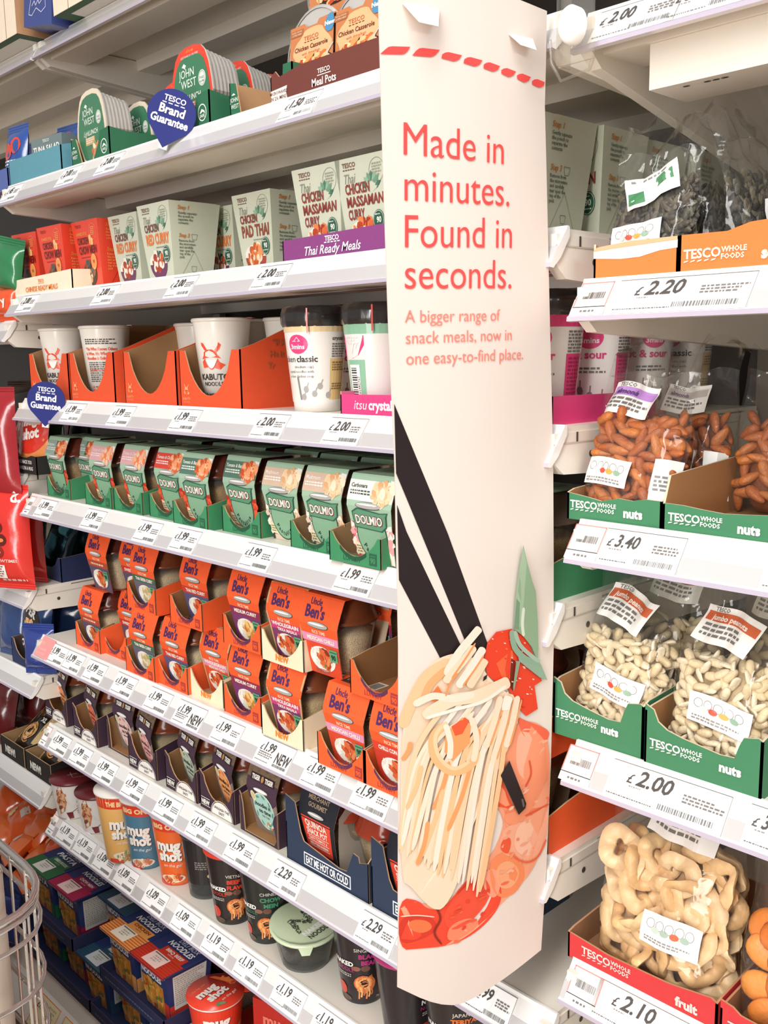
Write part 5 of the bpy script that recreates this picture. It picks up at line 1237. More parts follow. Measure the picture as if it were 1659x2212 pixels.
# ------------------------------------------------------------------ noodle pots with dark sleeves
TPU = '#4a3444'
def tiger_art(disc, dcol2, name='noodles in'):
    def art(b, F, Ft):
        b.rect(F, -.0412, .088, .0412, .111, '#7a6450', 'card', .0003, 1, 4)
        R = random.Random(5)
        for i in range(26): b.ring(F, R.uniform(-.036, .036), R.uniform(.091, .108), .0035, .0026, .0006, R.choice(['#5f4c3c', '#927a60', '#6a5442']), 'card', .0005, 10)
        b.rect(F, -.032, .0845, .032, .0955, '#2c2024', 'card', .0008, 1, 2); b.rect(F, -.0305, .0855, .0305, .0945, '#3c2a2c', 'card', .001, 1, 2)
        b.text(F, 'TIGER', -.017, .0868, .0092, '#f4efe6', 'card', bold=.045, width=.022, h=.0013); b.text(F, 'TIGER', .018, .0868, .0092, '#f4efe6', 'card', bold=.045, width=.022, h=.0013); b.ell(F, 0, .0900, .0035, .0048, '#b98a58', 'card', .0013, 10)
        b.rect(F, -.0412, .0, .0412, .052, '#7d7068', 'card', .0003, 1, 5); b.poly(F, [(.0412, .06), (.018, .045), (.030, .0), (.0412, .0)], '#8a7d74', 'card', .0005)
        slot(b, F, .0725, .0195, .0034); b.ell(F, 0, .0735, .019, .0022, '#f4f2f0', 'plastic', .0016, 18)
        b.ell(F, .0, .0385, .0315, .0315, '#f0ece4', 'card', .0008, 30); b.ell(F, .0, .0385, .0300, .0300, disc, 'card', .0010, 30)
        b.ell(F, -.025, .060, .0075, .0085, '#e6ddb8', 'card', .0013, 16); b.ell(F, -.025, .060, .005, .006, '#d2c692', 'card', .0015, 14)
        for a in range(0, 360, 40): b.ell(F, .026*cos(radians(a)), .0385+.026*sin(radians(a)), .0055, .0022, dcol2, 'card', .0012, 8, radians(a+70))
        b.blob(F, .008, .016, .011, .005, [dcol2, '#e9e2d2', '#d98a5c'], 12, .003, 4, .0013)
        b.text(F, 'noodles in', .0, .045, .0105, '#33302c', 'card', bold=.02, width=.044, h=.0013); b.text(F, 'no time', .002, .0345, .0105, '#33302c', 'card', bold=.02, width=.036, h=.0013); (b.text(F, 'PAD THAI', .002, .0275, .0055, '#5a5650', 'card', h=.0013, res=1) if disc == '#a9cfc4' else b.small(F, -.014, .018, .0275, 1, .005, '#5a5650', 3, .0013))
    return art
TIG = {'orange': ('#f0965c', '#d8622c'), 'coral': ('#ee7a58', '#c9452c'), 'pink': ('#e9c4bc', '#c98a8a'), 'rose': ('#eeb0ac', '#c8506a'), 'green': ('#b9c9b4', '#7a9a80'), 'amber': ('#f2a466', '#e0702c'), 'mint': ('#a9cfc4', '#4f9a88')}
def tiger(kind, label, x, y, rz=0.0, raised=.0022):
    return sleeve_pot('noodle_pot', ('tiger', kind), lambda: sleeve_mesh(TPU, '#6a5648', tiger_art(*TIG[kind]), .93, '#a58a6a'), label, x, y, Z['S7']+raised, rz, 'noodle pots in purple-brown sleeves', '#a8583a', '#cfc2a4', 'noodle_filling', '#e6e2da')
w7 = .096
def tig_tray(broken):
    def mk():
        fr = [(0, 0), (w7, 0), (w7, .056), (w7-.006, .050), (w7-.012, .036), (w7-.024, .026), (.060, .021), (.046, .022), (.034, .026), (.026, .032), (.016, .046), (.012, .058), (.006, .062), (0, .066)]
        if broken: fr = [(0, 0), (w7, 0), (w7, .056), (w7-.008, .050), (w7-.012, .040), (w7-.004, .012), (w7-.010, .003), (.012, .0025), (.008, .045), (.004, .06), (0, .064)]
        def art(b, F):
            if broken: return
            b.rect(F, .003, .006, .030, .021, '#2c2226', 'card', .0004); b.text(F, 'NEW', .0165, .0095, .0105, '#f3eee8', bold=.045, width=.023); b.rect(F, .004, .0195, .029, .0205, '#f3eee8', h=.0007); b.rect(F, .004, .0065, .029, .0075, '#f3eee8', h=.0007)
            pts = [(.061+.028*cos(pi*i/16), .001+.024*sin(pi*i/16)) for i in range(17)]
            b.poly(F, pts, '#efe9e2', 'card', .0005); b.ring(F, .061, .001, .0305, .0265, .0009, '#efe9e2', 'card', .0004, 30)
            b.text(F, 'UNLEASH THE', .061, .0115, .0060, '#4a3a40', bold=.02, width=.042); b.text(F, 'EAST!', .061, .0045, .0062, '#4a3a40', bold=.02)
        bb = tray_mesh(w7, .19, fr, [(0, 0), (.19, 0), (.19, .075), (.09, .075), (.03, .062), (0, .056)], .075, '#3f2a3a', '#a3784f', art=art)
        return bb
    return mk
TG = [(-1.828, .042, 'coral' if 0 else 'orange', False, 'far-end noodle pot with an orange disc'), (-1.686, .034, 'coral', False, 'noodle pot with a coral disc, second along'), (-1.580, .050, 'pink', True, 'noodle pot with a pale pink disc in a torn-open tray'), (-1.477, .036, 'rose', False, 'noodle pot with a rose disc'), (-1.352, .036, 'green', False, 'noodle pot with a grey green disc'), (-1.247, .036, 'amber', False, 'noodle pot with an amber disc'), (-1.136, .036, 'mint', True, 'noodle pot with a large mint disc reading noodles in no time')]
for x_, y_, kd, br, lab in TG:
    tray(('tig', br), tig_tray(br), 'purple-brown tray holding the '+lab, x_, y_, Z['S7'], 0, 'purple-brown noodle pot trays')
    tiger(kd, lab, x_-.004 if not br else x_, y_+(.016 if kd in ('orange', 'coral', 'green', 'amber') else .008), .0 if kd in ('mint', 'pink') else -.18)
for x_, y_, lab in ((-1.477, .150, 'rose'), (-1.352, .165, 'grey green'), (-1.247, .165, 'amber'), (-1.58, .165, 'pale pink')):
    tiger('orange', 'shadowed second-row noodle pot behind the one with the %s disc' % lab, x_, y_)
# ------------------------------------------------------------------ quinoa pots in navy trays
NV, NVI = '#2b3850', '#8a6a4c'
wq = .176
def quin_tray():
    fr = [(0, 0), (wq, 0), (wq, .058), (wq-.018, .052), (wq-.020, .060), (wq-.030, .062), (wq-.044, .030), (wq-.060, .028), (.040, .040), (.033, .052), (.026, .078), (.022, .094), (.012, .097), (0, .100)]
    def art(b, F):
        b.rect(F, .040, .006, .140, .0255, '#eef0f2', 'card', .0004); b.rect(F, .0418, .0078, .1382, .0237, NV, 'card', .0006); b.text(F, 'EAT ME HOT OR COLD', .090, .0105, .0155, '#f1f2f4', 'card', bold=.035, width=.090)
    return tray_mesh(wq, .2, fr, [(0, 0), (.2, 0), (.2, .09), (.02, .075), (0, .058)], .09, NV, NVI, art=art)
tray('quin', quin_tray, 'navy tray reading EAT ME HOT OR COLD, fully in view', -.974, .032, Z['S7'], 0, 'navy quinoa trays')
tray('quin', quin_tray, 'navy tray reading EAT, cut off by the banner', -.792, .032, Z['S7'], 0, 'navy quinoa trays')
def quinoa_art(b, F, Ft):
    b.text(F, 'MERCHANT', .0, .099, .0085, '#a8927a', 'card', bold=.02); b.text(F, 'GOURMET', .0, .0895, .0085, '#a8927a', 'card', bold=.02); slot(b, F, .0800, .018, .003, dark='#14161c')
    b.rect(F, -.033, .020, .033, .0745, '#e04a32', 'card', .0006, 1, 6)
    b.text(F, 'QUINOA', .0, .0605, .0150, '#f6e9dc', 'card', bold=.03, width=.050, h=.0010); b.text(F, 'SNACK POT', .0, .0490, .0125, '#f6e9dc', 'card', bold=.03, width=.050, h=.0010)
    for v in (.046, .0375, .0285): b.rect(F, -.027, v, .027, v+.0009, '#f6e9dc', 'card', .001)
    b.text(F, 'TASTY TOMATO &', 0, .0400, .0062, '#f6e9dc', 'card', h=.001, width=.046, res=1, bold=.02); b.text(F, 'MEDITERRANEAN', 0, .0310, .0062, '#f6e9dc', 'card', h=.001, width=.046, res=1, bold=.02)
    for i, c in enumerate(('#5a5f68', '#3f8a6a', '#3f8a6a', '#e0954a', '#e0954a')): b.ell(F, -.018+i*.011, .0115, .0045, .0052, c, 'card', .0007, 12)
def quinoa(label, x, y):
    return sleeve_pot('quinoa_pot', 'quinoa', lambda: sleeve_mesh('#22242c', '#1c1e24', quinoa_art, 1.0, '#b3a596'), label, x, y, Z['S7']+.0022, 0, 'quinoa snack pots', '#d8583c', '#d8c8a4', 'quinoa_filling', '#eae5dc')
quinoa('dark quinoa snack pot with an orange red panel', -1.003, .040)
quinoa('dark quinoa snack pot in the navy tray cut off by the banner', -.82, .040)
t = thing('quinoa_pot', 'quinoa pot showing bare clear side and red lid next to a loose grey sleeve', 'meal pot', (-.915, .050, Z['S7']+.0022)); pot_parts(t, '#d8583c', '#d8c8a4', 'quinoa_filling', '#eae5dc')
b = MB(); pr = [(-.050, .0, .0), (-.052, .0, .05), (-.050, .0, .085), (-.036, .004, .108)]
b.grid([[Vector((x, y+dy, z)) for x, y, z in pr] for dy in (0, .02, .05, .085)], '#b9ada0', 'card', True); b.build('card_sleeve', t, label='loose grey card sleeve')

# ================================================================== loose cups on the lowest full shelf
def cup_at(px, py, r0, z):
    c = atz(px, py, z); d = Vector((c.x-CAM.x, c.y-CAM.y, 0)).normalized()
    return Vector((c.x+d.x*r0, c.y+d.y*r0, z))
def face_cam(p): return atan2(p.x-CAM.x, -(p.y-CAM.y))*-1.0
def cup(name, key, label, px, py, r0, r1, H, body, wall, art, lid, mat='gloss', turn=0.0, group='loose cups on the low shelf', z=None, lidmat='gloss', tab=True, lidart=None, fill=None):
    p = cup_at(px, py, r0, Z['S8'] if z is None else z)
    a = atan2(-(p.x-CAM.x), (p.y-CAM.y))
    t = thing(name, label, 'noodle cup', tuple(p+Vector((0, 0, .0004))), a+turn, group)
    def mk():
        b = MB(); b.lathe([(.001, .003), (r0-.003, .003), (r0-.002, 0), (r0, 0), (r0+.0005, .004), (r1, H-.004)], body, wall, 40)
        if art: art(b, cupmap(r0, r1, H), H)
        return b.mesh('cup')
    put('cup', cached(('cup', key), mk), t)
    def mkl():
        b = MB(); b.lathe([(r1-.0005, H-.005), (r1+.0022, H-.004), (r1+.0026, H-.001), (r1+.001, H)], lid, lidmat, 40); b.lathe([(r1+.0018, H), (r1+.0018, H+.0008), (.001, H+.0010)], lid, lidmat, 40)
        if tab: b.box(r1-.004, r1+.010, -.010, .010, H, H+.0008, lid, lidmat)
        if lidart: lidart(b, lambda u, v, h=0: Vector((u, v, H+.001+h)))
        return b.mesh('foil_lid')
    put('foil_lid', cached(('cuplid', key), mkl), t)
    if fill:
        o = put('noodle_filling', cached(('cupfill', key), fill), t); o['kind'] = 'stuff'
    return t
def white_pot(b, F, H):
    for i in range(5): b.rect(F, .004, .058-i*.010, .052, .0605-i*.010, '#7a3430' if i < 3 else '#d8a090', 'gloss', .0008, 8); b.small(F, .006, .05, .054-i*.010, 1, .003, '#a8a4a0', i, .0008)
    b.poly(F, [(-.030, .072), (-.022, .074), (-.014, .040), (-.020, .020), (-.034, .010), (-.036, .04)], '#c98a5c', 'gloss', .0006); b.blob(F, -.026, .045, .008, .02, ['#c9744a', '#e0b088', '#8a4a34'], 16, .005, 3, .0008)
    b.poly(F, [(-.018, .016), (-.004, .018), (-.002, .004), (-.012, .003)], '#7a2a30', 'gloss', .0009); b.line(F, [(-.004, .018), (.012, .028)], .002, '#8a8480', h=.0009)
    b.ell(F, -.004, .050, .012, .02, '#dfdcd8', 'gloss', .0005, 16)
def maroon_lid(b, F):
    b.line(F, [(-.010, .0), (.010, .004)], .0014, '#c9a0a0', 'gloss'); b.line(F, [(-.004, .012), (.0, -.012)], .0012, '#c9a0a0', 'gloss'); b.small(F, .0, .03, -.014, 2, .003, '#a86a6a', 3)
cup('noodle_cup', 'white', 'white ribbed cup with a maroon lid, farther of the pair', 163, 1770, .033, .043, .080, '#e9e5e1', 'gloss', white_pot, '#6a2028', lidart=maroon_lid)
cup('noodle_cup', 'white', 'white ribbed cup with a maroon lid, nearer of the pair', 218, 1802, .033, .043, .080, '#e9e5e1', 'gloss', white_pot, '#6a2028', lidart=maroon_lid)
def mug_art(top, word, bodyc, low):
    def art(b, F, H):
        b.rect(F, -.14, H-.026, .14, H-.004, '#e0402a', 'gloss', .0005, 44)
        if word: b.text(F, word, .002, H-.0205, .0125, '#fbd9a0', 'gloss', bold=.05, width=.052, h=.0009)
        for dx, dz, c, hh, bo in ((.0012, -.0012, '#4a3a34', .0009, .055), (0, 0, '#f8f1ea', .0013, .05)):
            b.text(F, 'mug', .0+dx, .070+dz, .0290, c, 'gloss', bold=bo, width=.043, h=hh); b.text(F, 'shot', .002+dx, .050+dz, .0270, c, 'gloss', bold=bo, width=.043, h=hh)
        b.text(F, 'on the go!', .006, .038, .0085, '#f8f1ea', 'gloss', shear=.2, h=.0012)
        b.ell(F, .004, .014, .026, .008, '#f0e4d4', 'gloss', .0008, 20, rings=3); b.blob(F, .004, .014, .020, .006, low, 26, .0035, 5, .0014)
        b.rect(F, -.032, .0, .0, .008, '#d8483a', 'gloss', .0007, 6)
        b.rect(F, .038, .020, .072, .078, {'#e8b56a': '#dca052', '#4f7d96': '#456f88'}.get(bodyc, '#d8501f'), 'gloss', .0006, 6)
        for v in (.066, .044, .022): b.ell(F, .054, v, .008, .006, '#e04a2a', 'gloss', .0009, 12); b.small(F, .043, .068, v-.010, 2, .003, '#f6d9a8', 3, .0009)
    return art
cup('noodle_cup', 'mugyellow', 'yellow cup with red top reading THE, third along', 268, 1863, .030, .044, .136, '#e8b56a', 'gloss', mug_art(None, 'THE BIG ONE!', '#e8b56a', ['#e0c9a0', '#c9785c', '#8aa05c', '#f0dcc0']), '#e9e2da')
cup('noodle_cup', 'mugblue', 'blue cup with red top in front of the yellow one', 322, 1878, .030, .044, .134, '#4f7d96', 'gloss', mug_art(None, 'BIG ONE!', '#4f7d96', ['#e0a070', '#c9785c', '#f0dcc0']), '#e9e2da', turn=-.45)
cup('noodle_cup', 'mugorange', 'orange cup with red top right of the blue one', 388, 1913, .030, .044, .132, '#ee6a2c', 'gloss', mug_art(None, 'BIG ONE!', '#ee6a2c', ['#f0a05c', '#c9532c', '#f6cfa0']), '#e9e2da', turn=-.45)
def fill_dark():
    b = MB(); b.lathe([(.001, .004), (.027, .004), (.036, .07), (.034, .075), (.001, .078)], '#3c3a36', 'grain', 24); return b.mesh('noodle_filling')
def clear_art(b, F, H):
    b.rect(F, -.05, .028, .05, H-.004, '#262324', 'gloss', .0006, 14); b.ell(F, .012, .045, .012, .006, '#e6cf9a', 'gloss', .001, 12); b.small(F, -.02, .02, .07, 4, .004, '#8a8480', 3, .001)
cup('noodle_cup', 'clear', 'clear pot with a dark wrap between orange and red-lidded cups', 450, 1943, .031, .042, .116, '#c9cccb', 'pot_wall', clear_art, '#3a3836', fill=fill_dark)
def naked(top, l1, l2, accent, noodle=('#e08a4a', '#f0b070', '#c9652f')):
    def art(b, F, H):
        b.text(F, l1, .012, .088, .0078, '#e9e2da', 'gloss', sx=.95, h=.0009)
        for i, l in enumerate(l2): b.text(F, l, .014, .077-i*.0105, .0098, accent, 'gloss', bold=.05, h=.0009)
        b.text(F, 'NAKED', -.026, .063, .0100, '#f3efe9', 'gloss', bold=.04, h=.0009); b.text(F, 'NOODLE', -.026, .054, .0085, accent, 'gloss', h=.0009); b.small(F, -.040, -.012, .048, 2, .0032, '#b9b4ae', 3, .0009)
        b.ell(F, -.006, .060, .007, .004, '#8a5a48', 'gloss', .0007, 10); b.ell(F, .008, .0605, .007, .005, '#6a4438', 'gloss', .0007, 10)
        b.strands(F, .006, .035, .016, .014, list(noodle), 34, .0026, 5, .0009, 'gloss')
        for k in range(6): b.line(F, [(-.004+k*.004, .030), (-.002+k*.0042, .020), (-.003+k*.004, .010+k % 3*.003)], .0026, noodle[k % 3], 'gloss', .0012)
        for d in (0, .007): b.line(F, [(.016, .040+d), (.052, .050+d)], .0042, '#c9713c', 'gloss', .0012)
        b.ell(F, -.034, .022, .010, .010, '#c9402c', 'gloss', .0008, 14, rings=2); b.ell(F, -.030, .008, .014, .005, '#5a4638', 'gloss', .0008, 14)
        b.text(F, '78g', .030, .008, .0055, '#b9b4ae', 'gloss', h=.0009, res=1)
        b.small(F, .052, .085, .09, 16, .0048, '#8a8684', 8, .0009)
    return art
cup('noodle_cup', 'viet', 'black cup of Vietnamese beef noodles with a bright red lid', 507, 1998, .030, .044, .126, '#241e1e', 'gloss', naked('', 'VIETNAMESE', ['BEEF PHO', 'FLAVOUR'], '#d8402c'), '#e6402c', turn=-.05)
cup('noodle_cup', 'greennk', 'black and green cup half covered by the pale green lid', 582, 2040, .030, .044, .126, '#1f2422', 'gloss', naked('', 'CHINESE', ['CHOW', 'MEIN'], '#3f8a6a'), '#2f7a5a', turn=-.25)
cup('noodle_cup', 'magenta', 'black cup with magenta lettering near the banner foot', 785, 2170, .030, .044, .126, '#221c20', 'gloss', naked('', 'SINGAPORE', ['BLACK', 'BEAN'], '#b8307a'), '#b0306f', turn=-.1)
cup('noodle_cup', 'magenta', 'black cup with a magenta lid under the banner', 880, 2262, .030, .044, .126, '#221c20', 'gloss', None, '#b0306f', turn=1.7)
cup('noodle_cup', 'teriyaki', 'black cup of teriyaki noodles below the banner foot', 985, 2320, .030, .044, .126, '#241e1e', 'gloss', naked('', 'JAPANESE', ['TERIYAKI'], '#e0702c'), '#e0702c')
# squat clear pot with a tilted pale green lid
p = cup_at(662, 2102, .036, Z['S8'])
t = thing('noodle_pot', 'squat clear pot with a pale green lid printed with a leafy N', 'noodle cup', tuple(p+Vector((0, 0, .0004))), atan2(-(p.x-CAM.x), (p.y-CAM.y)), 'loose cups on the low shelf')
b = MB(); b.lathe([(.001, .002), (.034, .002), (.036, .0), (.038, .006), (.050, .056), (.0515, .060)], '#c4c7c4', 'pot_wall', 40, rfun=lambda a: 1+.006*sin(24*a)); b.build('pot', t)
b = MB(); b.lathe([(.001, .010), (.036, .012), (.041, .030), (.038, .034), (.001, .036)], '#5f584c', 'grain', 26); R = random.Random(3)
for k in range(14):
    a0 = R.uniform(0, 6.28); b.tube([(.030*cos(a0+i*.3), .030*sin(a0+i*.3), .034+.006*R.random()) for i in range(5)], .0018, R.choice(['#b8703c', '#8a7a68', '#6a6054']), 'plastic', 6)
o = b.build('noodle_filling', t); o['kind'] = 'stuff'
A = Matrix.Translation((0, .0, .0595)) @ Matrix.Rotation(radians(7), 4, 'X')
b = MB(); b.lathe([(.0520, -.004), (.0545, -.002), (.0545, .001), (.052, .0018), (.001, .0022)], '#c9d6b4', 'gloss', 44, axis=A); b.face([A @ Vector(q) for q in ((-.012, -.053, .001), (.012, -.053, .001), (.006, -.064, -.006), (-.006, -.064, -.006))], '#c2d0ac', 'gloss')
Fl = lambda u, v, h=0: A @ Vector(((u+.003)*1.12*cos(.72)-(v-.006)*1.12*sin(.72), (u+.003)*1.12*sin(.72)+(v-.006)*1.12*cos(.72)-.004, .0024+h))
R = random.Random(9)
for seg in (((-.020, -.004), (-.014, .024)), ((-.014, .024), (.006, .002)), ((.006, .002), (.012, .030))):
    (x0, y0), (x1, y1) = seg
    for k in range(44):
        q = R.random(); u = x0+(x1-x0)*q+R.uniform(-.0035, .0035); v = y0+(y1-y0)*q+R.uniform(-.0025, .0025); b.ell(Fl, u, v, R.uniform(.0012, .0022), R.uniform(.0006, .001), R.choice(['#4a5244', '#5f6a58', '#38403a']), 'gloss', .0003+k*1e-6, 7, R.uniform(0, 3))
b.rect(Fl, -.022, -.0145, .018, -.0065, '#d4dec4', 'gloss', .0003); b.text(Fl, 'NAKED', -.002, -.0135, .0110, '#f6f8f0', 'gloss', bold=.06, width=.036, h=.0006); b.text(Fl, 'NOODLE', .000, -.0235, .0110, '#38403a', 'gloss', bold=.02, width=.036, h=.0006)
b.build('foil_lid', t)
# ================================================================== blue noodle cartons on the base deck
def deli_mesh(flap, stripes, word, flav, label_c, tc):
    b = MB(); s_, t_, h = .039, .0475, .098
    k = lambda v: s_+(t_-s_)*v/h
    p = [(-s_, -s_, 0), (s_, -s_, 0), (s_, s_, 0), (-s_, s_, 0), (-t_, -t_, h), (t_, -t_, h), (t_, t_, h), (-t_, t_, h)]
    BL = '#2c3a6c'
    b.hexa(p, BL, 'gloss')
    n = Vector((0, -h, -(t_-s_))).normalized(); nr = Vector((h, 0, -(t_-s_))).normalized()
    F = lambda u, v, hh=0: Vector((u*k(v)/t_, -k(v), v))+n*hh
    Fr = lambda u, v, hh=0: Vector((k(v), u*k(v)/t_, v))+nr*hh
    b.rect(F, -.047, .004, .030, .062, '#c07a2f', 'gloss', .0003, 1, 2); b.blob(F, -.010, .034, .034, .026, ['#c9822f', '#e0a552', '#a85a22', '#d89a45', '#6a7a3c', '#b8401f'], 70, .006, 5, .0005, 'gloss')
    b.text(F, word, -.008, .069, .0165, '#e6ebf2', 'gloss', bold=.04, width=.070); b.rect(F, .030, 0, .047, .034, flap, 'gloss', .0004, 1, 2)
    b.rect(Fr, -.047, 0, .047, .030, flap, 'gloss', .0004, 1, 2); b.poly(Fr, [(-.036, .020), (.020, .020), (.036, .034), (.036, .088), (-.036, .088)], '#dedad2', 'gloss', .0006); b.small(Fr, -.033, .033, .082, 14, .0042, '#a8a49e', 4, .0008, 'gloss')
    b.poly(F, [(.030, .098), (.047, .098), (.040, .084)], '#f0b060', 'gloss', .0006)
    # overhanging lid
    L = .0555; z = h+.001
    b.box(-L, L, -L-.004, L-.006, z, z+.0022, BL, 'gloss')
    T = lambda u, v, hh=0: Vector((u, v, z+.0022+hh))
    b.poly(T, [(-L, -L-.004), (L, -L-.004), (L, -.0175), (L*.82, -.0175), (L*.82, .0), (-L*.42, .0), (-L*.42, -.0175), (-L, -.0175)], flap, 'gloss', .0008)
    if stripes:
        for i in range(7): b.rect(T, -L, -L-.002+i*.0056, L, -L+.0006+i*.0056, stripes, 'gloss', .0010)
    b.rect(T, -.026, -.054, .022, -.022, label_c, 'gloss', .0014); b.small(T, -.012, .012, -.034, 3, .005, '#b0a8a0', 3, .0017, 'gloss'); b.rect(T, -.022, -.027, .018, -.0245, '#6a6662', 'gloss', .0017)
    b.text(T, flav, .012, -.0105, .0098, tc, 'gloss', bold=.03, width=min(.052, .008*len(flav)), h=.0014); b.text(T, 'FLAVOUR', .010, -.0165, .0042, tc, 'gloss', h=.0014, res=1)
    b.text(T, word, .006, .0045, .0165, '#f4f6f8', 'gloss', bold=.03, shear=.15, width=.074, h=.0010); b.text(T, 'DELI BOX', .012, .0195, .0125, '#e4e9f2', 'gloss', shear=.15, width=.060, h=.0010)
    b.face([T(-L, -L-.004), T(-L, -L-.004, -.004), T(L, -L-.004, -.004), T(L, -L-.004)], flap, 'gloss')
    return b
DELI = {'pasta': ('#2f6a44', None, 'PASTA', 'CHEESE & BROCCOLI', '#e4e2dc', '#dfeadf'), 'chow': ('#9c2448', '#a83052', 'NOODLES', 'CHOW MEIN', '#f0cfc9', '#f3dfe2'), 'curry': ('#2c4a60', '#34546a', 'NOODLES', 'MILD CURRY', '#d5d8d9', '#dde6ea'), 'chicken': ('#f0a45c', '#c9652f', 'NOODLES', 'CHICKEN', '#f3e8d4', '#8a4a1f'), 'beef': ('#cc3c2a', '#b83020', 'NOODLES', 'BBQ BEEF', '#f2cfc6', '#f8e2da')}
def deli(kind, label, x, y, z, rz=0.0):
    me = cached(('deli', kind), lambda: deli_mesh(*DELI[kind]).mesh('noodle_carton'))
    o = put('noodle_carton', me); o.location = (x, y, z); o.rotation_euler.z = rz
    return tag(o, label, 'food carton', 'blue boxed noodle cartons')
ZU, ZL = .2872, .1830; YC = .052
DX = [-1.430, -1.543, -1.656, -1.769, -1.884]
deli('beef', 'blue noodle carton with a red front flap, top layer', DX[0], YC, ZU)
deli('chicken', 'blue noodle carton with an orange striped flap, top layer', DX[1], YC, ZU)
deli('curry', 'blue noodle carton with a dark teal flap, top layer', DX[2]+.010, YC+.050, ZU)
deli('chow', 'blue noodle carton with a crimson flap, top layer', DX[3], YC+.004, ZU)
deli('pasta', 'blue pasta carton with a green flap and white label, top layer', DX[4], YC+.004, ZU)
for i, (kd, dx, nm) in enumerate((('beef', 0, 'red'), ('chicken', 1, 'orange'), ('curry', 2, 'dark teal'), ('chow', 3, 'crimson'), ('pasta', 4, 'green'))):
    deli(kd, 'blue noodle carton with a %s flap in the bottom layer' % nm, DX[dx], YC+(.012 if dx < 2 or dx > 2 else 0), ZL)
    deli(kd, 'blue noodle carton with a %s flap in the back row of the top layer' % nm, DX[dx]+(.01 if dx == 2 else 0), YC+.13+(.045 if dx == 2 else .01), ZU)
    deli(kd, 'shadowed blue noodle carton with a %s flap in back, bottom layer' % nm, DX[dx], YC+.135, ZL)
def navy_tray(lab, x0, x1, z, y0=-.012, hf=.026):
    w = x1-x0
    b = tray_mesh(w, .28, [(0, 0), (w, 0), (w, hf), (0, hf)], [(0, 0), (.28, 0), (.28, hf), (0, hf)], hf, '#262c4c', '#262c4c', .0022, ce='#3a3050')
    F = frame((-w/2, 0, 0), (1, 0, 0), (0, 0, 1)); b.small(F, .02, w-.02, .010, 1, .006, '#5a6080', 3)
    o = b.build('display_tray'); o.location = ((x0+x1)/2, y0, z); tag(o, lab, 'display tray', 'navy noodle carton trays')
navy_tray('navy tray under the top layer cartons with crimson and green flaps', -1.945, -1.713, ZU-.0025)
navy_tray('navy tray under the top layer cartons with red and orange flaps', -1.600, -1.372, ZU-.0025)
navy_tray('navy tray at the front of the base deck, far half', -1.945, -1.655, ZL-.0022)
navy_tray('navy tray at the front of the base deck, near half', -1.652, -1.372, ZL-.0022)
# ------------------------------------------------------------------ red cup and its cartons
def redlid(b, F):
    G = lambda u, v, h=0: F(u*cos(.75)-v*sin(.75), u*sin(.75)+v*cos(.75), h)
    for dx, c, h, bo in ((.0008, '#8a2418', .0006, .06), (0, '#f8f1ea', .0010, .05)):
        b.text(G, 'mug', -.010+dx, .004-dx, .024, c, 'gloss', bold=bo, width=.044, h=h); b.text(G, 'shot', -.004+dx, -.016-dx, .024, c, 'gloss', bold=bo, width=.044, h=h)
    b.text(G, 'on the go!', .006, -.030, .0085, '#f8f1ea', 'gloss', shear=.2, width=.034, h=.0010); b.text(G, 'the big one', -.014, .026, .0065, '#f0a050', 'gloss', width=.03, h=.001)
    b.ell(G, -.022, -.030, .006, .004, '#7a9a70', 'gloss', .0008, 10, .6); b.ell(G, -.016, -.034, .006, .004, '#8aa878', 'gloss', .0009, 10, -.4); b.poly(G, [(.020, .036), (.028, .030), (.042, -.012), (.032, -.014)], '#d8642f', 'gloss', .0008); b.blob(G, .033, .0, .006, .018, ['#c8381f', '#e07a3c'], 14, .004, 3, .0010)
c = atz(465, 2140, .360)
cx = thing('noodle_cup', 'big red foil-lidded cup standing at the bottom edge', 'noodle cup', (c.x, c.y, .2500), atan2(-(c.x-CAM.x), (c.y-CAM.y)))
b = MB(); b.lathe([(.001, .002), (.036, .0), (.037, .004), (.0475, .104)], '#e2442c', 'gloss', 40); mug_art(None, None, '#ee6a2c', ['#f0a05c', '#c9532c', '#f6cfa0'])(b, cupmap(.036, .0475, .106), .106); b.build('cup', cx)
b = MB(); b.lathe([(.047, .1035), (.0500, .1045), (.0505, .107), (.049, .1078)], '#efe6dc', 'gloss', 40); b.lathe([(.0508, .1076), (.0508, .1086), (.001, .1092)], '#e0402c', 'gloss', 40); b.box(.044, .062, -.012, .012, .1078, .1086, '#e0402c', 'gloss'); redlid(b, lambda u, v, h=0: Vector((u, v, .1094+h))); b.build('foil_lid', cx)
b = tray_mesh(.22, .2, [(0, 0), (.22, 0), (.22, .066), (0, .066)], [(0, 0), (.2, 0), (.2, .066), (0, .066)], .066, '#a82a20', '#8a2a20'); b.box(-.109, .109, .001, .199, .0650, .0665, '#b8301f'); o = b.build('display_tray'); o.location = (c.x+.06, c.y-.055, .1832); tag(o, 'closed red case supporting the big red cup', 'case')
def redbox():
    b = MB(); b.box(-.05, .05, -.03, .03, 0, .115, '#b8281f', 'gloss'); F = frame((0, -.03, 0), (1, 0, 0), (0, 0, 1)); b.text(F, 'mug', -.004, .072, .030, '#e07a68', 'gloss', bold=.04, width=.05); b.text(F, 'shot', .0, .05, .030, '#e07a68', 'gloss', bold=.04, width=.05); b.ell(F, .0, .025, .03, .014, '#d8502f', 'gloss'); return b
for k, (dx, dy, lab) in enumerate(((.105, .075, 'shadowed red box of soup sachets behind the big red cup'), (.215, .080, 'shadowed red box of soup sachets farther from the big red cup'))):
    o = put('sachet_box', cached('redbox', lambda: redbox().mesh('sachet_box'))); o.location = (c.x+dx, c.y+dy, .1832+(.0667 if k == 0 else 0)); o.rotation_euler.z = .3; tag(o, lab, 'box', 'red sachet boxes')
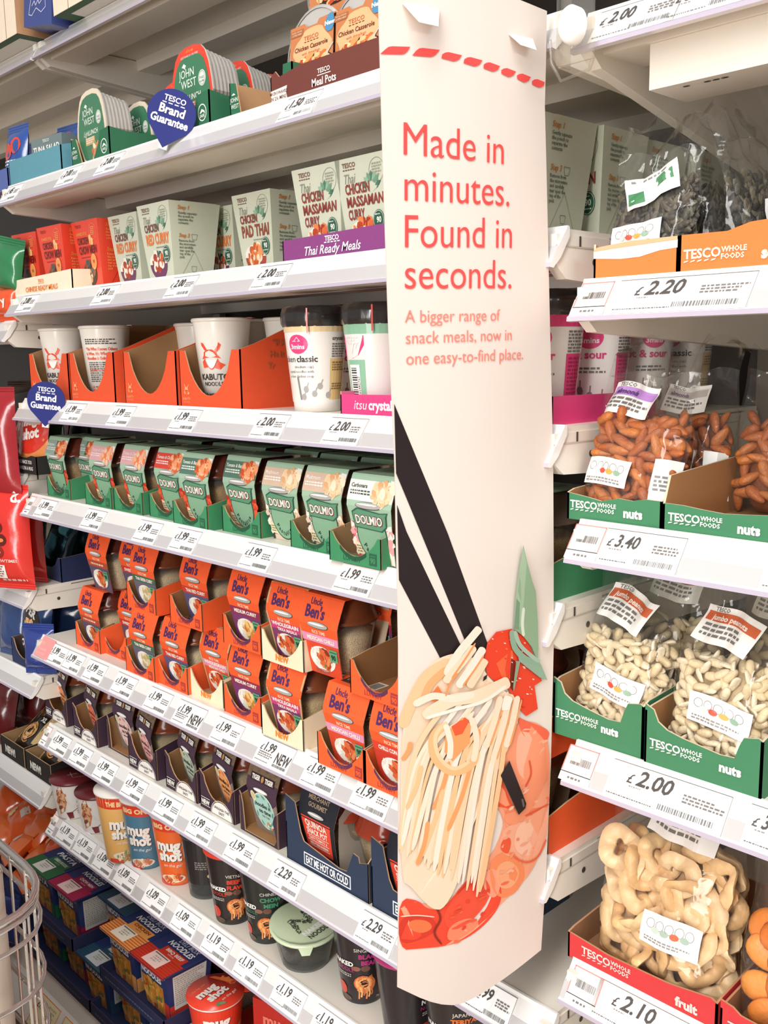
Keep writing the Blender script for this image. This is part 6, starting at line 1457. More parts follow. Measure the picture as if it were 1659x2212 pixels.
# yellow promotion tickets on the base front
for k, (px, py, pr, lab) in enumerate(((98, 2190, '1.19', 'first'), (150, 2235, '1.19', 'second'))):
    b = MB(); F = frame((0, 0, 0), (1, 0, 0), (0, .040, .055)); w, h = .092, .064
    b.panel(F, [(0, 0), (w, 0), (w, h), (0, h)], .0006, '#efe2b8', '#efe2b8', mat='paper')
    for r_ in ((0, h-.0015, w, h), (0, 0, .0015, h), (w-.0015, 0, w, h)): b.rect(F, *r_, '#ee7a3c', 'paper')
    b.small(F, .050, .084, h-.012, 1, .006, '#c9b88a', 8, mat='paper'); b.text(F, '£'+pr, .008, h-.026, .015, '#5a5048', 'paper', 'l', bold=.02, shear=.2); b.small(F, .050, .08, h-.018, 5, .004, '#b0a888', 4); b.small(F, .008, .04, .012, 2, .004, '#b0a888', 6)
    o = b.build('price_ticket'); q = at(px, py, -.015); o.location = (-1.862+k*.112, -.0572, .0765); tag(o, 'orange-edged yellow price ticket on the base front, %s from the wire stand' % lab, 'price ticket', 'yellow price tickets')
# ================================================================== bags of nuts, seeds and dried fruit
def rot_bag(loc, rz, rx): return Matrix.Translation(loc) @ Matrix.Rotation(rz, 4, 'Z') @ Matrix.Rotation(rx, 4, 'X')
def bag_depth(v, d): return d*min(1, (v/.10)**.5 if v < .10 else 1)*(1 if v < .55 else max(.04, 1-((v-.55)/.33)**1.2) if v < .88 else .04)
def clear_bag(name, label, cat, loc, rz, lean, w, h, d, top_label, bot_label, seed=1, group=None, flap=.035, side_label=True):
    """clear film bag, bottom front at the origin, leaning back"""
    R = random.Random(seed); t = thing(name, label, cat, loc, rz, group, rx=lean)
    nu, nv = 14, 18; ph = [R.uniform(0, 6.3) for _ in range(8)]
    def P(side, u, v):
        e = (1-abs(u)**3.2)**.55 if abs(u) < 1 else 0
        dp = bag_depth(v, d); fl = 1-.10*max(0, v-.5)
        wr = (.004*sin(6*u+9*v+ph[0])+.003*sin(13*u-5*v+ph[1]))*(.25+v)
        y = d/2*(1+.0)+side*dp/2*(.12+.88*e)+wr*(1 if side < 0 else -1)*.6
        return Vector((u*w/2*fl+.002*sin(11*v+ph[2]), y, v*h+.003*sin(5*u+ph[3])*v))
    b = MB()
    for sd in (-1, 1): b.grid([[P(sd, -1+2*i/nu, j/nv) for j in range(nv+1)] for i in range(nu+1)], '#fbfbf9', 'film')
    b.grid([[P(-1, u, 1), P(1, u, 1)] for u in [-1+2*i/nu for i in range(nu+1)]], '#fbfbf9', 'film')
    b.build('film', t)
    b = MB(); top = [P(-1, -1+2*i/nu, 1) for i in range(nu+1)]
    b.grid([[p, p+Vector((0, .008+.004*sin(i*.9+ph[4]), flap*(.6+.4*sin(i*.5+ph[5])))), p+Vector((.004, .018+.006*sin(i*1.3+ph[6]), flap*(1.0+.35*sin(i*.7+ph[7]))))] for i, p in enumerate(top)], '#f4f4f2', 'film'); b.build('sealed_flap', t)
    def F(u, v, hh=0.0):
        return P(-1, max(-1, min(1, u/(w/2))), max(0, min(1, v/h)))+Vector((0, -.0016-hh, 0))
    if top_label:
        b = MB(); top_label(b, F); b.build('name_label', t, label='printed paper label')
    if bot_label:
        b = MB(); bot_label(b, F); b.build('nutrition_label', t, label='white nutrition label with coloured spots')
    if side_label:
        b = MB(); x0 = w*.33; b.rect(F, x0, h*.10, x0+.024, h*.42, '#efeeea', 'paper', .0010, 4, 4); b.small(F, x0+.003, x0+.020, h*.30, 4, .004, '#8a8682', 3, .0016, 'paper'); b.build('date_label', t)
    return t
def nutri(cu, cv, w=.056, h=.026, rot=0.0, cols=('#d9d4cf', '#d8503c', '#e0a04a', '#8aa890')):
    def art(b, F):
        G = lambda u, v, hh=0: F(cu+u*cos(rot)-v*sin(rot), cv+u*sin(rot)+v*cos(rot), hh)
        b.rect(G, -w/2, -h/2, w/2, h/2, '#f2f1ee', 'paper', .0008, 6, 3)
        for i in range(5): b.ring(G, -w*.34+i*w*.165, h*.17, w*.075, h*.16, .0006, '#8a8682', 'paper', .0013, 12)
        for i, c in enumerate(cols): b.ell(G, -w*.24+i*w*.165, h*.0, w*.075, h*.10, c, 'paper', .0014, 10)
        b.small(G, -w*.42, w*.42, -h*.30, 2, .0028, '#8a8682', 4, .0013, 'paper')
    return art
def name_lab(text, strip, tc, cu, cv, w, h, rot=0.0, lines=3):
    def art(b, F):
        G = lambda u, v, hh=0: F(cu+u*cos(rot)-v*sin(rot), cv+u*sin(rot)+v*cos(rot), hh)
        b.rect(G, -w/2, -h/2, w/2, h/2, '#f1f0ec', 'paper', .0009, 18, 10); b.rect(G, -w/2+.002, h*.08, w/2-.002, h*.34, strip, 'paper', .0016, 18, 4)
        b.text(G, 'TESCO', -w*.40, h*.36, h*.16, '#6a6662', 'paper', 'l', bold=.02, h=.0015, res=1)
        b.text(G, text, -w*.38, h*.13, h*.20, tc, 'paper', 'l', bold=.03, h=.0024); b.small(G, -w*.42, w*.40, -h*.06, lines, h*.13, '#77736f', 5, .0018, 'paper')
    return art
SHAPES = {}
def piece(kind):
    """one shelled nut, ring or fruit; three shapes of each"""
    if kind in SHAPES: return SHAPES[kind]
    out = []
    for k in range(3):
        R = random.Random(k+11); b = MB(); n, m = 12, 9
        if kind in ('almond', 'peanut', 'apricot'):
            L, W_, T = {'almond': (.0125, .0068, .0050), 'peanut': (.0088, .0050, .0048), 'apricot': (.0200, .0165, .0075)}[kind]
            s_ = R.uniform(.9, 1.1); p1 = R.uniform(0, 6)
            def Q(a, t):
                x = -cos(t); r = sin(t)**.85
                if kind == 'almond': r *= (1-.28*x)
                elif kind == 'peanut': r *= (1-.10*cos(2*t+p1))
                else: r *= 1+.08*sin(3*a+p1)
                z = r*T*sin(a)
                if kind == 'apricot' and sin(a) > 0: z -= .0035*r*(1-abs(x))
                if k == 2 and kind == 'peanut' and z < 0: z *= .12
                return Vector((x*L*s_, r*W_*s_*cos(a), z*s_))
            b.grid([[Q(2*pi*i/n, pi*j/m) for j in range(m+1)] for i in range(n)], {'almond': ('#b8652f', '#c47438', '#a95a2a'), 'peanut': ('#ecd9b6', '#e6d0a8', '#f2e3c6'), 'apricot': ('#f08c34', '#f49c44', '#e67c28')}[kind][k], 'nut' if kind != 'apricot' else 'fruit', True, closeu=True)
        else:   # ring of dried apple
            p1, p2 = R.uniform(0, 6), R.uniform(0, 6); ro, ri = .0245, (.0085, .0105, .0065)[k]
            def Q(a, t):
                rm, rt = (ro+ri)/2*(1+.09*sin(3*a+p1)), (ro-ri)/2*(1+.1*sin(2*a+p2))
                return Vector(((rm+rt*cos(t))*cos(a), (rm+rt*cos(t))*sin(a), .0046*sin(t)+.0050*sin(2*a+p1)+.002*sin(5*a+p2)))
            nn = 26
            b.grid([[Q(2*pi*i/nn, 2*pi*j/8) for j in range(9)] for i in range(nn)], ('#ecc794', '#e2b67f', '#f0cfa2')[k], 'fruit', True, closeu=True)
        out.append(b.mesh(kind))
    SHAPES[kind] = out
    return out
def fill_bag(kind, name, label, cat, group, M, w, h, d, n, vmax, dist, seed, core, zmin=.012, inset=.006, joined=False):
    """single pieces inside the bag, packed against its front and its right side, over a heap that nobody could count"""
    R = random.Random(seed); pts = []; tries = 0
    while len(pts) < n and tries < 9000:
        tries += 1
        v = R.uniform(zmin/h, vmax); u = R.uniform(-.93, .93)
        e = (1-abs(u)**3.2)**.55; dp = bag_depth(v, d)
        yf = d/2-dp/2*(.12+.88*e)+inset+R.uniform(0, .004)
        p = Vector((u*(w/2-inset), yf, v*h))
        if all((p-q).length > dist for q in pts): pts.append(p)
    tries = 0; m0 = len(pts)
    while len(pts) < m0+n//3 and tries < 4000:   # the right flank and the top of the heap
        tries += 1
        v = R.uniform(zmin/h, vmax*1.03); p = Vector((w/2-inset-.004-R.random()*.006, R.uniform(inset*2, max(inset*2+.002, d*.75*bag_depth(v, 1))), v*h)) if R.random() < .6 else Vector((R.uniform(-.8, .8)*w/2, R.uniform(d*.2, d*.6), vmax*h+R.uniform(-.003, .004)))
        if all((p-q).length > dist for q in pts): pts.append(p)
    ms = piece(kind)
    hb = MB()
    for p in pts:
        o = bpy.data.objects.new(name, R.choice(ms)); COL.objects.link(o)
        e = Matrix.Rotation(R.uniform(0, 6.28), 4, 'Y') @ Matrix.Rotation(R.uniform(-.7, .7)+pi/2*(1 if kind in ('apple_ring', 'apricot') else 0), 4, 'X') @ Matrix.Rotation(R.uniform(-.5, .5), 4, 'Z')
        if kind == 'apple_ring': e = Matrix.Rotation(R.uniform(-.9, .9), 4, 'Z') @ Matrix.Rotation(pi/2+R.uniform(-.7, .7), 4, 'X') @ Matrix.Rotation(R.uniform(0, 6), 4, 'Z')
        if joined:
            me = o.data; c_ = me.color_attributes['Col'].data[0].color; i0 = len(hb.v)
            hb.v += [tuple(Matrix.Translation(p) @ e @ q.co) for q in me.vertices]
            for f in me.polygons: hb.f.append(tuple(i0+i for i in f.vertices)); hb.c.append(tuple(c_)); hb.m.append('nut'); hb.s.append(True)
            bpy.data.objects.remove(o); continue
        o.matrix_world = M @ Matrix.Translation(p) @ e
        tag(o, label, cat, group)
    # the packed rest behind them
    b = hb; N, K = 20, 10
    def Q(a, j):
        t = pi*j/K; v = .03+(vmax-.05)*(1-cos(t))/2; k = sin(t)**.35
        dp = bag_depth(v, d)
        x = cos(a); y = sin(a)
        return Vector((x*abs(x)**-.35*k*(w/2-inset*2.2) if abs(x) > 1e-4 else 0, d/2+y*k*max(.002, dp/2-inset*1.7)*.92, v*h))
    b.grid([[Q(2*pi*i/N, j) for j in range(K+1)] for i in range(N)], core, 'nut', True, closeu=True)
    o = b.build(name+'_heap'); o.matrix_world = M; o['kind'] = 'stuff'; tag(o, label.split(' in ')[0].split(' inside ')[0]+' packed deep'+label[len(label.split(' in ')[0].split(' inside ')[0]):], cat)
def wave_tray(key, w, d, h, pts, co, label, x, y, z, art=None, hs=None, rz=0, ci='#a87a50', ce='#d8c4a8', group=None, hb=None):
    hs = hs or h
    mk = lambda: tray_mesh(w, d, [(0, 0), (w, 0)]+pts, [(0, 0), (d, 0), (d, hs+.01), (.01, hs), (0, pts[0][1])], hb or hs+.01, co, ci, .0022, art=art, ce=ce)
    return tray(key, mk, label, x, y, z, rz, group)
def whole(word, wcol, x1, x2, vy, s=1.0):
    def art(b, F):
        b.text(F, 'TESCO', x1, vy, .0115*s, wcol, 'card', 'l', bold=.03)
        for i in range(5): b.poly(F, [(x1+i*.0066*s, vy-.0035*s), (x1+(i*.0066+.0042)*s, vy-.0025*s), (x1+(i*.0066+.005)*s, vy-.0012*s), (x1+(i*.0066+.001)*s, vy-.002*s)], wcol, 'card', .0008)
        b.text(F, 'WHOLE', x1+.036*s, vy+.0035*s, .0065*s, wcol, 'card', 'l', bold=.03, res=1); b.text(F, 'FOODS', x1+.036*s, vy-.0025*s, .0065*s, wcol, 'card', 'l', bold=.03, res=1)
        b.text(F, word, x2, vy-.0045*s, .0135*s, wcol, 'card', 'l', bold=.05)
    return art
GN = '#3f7d58'; WN = '#e3e8de'
# --- almonds
Zr = Z['R2']; ax0 = -.575
wave_tray('alm', .107, .2, .026, [(.107, .0275), (.09, .028), (.075, .025), (.06, .026), (.04, .0215), (.025, .024), (0, .027)], GN, 'green tray reading nuts under the front almond bag', ax0+.0535, .032, Zr, whole('nuts', WN, .004, .066, .0125, .9), group='green nut trays', hs=.030)
wave_tray('alm2', .105, .2, .024, [(.105, .026), (.085, .0245), (.06, .023), (.04, .0245), (.02, .0265), (0, .027)], GN, 'green tray reading nuts with bare cardboard side, right of the front almond bag', ax0+.109+.0525, .030, Zr, whole('nuts', WN, .006, .074, .0115, .9), hs=.052, group='green nut trays')
M_ = (ax0+.052, .037, Zr+.003)
AL = dict(w=.106, h=.150, d=.062)
clear_bag('nut_bag', 'clear bag of almonds, front one, with a lilac label', 'bag', M_, -.05, -.20, AL['w'], AL['h'], AL['d'], name_lab('almonds', '#b98ad0', '#5a3a78', -.012, .122, .056, .034, -.06), nutri(-.016, .047, .056, .027, -.04), 3, 'clear bags of nuts', .03)
fill_bag('almond', 'almond', 'almond in the front almond bag', 'almond', 'almonds in the front bag', rot_bag(M_, -.05, -.20), AL['w'], AL['h'], AL['d'], 72, .66, .0098, 5, '#8a4a22')
M2 = (ax0+.058, .125, Zr+.003)
clear_bag('nut_bag', 'clear bag of almonds directly behind the front one', 'bag', M2, .04, -.16, AL['w'], AL['h'], AL['d'], name_lab('almonds', '#c9c2be', '#5a3a78', 0, .118, .05, .03), None, 8, 'clear bags of nuts', .03)
fill_bag('almond', 'almond', 'almond in the second almond bag', 'almond', 'almonds in the second bag', rot_bag(M2, .04, -.16), AL['w'], AL['h'], AL['d'], 40, .64, .0105, 6, '#8a4a22')
M3 = (ax0+.165, .050, Zr+.003)
clear_bag('nut_bag', 'clear bag of almonds in the right-hand green tray', 'bag', (M3[0], M3[1]+.09, M3[2]), .1, -.16, AL['w'], AL['h'], AL['d'], None, None, 12, 'clear bags of nuts', .03)
fill_bag('almond', 'almond', 'almond in the right-hand almond bag', 'almond', 'almonds in the right-hand bag', rot_bag((M3[0], M3[1]+.09, M3[2]), .1, -.16), AL['w'], AL['h'], AL['d'], 40, .64, .0105, 7, '#8a4a22')
# --- peanuts
Zr = Z['R3']; px0 = -.588
cut = lambda w: [(w, .056), (w-.004, .058), (w-.018, .055), (w-.022, .046), (w-.026, .0335), (w-.040, .0325), (.040, .0375), (.024, .041), (.014, .047), (.009, .058), (.004, .060), (0, .062)]
wave_tray('pea', .108, .2, .056, cut(.108), GN, 'green cut-out tray around the left peanut bag', px0+.054, .030, Zr, whole('nuts', WN, .004, .060, .0215, .88), hs=.060, group='green nut trays')
wave_tray('pea2', .118, .2, .056, cut(.118), GN, 'torn green cut-out tray around the right peanut bag', px0+.112+.059, .026, Zr, whole('nuts', WN, .006, .078, .0215, .92), hs=.058, group='green nut trays')
PB = dict(w=.108, h=.180, d=.062)
for k, (xx, yy, lab, sd, rz) in enumerate(((px0+.055, .036, 'left', 21, -.05), (px0+.171, .032, 'right', 25, .03))):
    Mx = (xx, yy, Zr+.003)
    clear_bag('nut_bag', 'clear bag of blanched peanuts, %s one of the two in front' % lab, 'bag', Mx, rz, -.24, PB['w'], PB['h'], PB['d'], name_lab('jumbo peanuts', '#c9613a', '#f3e6dc', -.006, .140, .062, .036, -.22), nutri(.006, .060, .060, .028, -.16), sd, 'clear bags of nuts', .03, side_label=False)
    fill_bag('peanut', 'peanut', 'blanched peanut in the %s front peanut bag' % lab, 'peanut', 'peanuts in the %s front bag' % lab, rot_bag(Mx, rz, -.24), PB['w'], PB['h'], PB['d'], 108, .60, .0076, sd+1, '#c9b088', inset=.005)
for k, (xx, yy, nm) in enumerate(((px0+.070, .125, 'behind the left peanut bag'), (px0+.185, .120, 'behind the right peanut bag'))):
    clear_bag('nut_bag', 'clear bag of peanuts with a rust striped label, '+nm, 'bag', (xx, yy, Zr+.003), .08-.1*k, -.14, PB['w'], PB['h'], PB['d'], name_lab('jumbo peanuts', '#b0573a', '#f3e6dc', .0, .150, .06, .034, -.08), None, 31+k, 'clear bags of nuts', .03, side_label=False)
    fill_bag('peanut', 'peanut', 'blanched peanut in the bag '+nm, 'peanut', 'peanuts in the bag '+nm, rot_bag((xx, yy, Zr+.003), .08-.1*k, -.14), PB['w'], PB['h'], PB['d'], 60, .60, .0082, 41+k, '#b59a72', inset=.005, joined=True)
# --- dried apple and apricot
Zr = Z['R4']; RD = '#c8383a'
wave_tray('app', .172, .2, .030, [(.172, .030), (.165, .033), (.12, .026), (.09, .025), (.05, .024), (0, .029)], RD, 'red tray reading fruit under the dried apple rings', -.562+.086, .026, Zr, whole('fruit', '#f0c9c2', .018, .128, .0125, 1.0), hs=.032, hb=.05, ce='#b98a68', ci='#9a7050')
wave_tray('apr', .172, .2, .030, [(.172, .030), (.12, .031), (.06, .029), (.02, .031), (.012, .036), (0, .038)], RD, 'red tray under the dried apricots', -.386+.086, .024, Zr, whole('fruit', '#f0c9c2', .008, .128, .0125, 1.0), hs=.032, hb=.05, ce='#b98a68', ci='#9a7050')
AB = dict(w=.150, h=.192, d=.085)
Mx = (-.470, .030, Zr+.006)
clear_bag('fruit_bag', 'clear bag of dried apple rings with a dark green label', 'bag', Mx, .06, -.16, AB['w'], AB['h'], AB['d'], name_lab('apples', '#2f6a50', '#dfeae2', .012, .168, .078, .042, -.12), nutri(.022, .062, .060, .034, -.10, ('#b9c9bc', '#9ab0a0', '#d8603c', '#9ab0a0')), 51, 'clear bags of dried fruit', .014, side_label=False)
fill_bag('apple_ring', 'apple_ring', 'dried apple ring in the clear bag', 'dried apple', 'dried apple rings', rot_bag(Mx, .06, -.16), AB['w'], AB['h'], AB['d'], 44, .66, .0200, 52, '#d3a470', inset=.017, zmin=.018)
Mx = (-.318, .032, Zr+.006)
clear_bag('fruit_bag', 'clear bag of orange dried apricots at the picture edge', 'bag', Mx, .05, -.16, .135, .185, .075, name_lab('apricots', '#d8803a', '#fbeede', 0, .145, .07, .038), nutri(.0, .11, .056, .03), 55, 'clear bags of dried fruit', .04, side_label=True)
fill_bag('apricot', 'apricot', 'dried apricot in the clear bag', 'dried apricot', 'dried apricots', rot_bag(Mx, .05, -.16), .135, .185, .075, 30, .56, .022, 56, '#b0602a', inset=.014, zmin=.018)
# --- pumpkin seeds
Zr = Z['R1']
OS = '#ee7a3c'
def torn(b, F):
    b.poly(F, [(.0, .0275), (.0, .021), (.03, .0185), (.05, .019), (.07, .023), (.088, .024), (.088, .031), (.06, .030), (.02, .0285)], '#efe6d8', 'card', .0004); b.poly(F, [(0, .0275), (.02, .0285), (.06, .030), (.088, .031), (.088, .034), (.04, .034), (.004, .031)], '#cfa982', 'card', .0008)
wave_tray('seedtorn', .089, .2, .03, [(.089, .034), (.04, .033), (.004, .029), (0, .028)], OS, 'orange seed tray with its front edge torn to bare card', -.547+.0445, .030, Zr, torn, hs=.03, group='orange seed trays')
wave_tray('seed', .16, .2, .032, [(.16, .034), (.10, .036), (.085, .040), (.065, .039), (.045, .0335), (.0, .034)], OS, 'orange tray reading seeds', -.4565+.08, .028, Zr, whole('seeds', '#f8dcc4', .005, .076, .013, .98), hs=.03, group='orange seed trays')
def seed_heap(w, h, d, vmax, seed):
    R = random.Random(seed); b = MB(); cols = ['#484236', '#585042', '#38342d', '#665c4a', '#2c2823']
    for k in range(420):
        v = R.uniform(.03, vmax); u = R.uniform(-.94, .94); e = (1-abs(u)**3.2)**.55; dp = bag_depth(v, d)
        p = Vector((u*(w/2-.005), d/2-dp/2*(.12+.88*e)+.004+R.uniform(0, .004), v*h))
        if k % 4 == 0: p = Vector((w/2-.006-R.random()*.004, R.uniform(.008, d*.6), v*h))
        L, W_ = .0062, .0031; a = R.uniform(0, 6.28); rt = Matrix.Rotation(a, 3, 'Y') @ Matrix.Rotation(R.uniform(-.6, .6), 3, 'X')
        ring = [p+rt @ Vector((L*cos(t)*(1 if cos(t) < 0 else 1.15), 0, W_*sin(t))) for t in [2*pi*i/8 for i in range(8)]]; c = R.choice(cols)
        b.face(ring, c, 'nut', False)
        b.grid([[q, p+(q-p)*.5+rt @ Vector((0, -.0011, 0))] for q in ring], c, 'nut', True, closeu=True); b.face([p+(q-p)*.5+rt @ Vector((0, -.0011, 0)) for q in ring], c, 'nut', True)
    N, K = 18, 8
    def Q(a, j):
        t = pi*j/K; v = .03+(vmax-.04)*(1-cos(t))/2; k = sin(t)**.35; x = cos(a)
        return Vector((x*abs(x)**-.35*k*(w/2-.011) if abs(x) > 1e-4 else 0, d/2+sin(a)*k*max(.002, bag_depth(v, d)/2-.009)*.92, v*h))
    b.grid([[Q(2*pi*i/N, j) for j in range(K+1)] for i in range(N)], '#2c2822', 'nut', True, closeu=True)
    return b.mesh('pumpkin_seeds')
def seed_lab(b, F):
    G = lambda u, v, hh=0: F(.002+u*cos(.35)-v*sin(.35), .083+u*sin(.35)+v*cos(.35), hh)
    b.rect(G, -.026, -.016, .026, .016, '#e9e8e4', 'paper', .0012, 6, 4); b.rect(G, -.024, -.012, -.008, .0, '#3f7d52', 'paper', .0016, 2, 2); b.rect(G, .004, -.004, .022, .008, '#4f8a60', 'paper', .0016, 2, 2); b.small(G, -.02, .02, .011, 1, .004, '#8a8682', 3, .0016, 'paper')
def seed_side(b, F): b.rect(F, -.012, .03, .010, .060, '#dedcd8', 'paper', .0010, 3, 3); b.small(F, -.009, .007, .052, 3, .005, '#7a7672', 3, .0014, 'paper')
SB = dict(w=.088, h=.118, d=.045)
for k, (xx, yy, rz, nm, tl, bl) in enumerate(((-.502, .036, .0, 'front one in the torn orange tray', seed_lab, nutri(-.006, .036, .052, .024, .10)), (-.445, .132, 1.40, 'edge-on second one, narrow white strip label', seed_side, None), (-.392, .086, 1.42, 'third one with its narrow label turned out', seed_side, None), (-.338, .086, 1.42, 'fourth one in deep shade', seed_side, None), (-.240, .050, .3, 'last one at the picture edge', seed_lab, None))):
    lc = (xx, yy, Zr+.003)
    clear_bag('seed_bag', 'clear bag of dark pumpkin seeds, '+nm, 'bag', lc, rz, -.12, SB['w'], SB['h'], SB['d'], tl, bl, 60+k, 'clear bags of pumpkin seeds', .032, side_label=False)
    o = put('pumpkin_seeds', cached(('seeds', k % 2), lambda: seed_heap(SB['w'], SB['h'], SB['d'], .74, 70+k % 2))); o.matrix_world = rot_bag(lc, rz, -.12); o['kind'] = 'stuff'; tag(o, 'dark pumpkin seeds filling the '+nm.split(' ')[0]+' clear seed bag', 'seeds')
# ================================================================== far left bay
def zl(k): return Z[k]+.001
def script_art(lines, col, cu, cv, size, rot=.25, bg=None):
    def art(b, F):
        G = lambda u, v, hh=0: F(cu+u*cos(rot)-v*sin(rot), cv+u*sin(rot)+v*cos(rot), hh)
        if bg: b.ell(G, 0, -size*.3, size*1.9, size*1.7, bg, 'wrap', .0004, 24, rings=3)
        for i, l in enumerate(lines): b.text(G, l, size*.15*i, -i*size*.95, size, col, 'wrap', bold=.05, h=.0012)
    return art
foil_pack('snack_pouch', 'dark crimson foil pouch hanging at the left picture edge', 'food pouch', (-1.895, -.012, 1.185), .13, .20, .045, '#9e1f28', None, .35, 0, 0, 'tall foil pouches', 'wrap', 3)
def red_art(b, F):
    b.text(F, 'd.', .030, .165, .030, '#f6e2da', 'wrap', bold=.04)
    for k, (v, c) in enumerate(((.115, '#6a1a14'), (.090, '#5a1612'), (.066, '#8a2018'))): b.ell(F, -.012+.008*(k == 1), v, .014, .012, c, 'wrap', .0006, 16, rings=2); b.ell(F, -.012+.008*(k == 1), v, .008, .004, '#e0803c' if k == 1 else '#c9806a', 'wrap', .0012, 10)
    b.text(F, 'NEWTIME!', .004, .046, .0085, '#f2d2c8', 'wrap', bold=.02, width=.05, h=.0010); b.rect(F, -.028, .012, .0, .040, '#efe9e4', 'wrap', .0007, 3, 3); b.small(F, -.025, -.003, .035, 5, .005, '#8a5a54', 3, .0010, 'wrap')
    b.small(F, -.015, .045, .006, 1, .008, '#f2d2c8', 3, .0008, 'wrap')
foil_pack('snack_pouch', 'bright red foil pouch standing at the end of the lower left shelf', 'food pouch', (-1.872, -.006, zl('L2')+.012), .105, .185, .042, '#d8332c', red_art, .5, 0, 0, 'tall foil pouches', 'wrap', 4)
foil_pack('snack_pouch', 'red foil pouch tucked behind the bright red one', 'food pouch', (-1.912, .045, zl('L2')+.012), .095, .19, .04, '#c92c28', None, .4, 0, 0, 'tall foil pouches', 'wrap', 5)
foil_pack('snack_pouch', 'green and clear pouch left of the cream carton tray', 'food pouch', (-1.872, .03, zl('L0')+.06), .075, .085, .035, '#2f7a4c', None, .3, 0, radians(12), 'hanging snack pouches', 'wrap', 6)
foil_pack('snack_pouch', 'orange pouch corner under the green pouch', 'food pouch', (-1.878, .028, zl('L0')+.012), .07, .05, .03, '#d8542c', script_art(['y'], '#f6e6da', .01, .02, .02), .3, 0, 0, 'hanging snack pouches', 'wrap', 7)
foil_pack('snack_pouch', 'brown orange pouch at the picture edge left of the orange cup trays', 'food pouch', (-1.935, -.005, 1.35), .08, .13, .03, '#a8542c', None, .4, 0, 0, 'hanging snack pouches', 'wrap', 8)
for k, x in enumerate((-1.90, -1.96)):
    foil_pack('snack_pouch', ('dark pouch with red print in the gloom left of the teardrop sign', 'dark pouch deeper in the gloom left of the teardrop sign')[k], 'food pouch', (x, .16+.04*k, zl('L1')+.012), .08, .12, .03, '#2a3230', script_art(['y'], '#b8322c', 0, .06, .03), .2, 0, 0, 'dark foil pouches', 'wrap', 9+k)
# mug soup sachets in their black carton
def mk_black():
    w = .15
    def art(b, F):
        b.text(F, 'THE SNACK YOU', .100, .0195, .0095, '#d8d4d0', bold=.03, width=.062); b.text(F, 'MAKE IN A MUG', .104, .0075, .0095, '#d8d4d0', bold=.03, width=.062)
        b.text(F, 'mug', .030, .0195, .014, '#e9e6e2', bold=.06, sx=.8); b.text(F, 'shot', .032, .0085, .014, '#e9e6e2', bold=.06, sx=.8)
    return tray_mesh(w, .14, [(0, 0), (w, 0), (w, .035), (w-.02, .036), (w-.04, .031), (.05, .034), (0, .036)], [(0, 0), (.14, 0), (.14, .04), (0, .035)], .04, '#262322', '#6a5a4a', art=art)
tray('sachetbox', mk_black, 'black sachet carton below the far teardrop sign', -1.862, .022, Z['L1'])
msh = script_art(['mug', 'shot'], '#f8efe8', -.002, .075, .028, .15, '#d8382a')
foil_pack('soup_sachet', 'orange sachet with white script in the black carton', 'sachet', (-1.838, .036, zl('L1')+.016), .095, .100, .022, '#e08a4a', msh, .18, radians(-10), 0, 'soup sachets', 'wrap', 12)
foil_pack('soup_sachet', 'red sachet tilted over at the left of the black carton', 'sachet', (-1.908, .040, zl('L1')+.016), .085, .100, .02, '#d8402c', script_art(['mug', 'shot'], '#f8efe8', .0, .07, .028, .5), .2, radians(-12), radians(22), 'soup sachets', 'wrap', 13)
foil_pack('soup_sachet', 'green-backed sachet between the two tilted sachets', 'sachet', (-1.878, .075, zl('L1')+.016), .085, .095, .02, '#2f5c40', None, .2, radians(-10), radians(10), 'soup sachets', 'wrap', 14)
# teal foil packs in navy trays
def navy_box(key, w, d, h, lab, x, y, z, dip=.02, rz=0):
    fr = [(0, 0), (w, 0), (w, h)]+[(w-.012-(w-.024)*i/8, h-dip*sin(pi*i/8)**.5) for i in range(9)]+[(0, h)]
    tray(key, lambda: tray_mesh(w, d, fr, [(0, 0), (d, 0), (d, h+.01), (0, h)], h+.01, '#2b3458', '#5a4a3c'), lab, x, y, z, rz, 'navy snack trays')
navy_box('nb1', .13, .14, .050, 'navy tray under the shiny teal packs, left of the rice pots', -1.915, .085, Z['L2'], .026)
R = random.Random(2)
for k, (dx, dy, dz, c, nm) in enumerate(((-.03, .02, .0, '#274a52', 'lowest'), (.02, .03, .0, '#2a3a40', 'darkest'), (-.01, .05, .05, '#3f7480', 'brightest teal, crumpled on top'), (.035, .06, .04, '#243236', 'rearmost, nearly black'))):
    foil_pack('foil_pack', 'shiny teal foil pack in the navy tray, '+nm, 'food pack', (-1.915+dx, .09+dy, zl('L2')+.016+dz), .075, .085, .035, c, None, R.uniform(-.5, .5), radians(-20), R.uniform(-.3, .3), 'shiny teal foil packs', 'foil', 20+k)
# snack pouches below
def popper(b, F):
    b.ell(F, 0, .060, .034, .056, '#33251f', 'wrap', .0005, 26, rings=3)
    b.text(F, 'PER', .002, .090, .024, '#f4efe8', 'wrap', bold=.05, rot=-.35, h=.0014); b.text(F, 'ODLES', .002, .030, .020, '#f4efe8', 'wrap', bold=.05, rot=.3, h=.0014)
    b.blob(F, -.002, .066, .018, .014, ['#e0a562', '#f0c488', '#c9823c'], 40, .004, 5, .0012, 'wrap'); b.rect(F, -.045, .0, -.02, .07, '#d8502f', 'wrap', .0004, 2, 3); b.rect(F, .02, .0, .045, .06, '#d8502f', 'wrap', .0004, 2, 3)
navy_box('nb2', .115, .2, .055, 'navy tray around the comic-lettered snack pouch', -1.935, .030, Z['L3'], .036)
foil_pack('snack_pouch', 'navy pouch with white comic lettering in a navy tray', 'food pouch', (-1.938, .060, zl('L3')+.016), .10, .125, .045, '#2c4678', popper, .1, radians(-8), 0, 'navy snack pouches', 'wrap', 30)
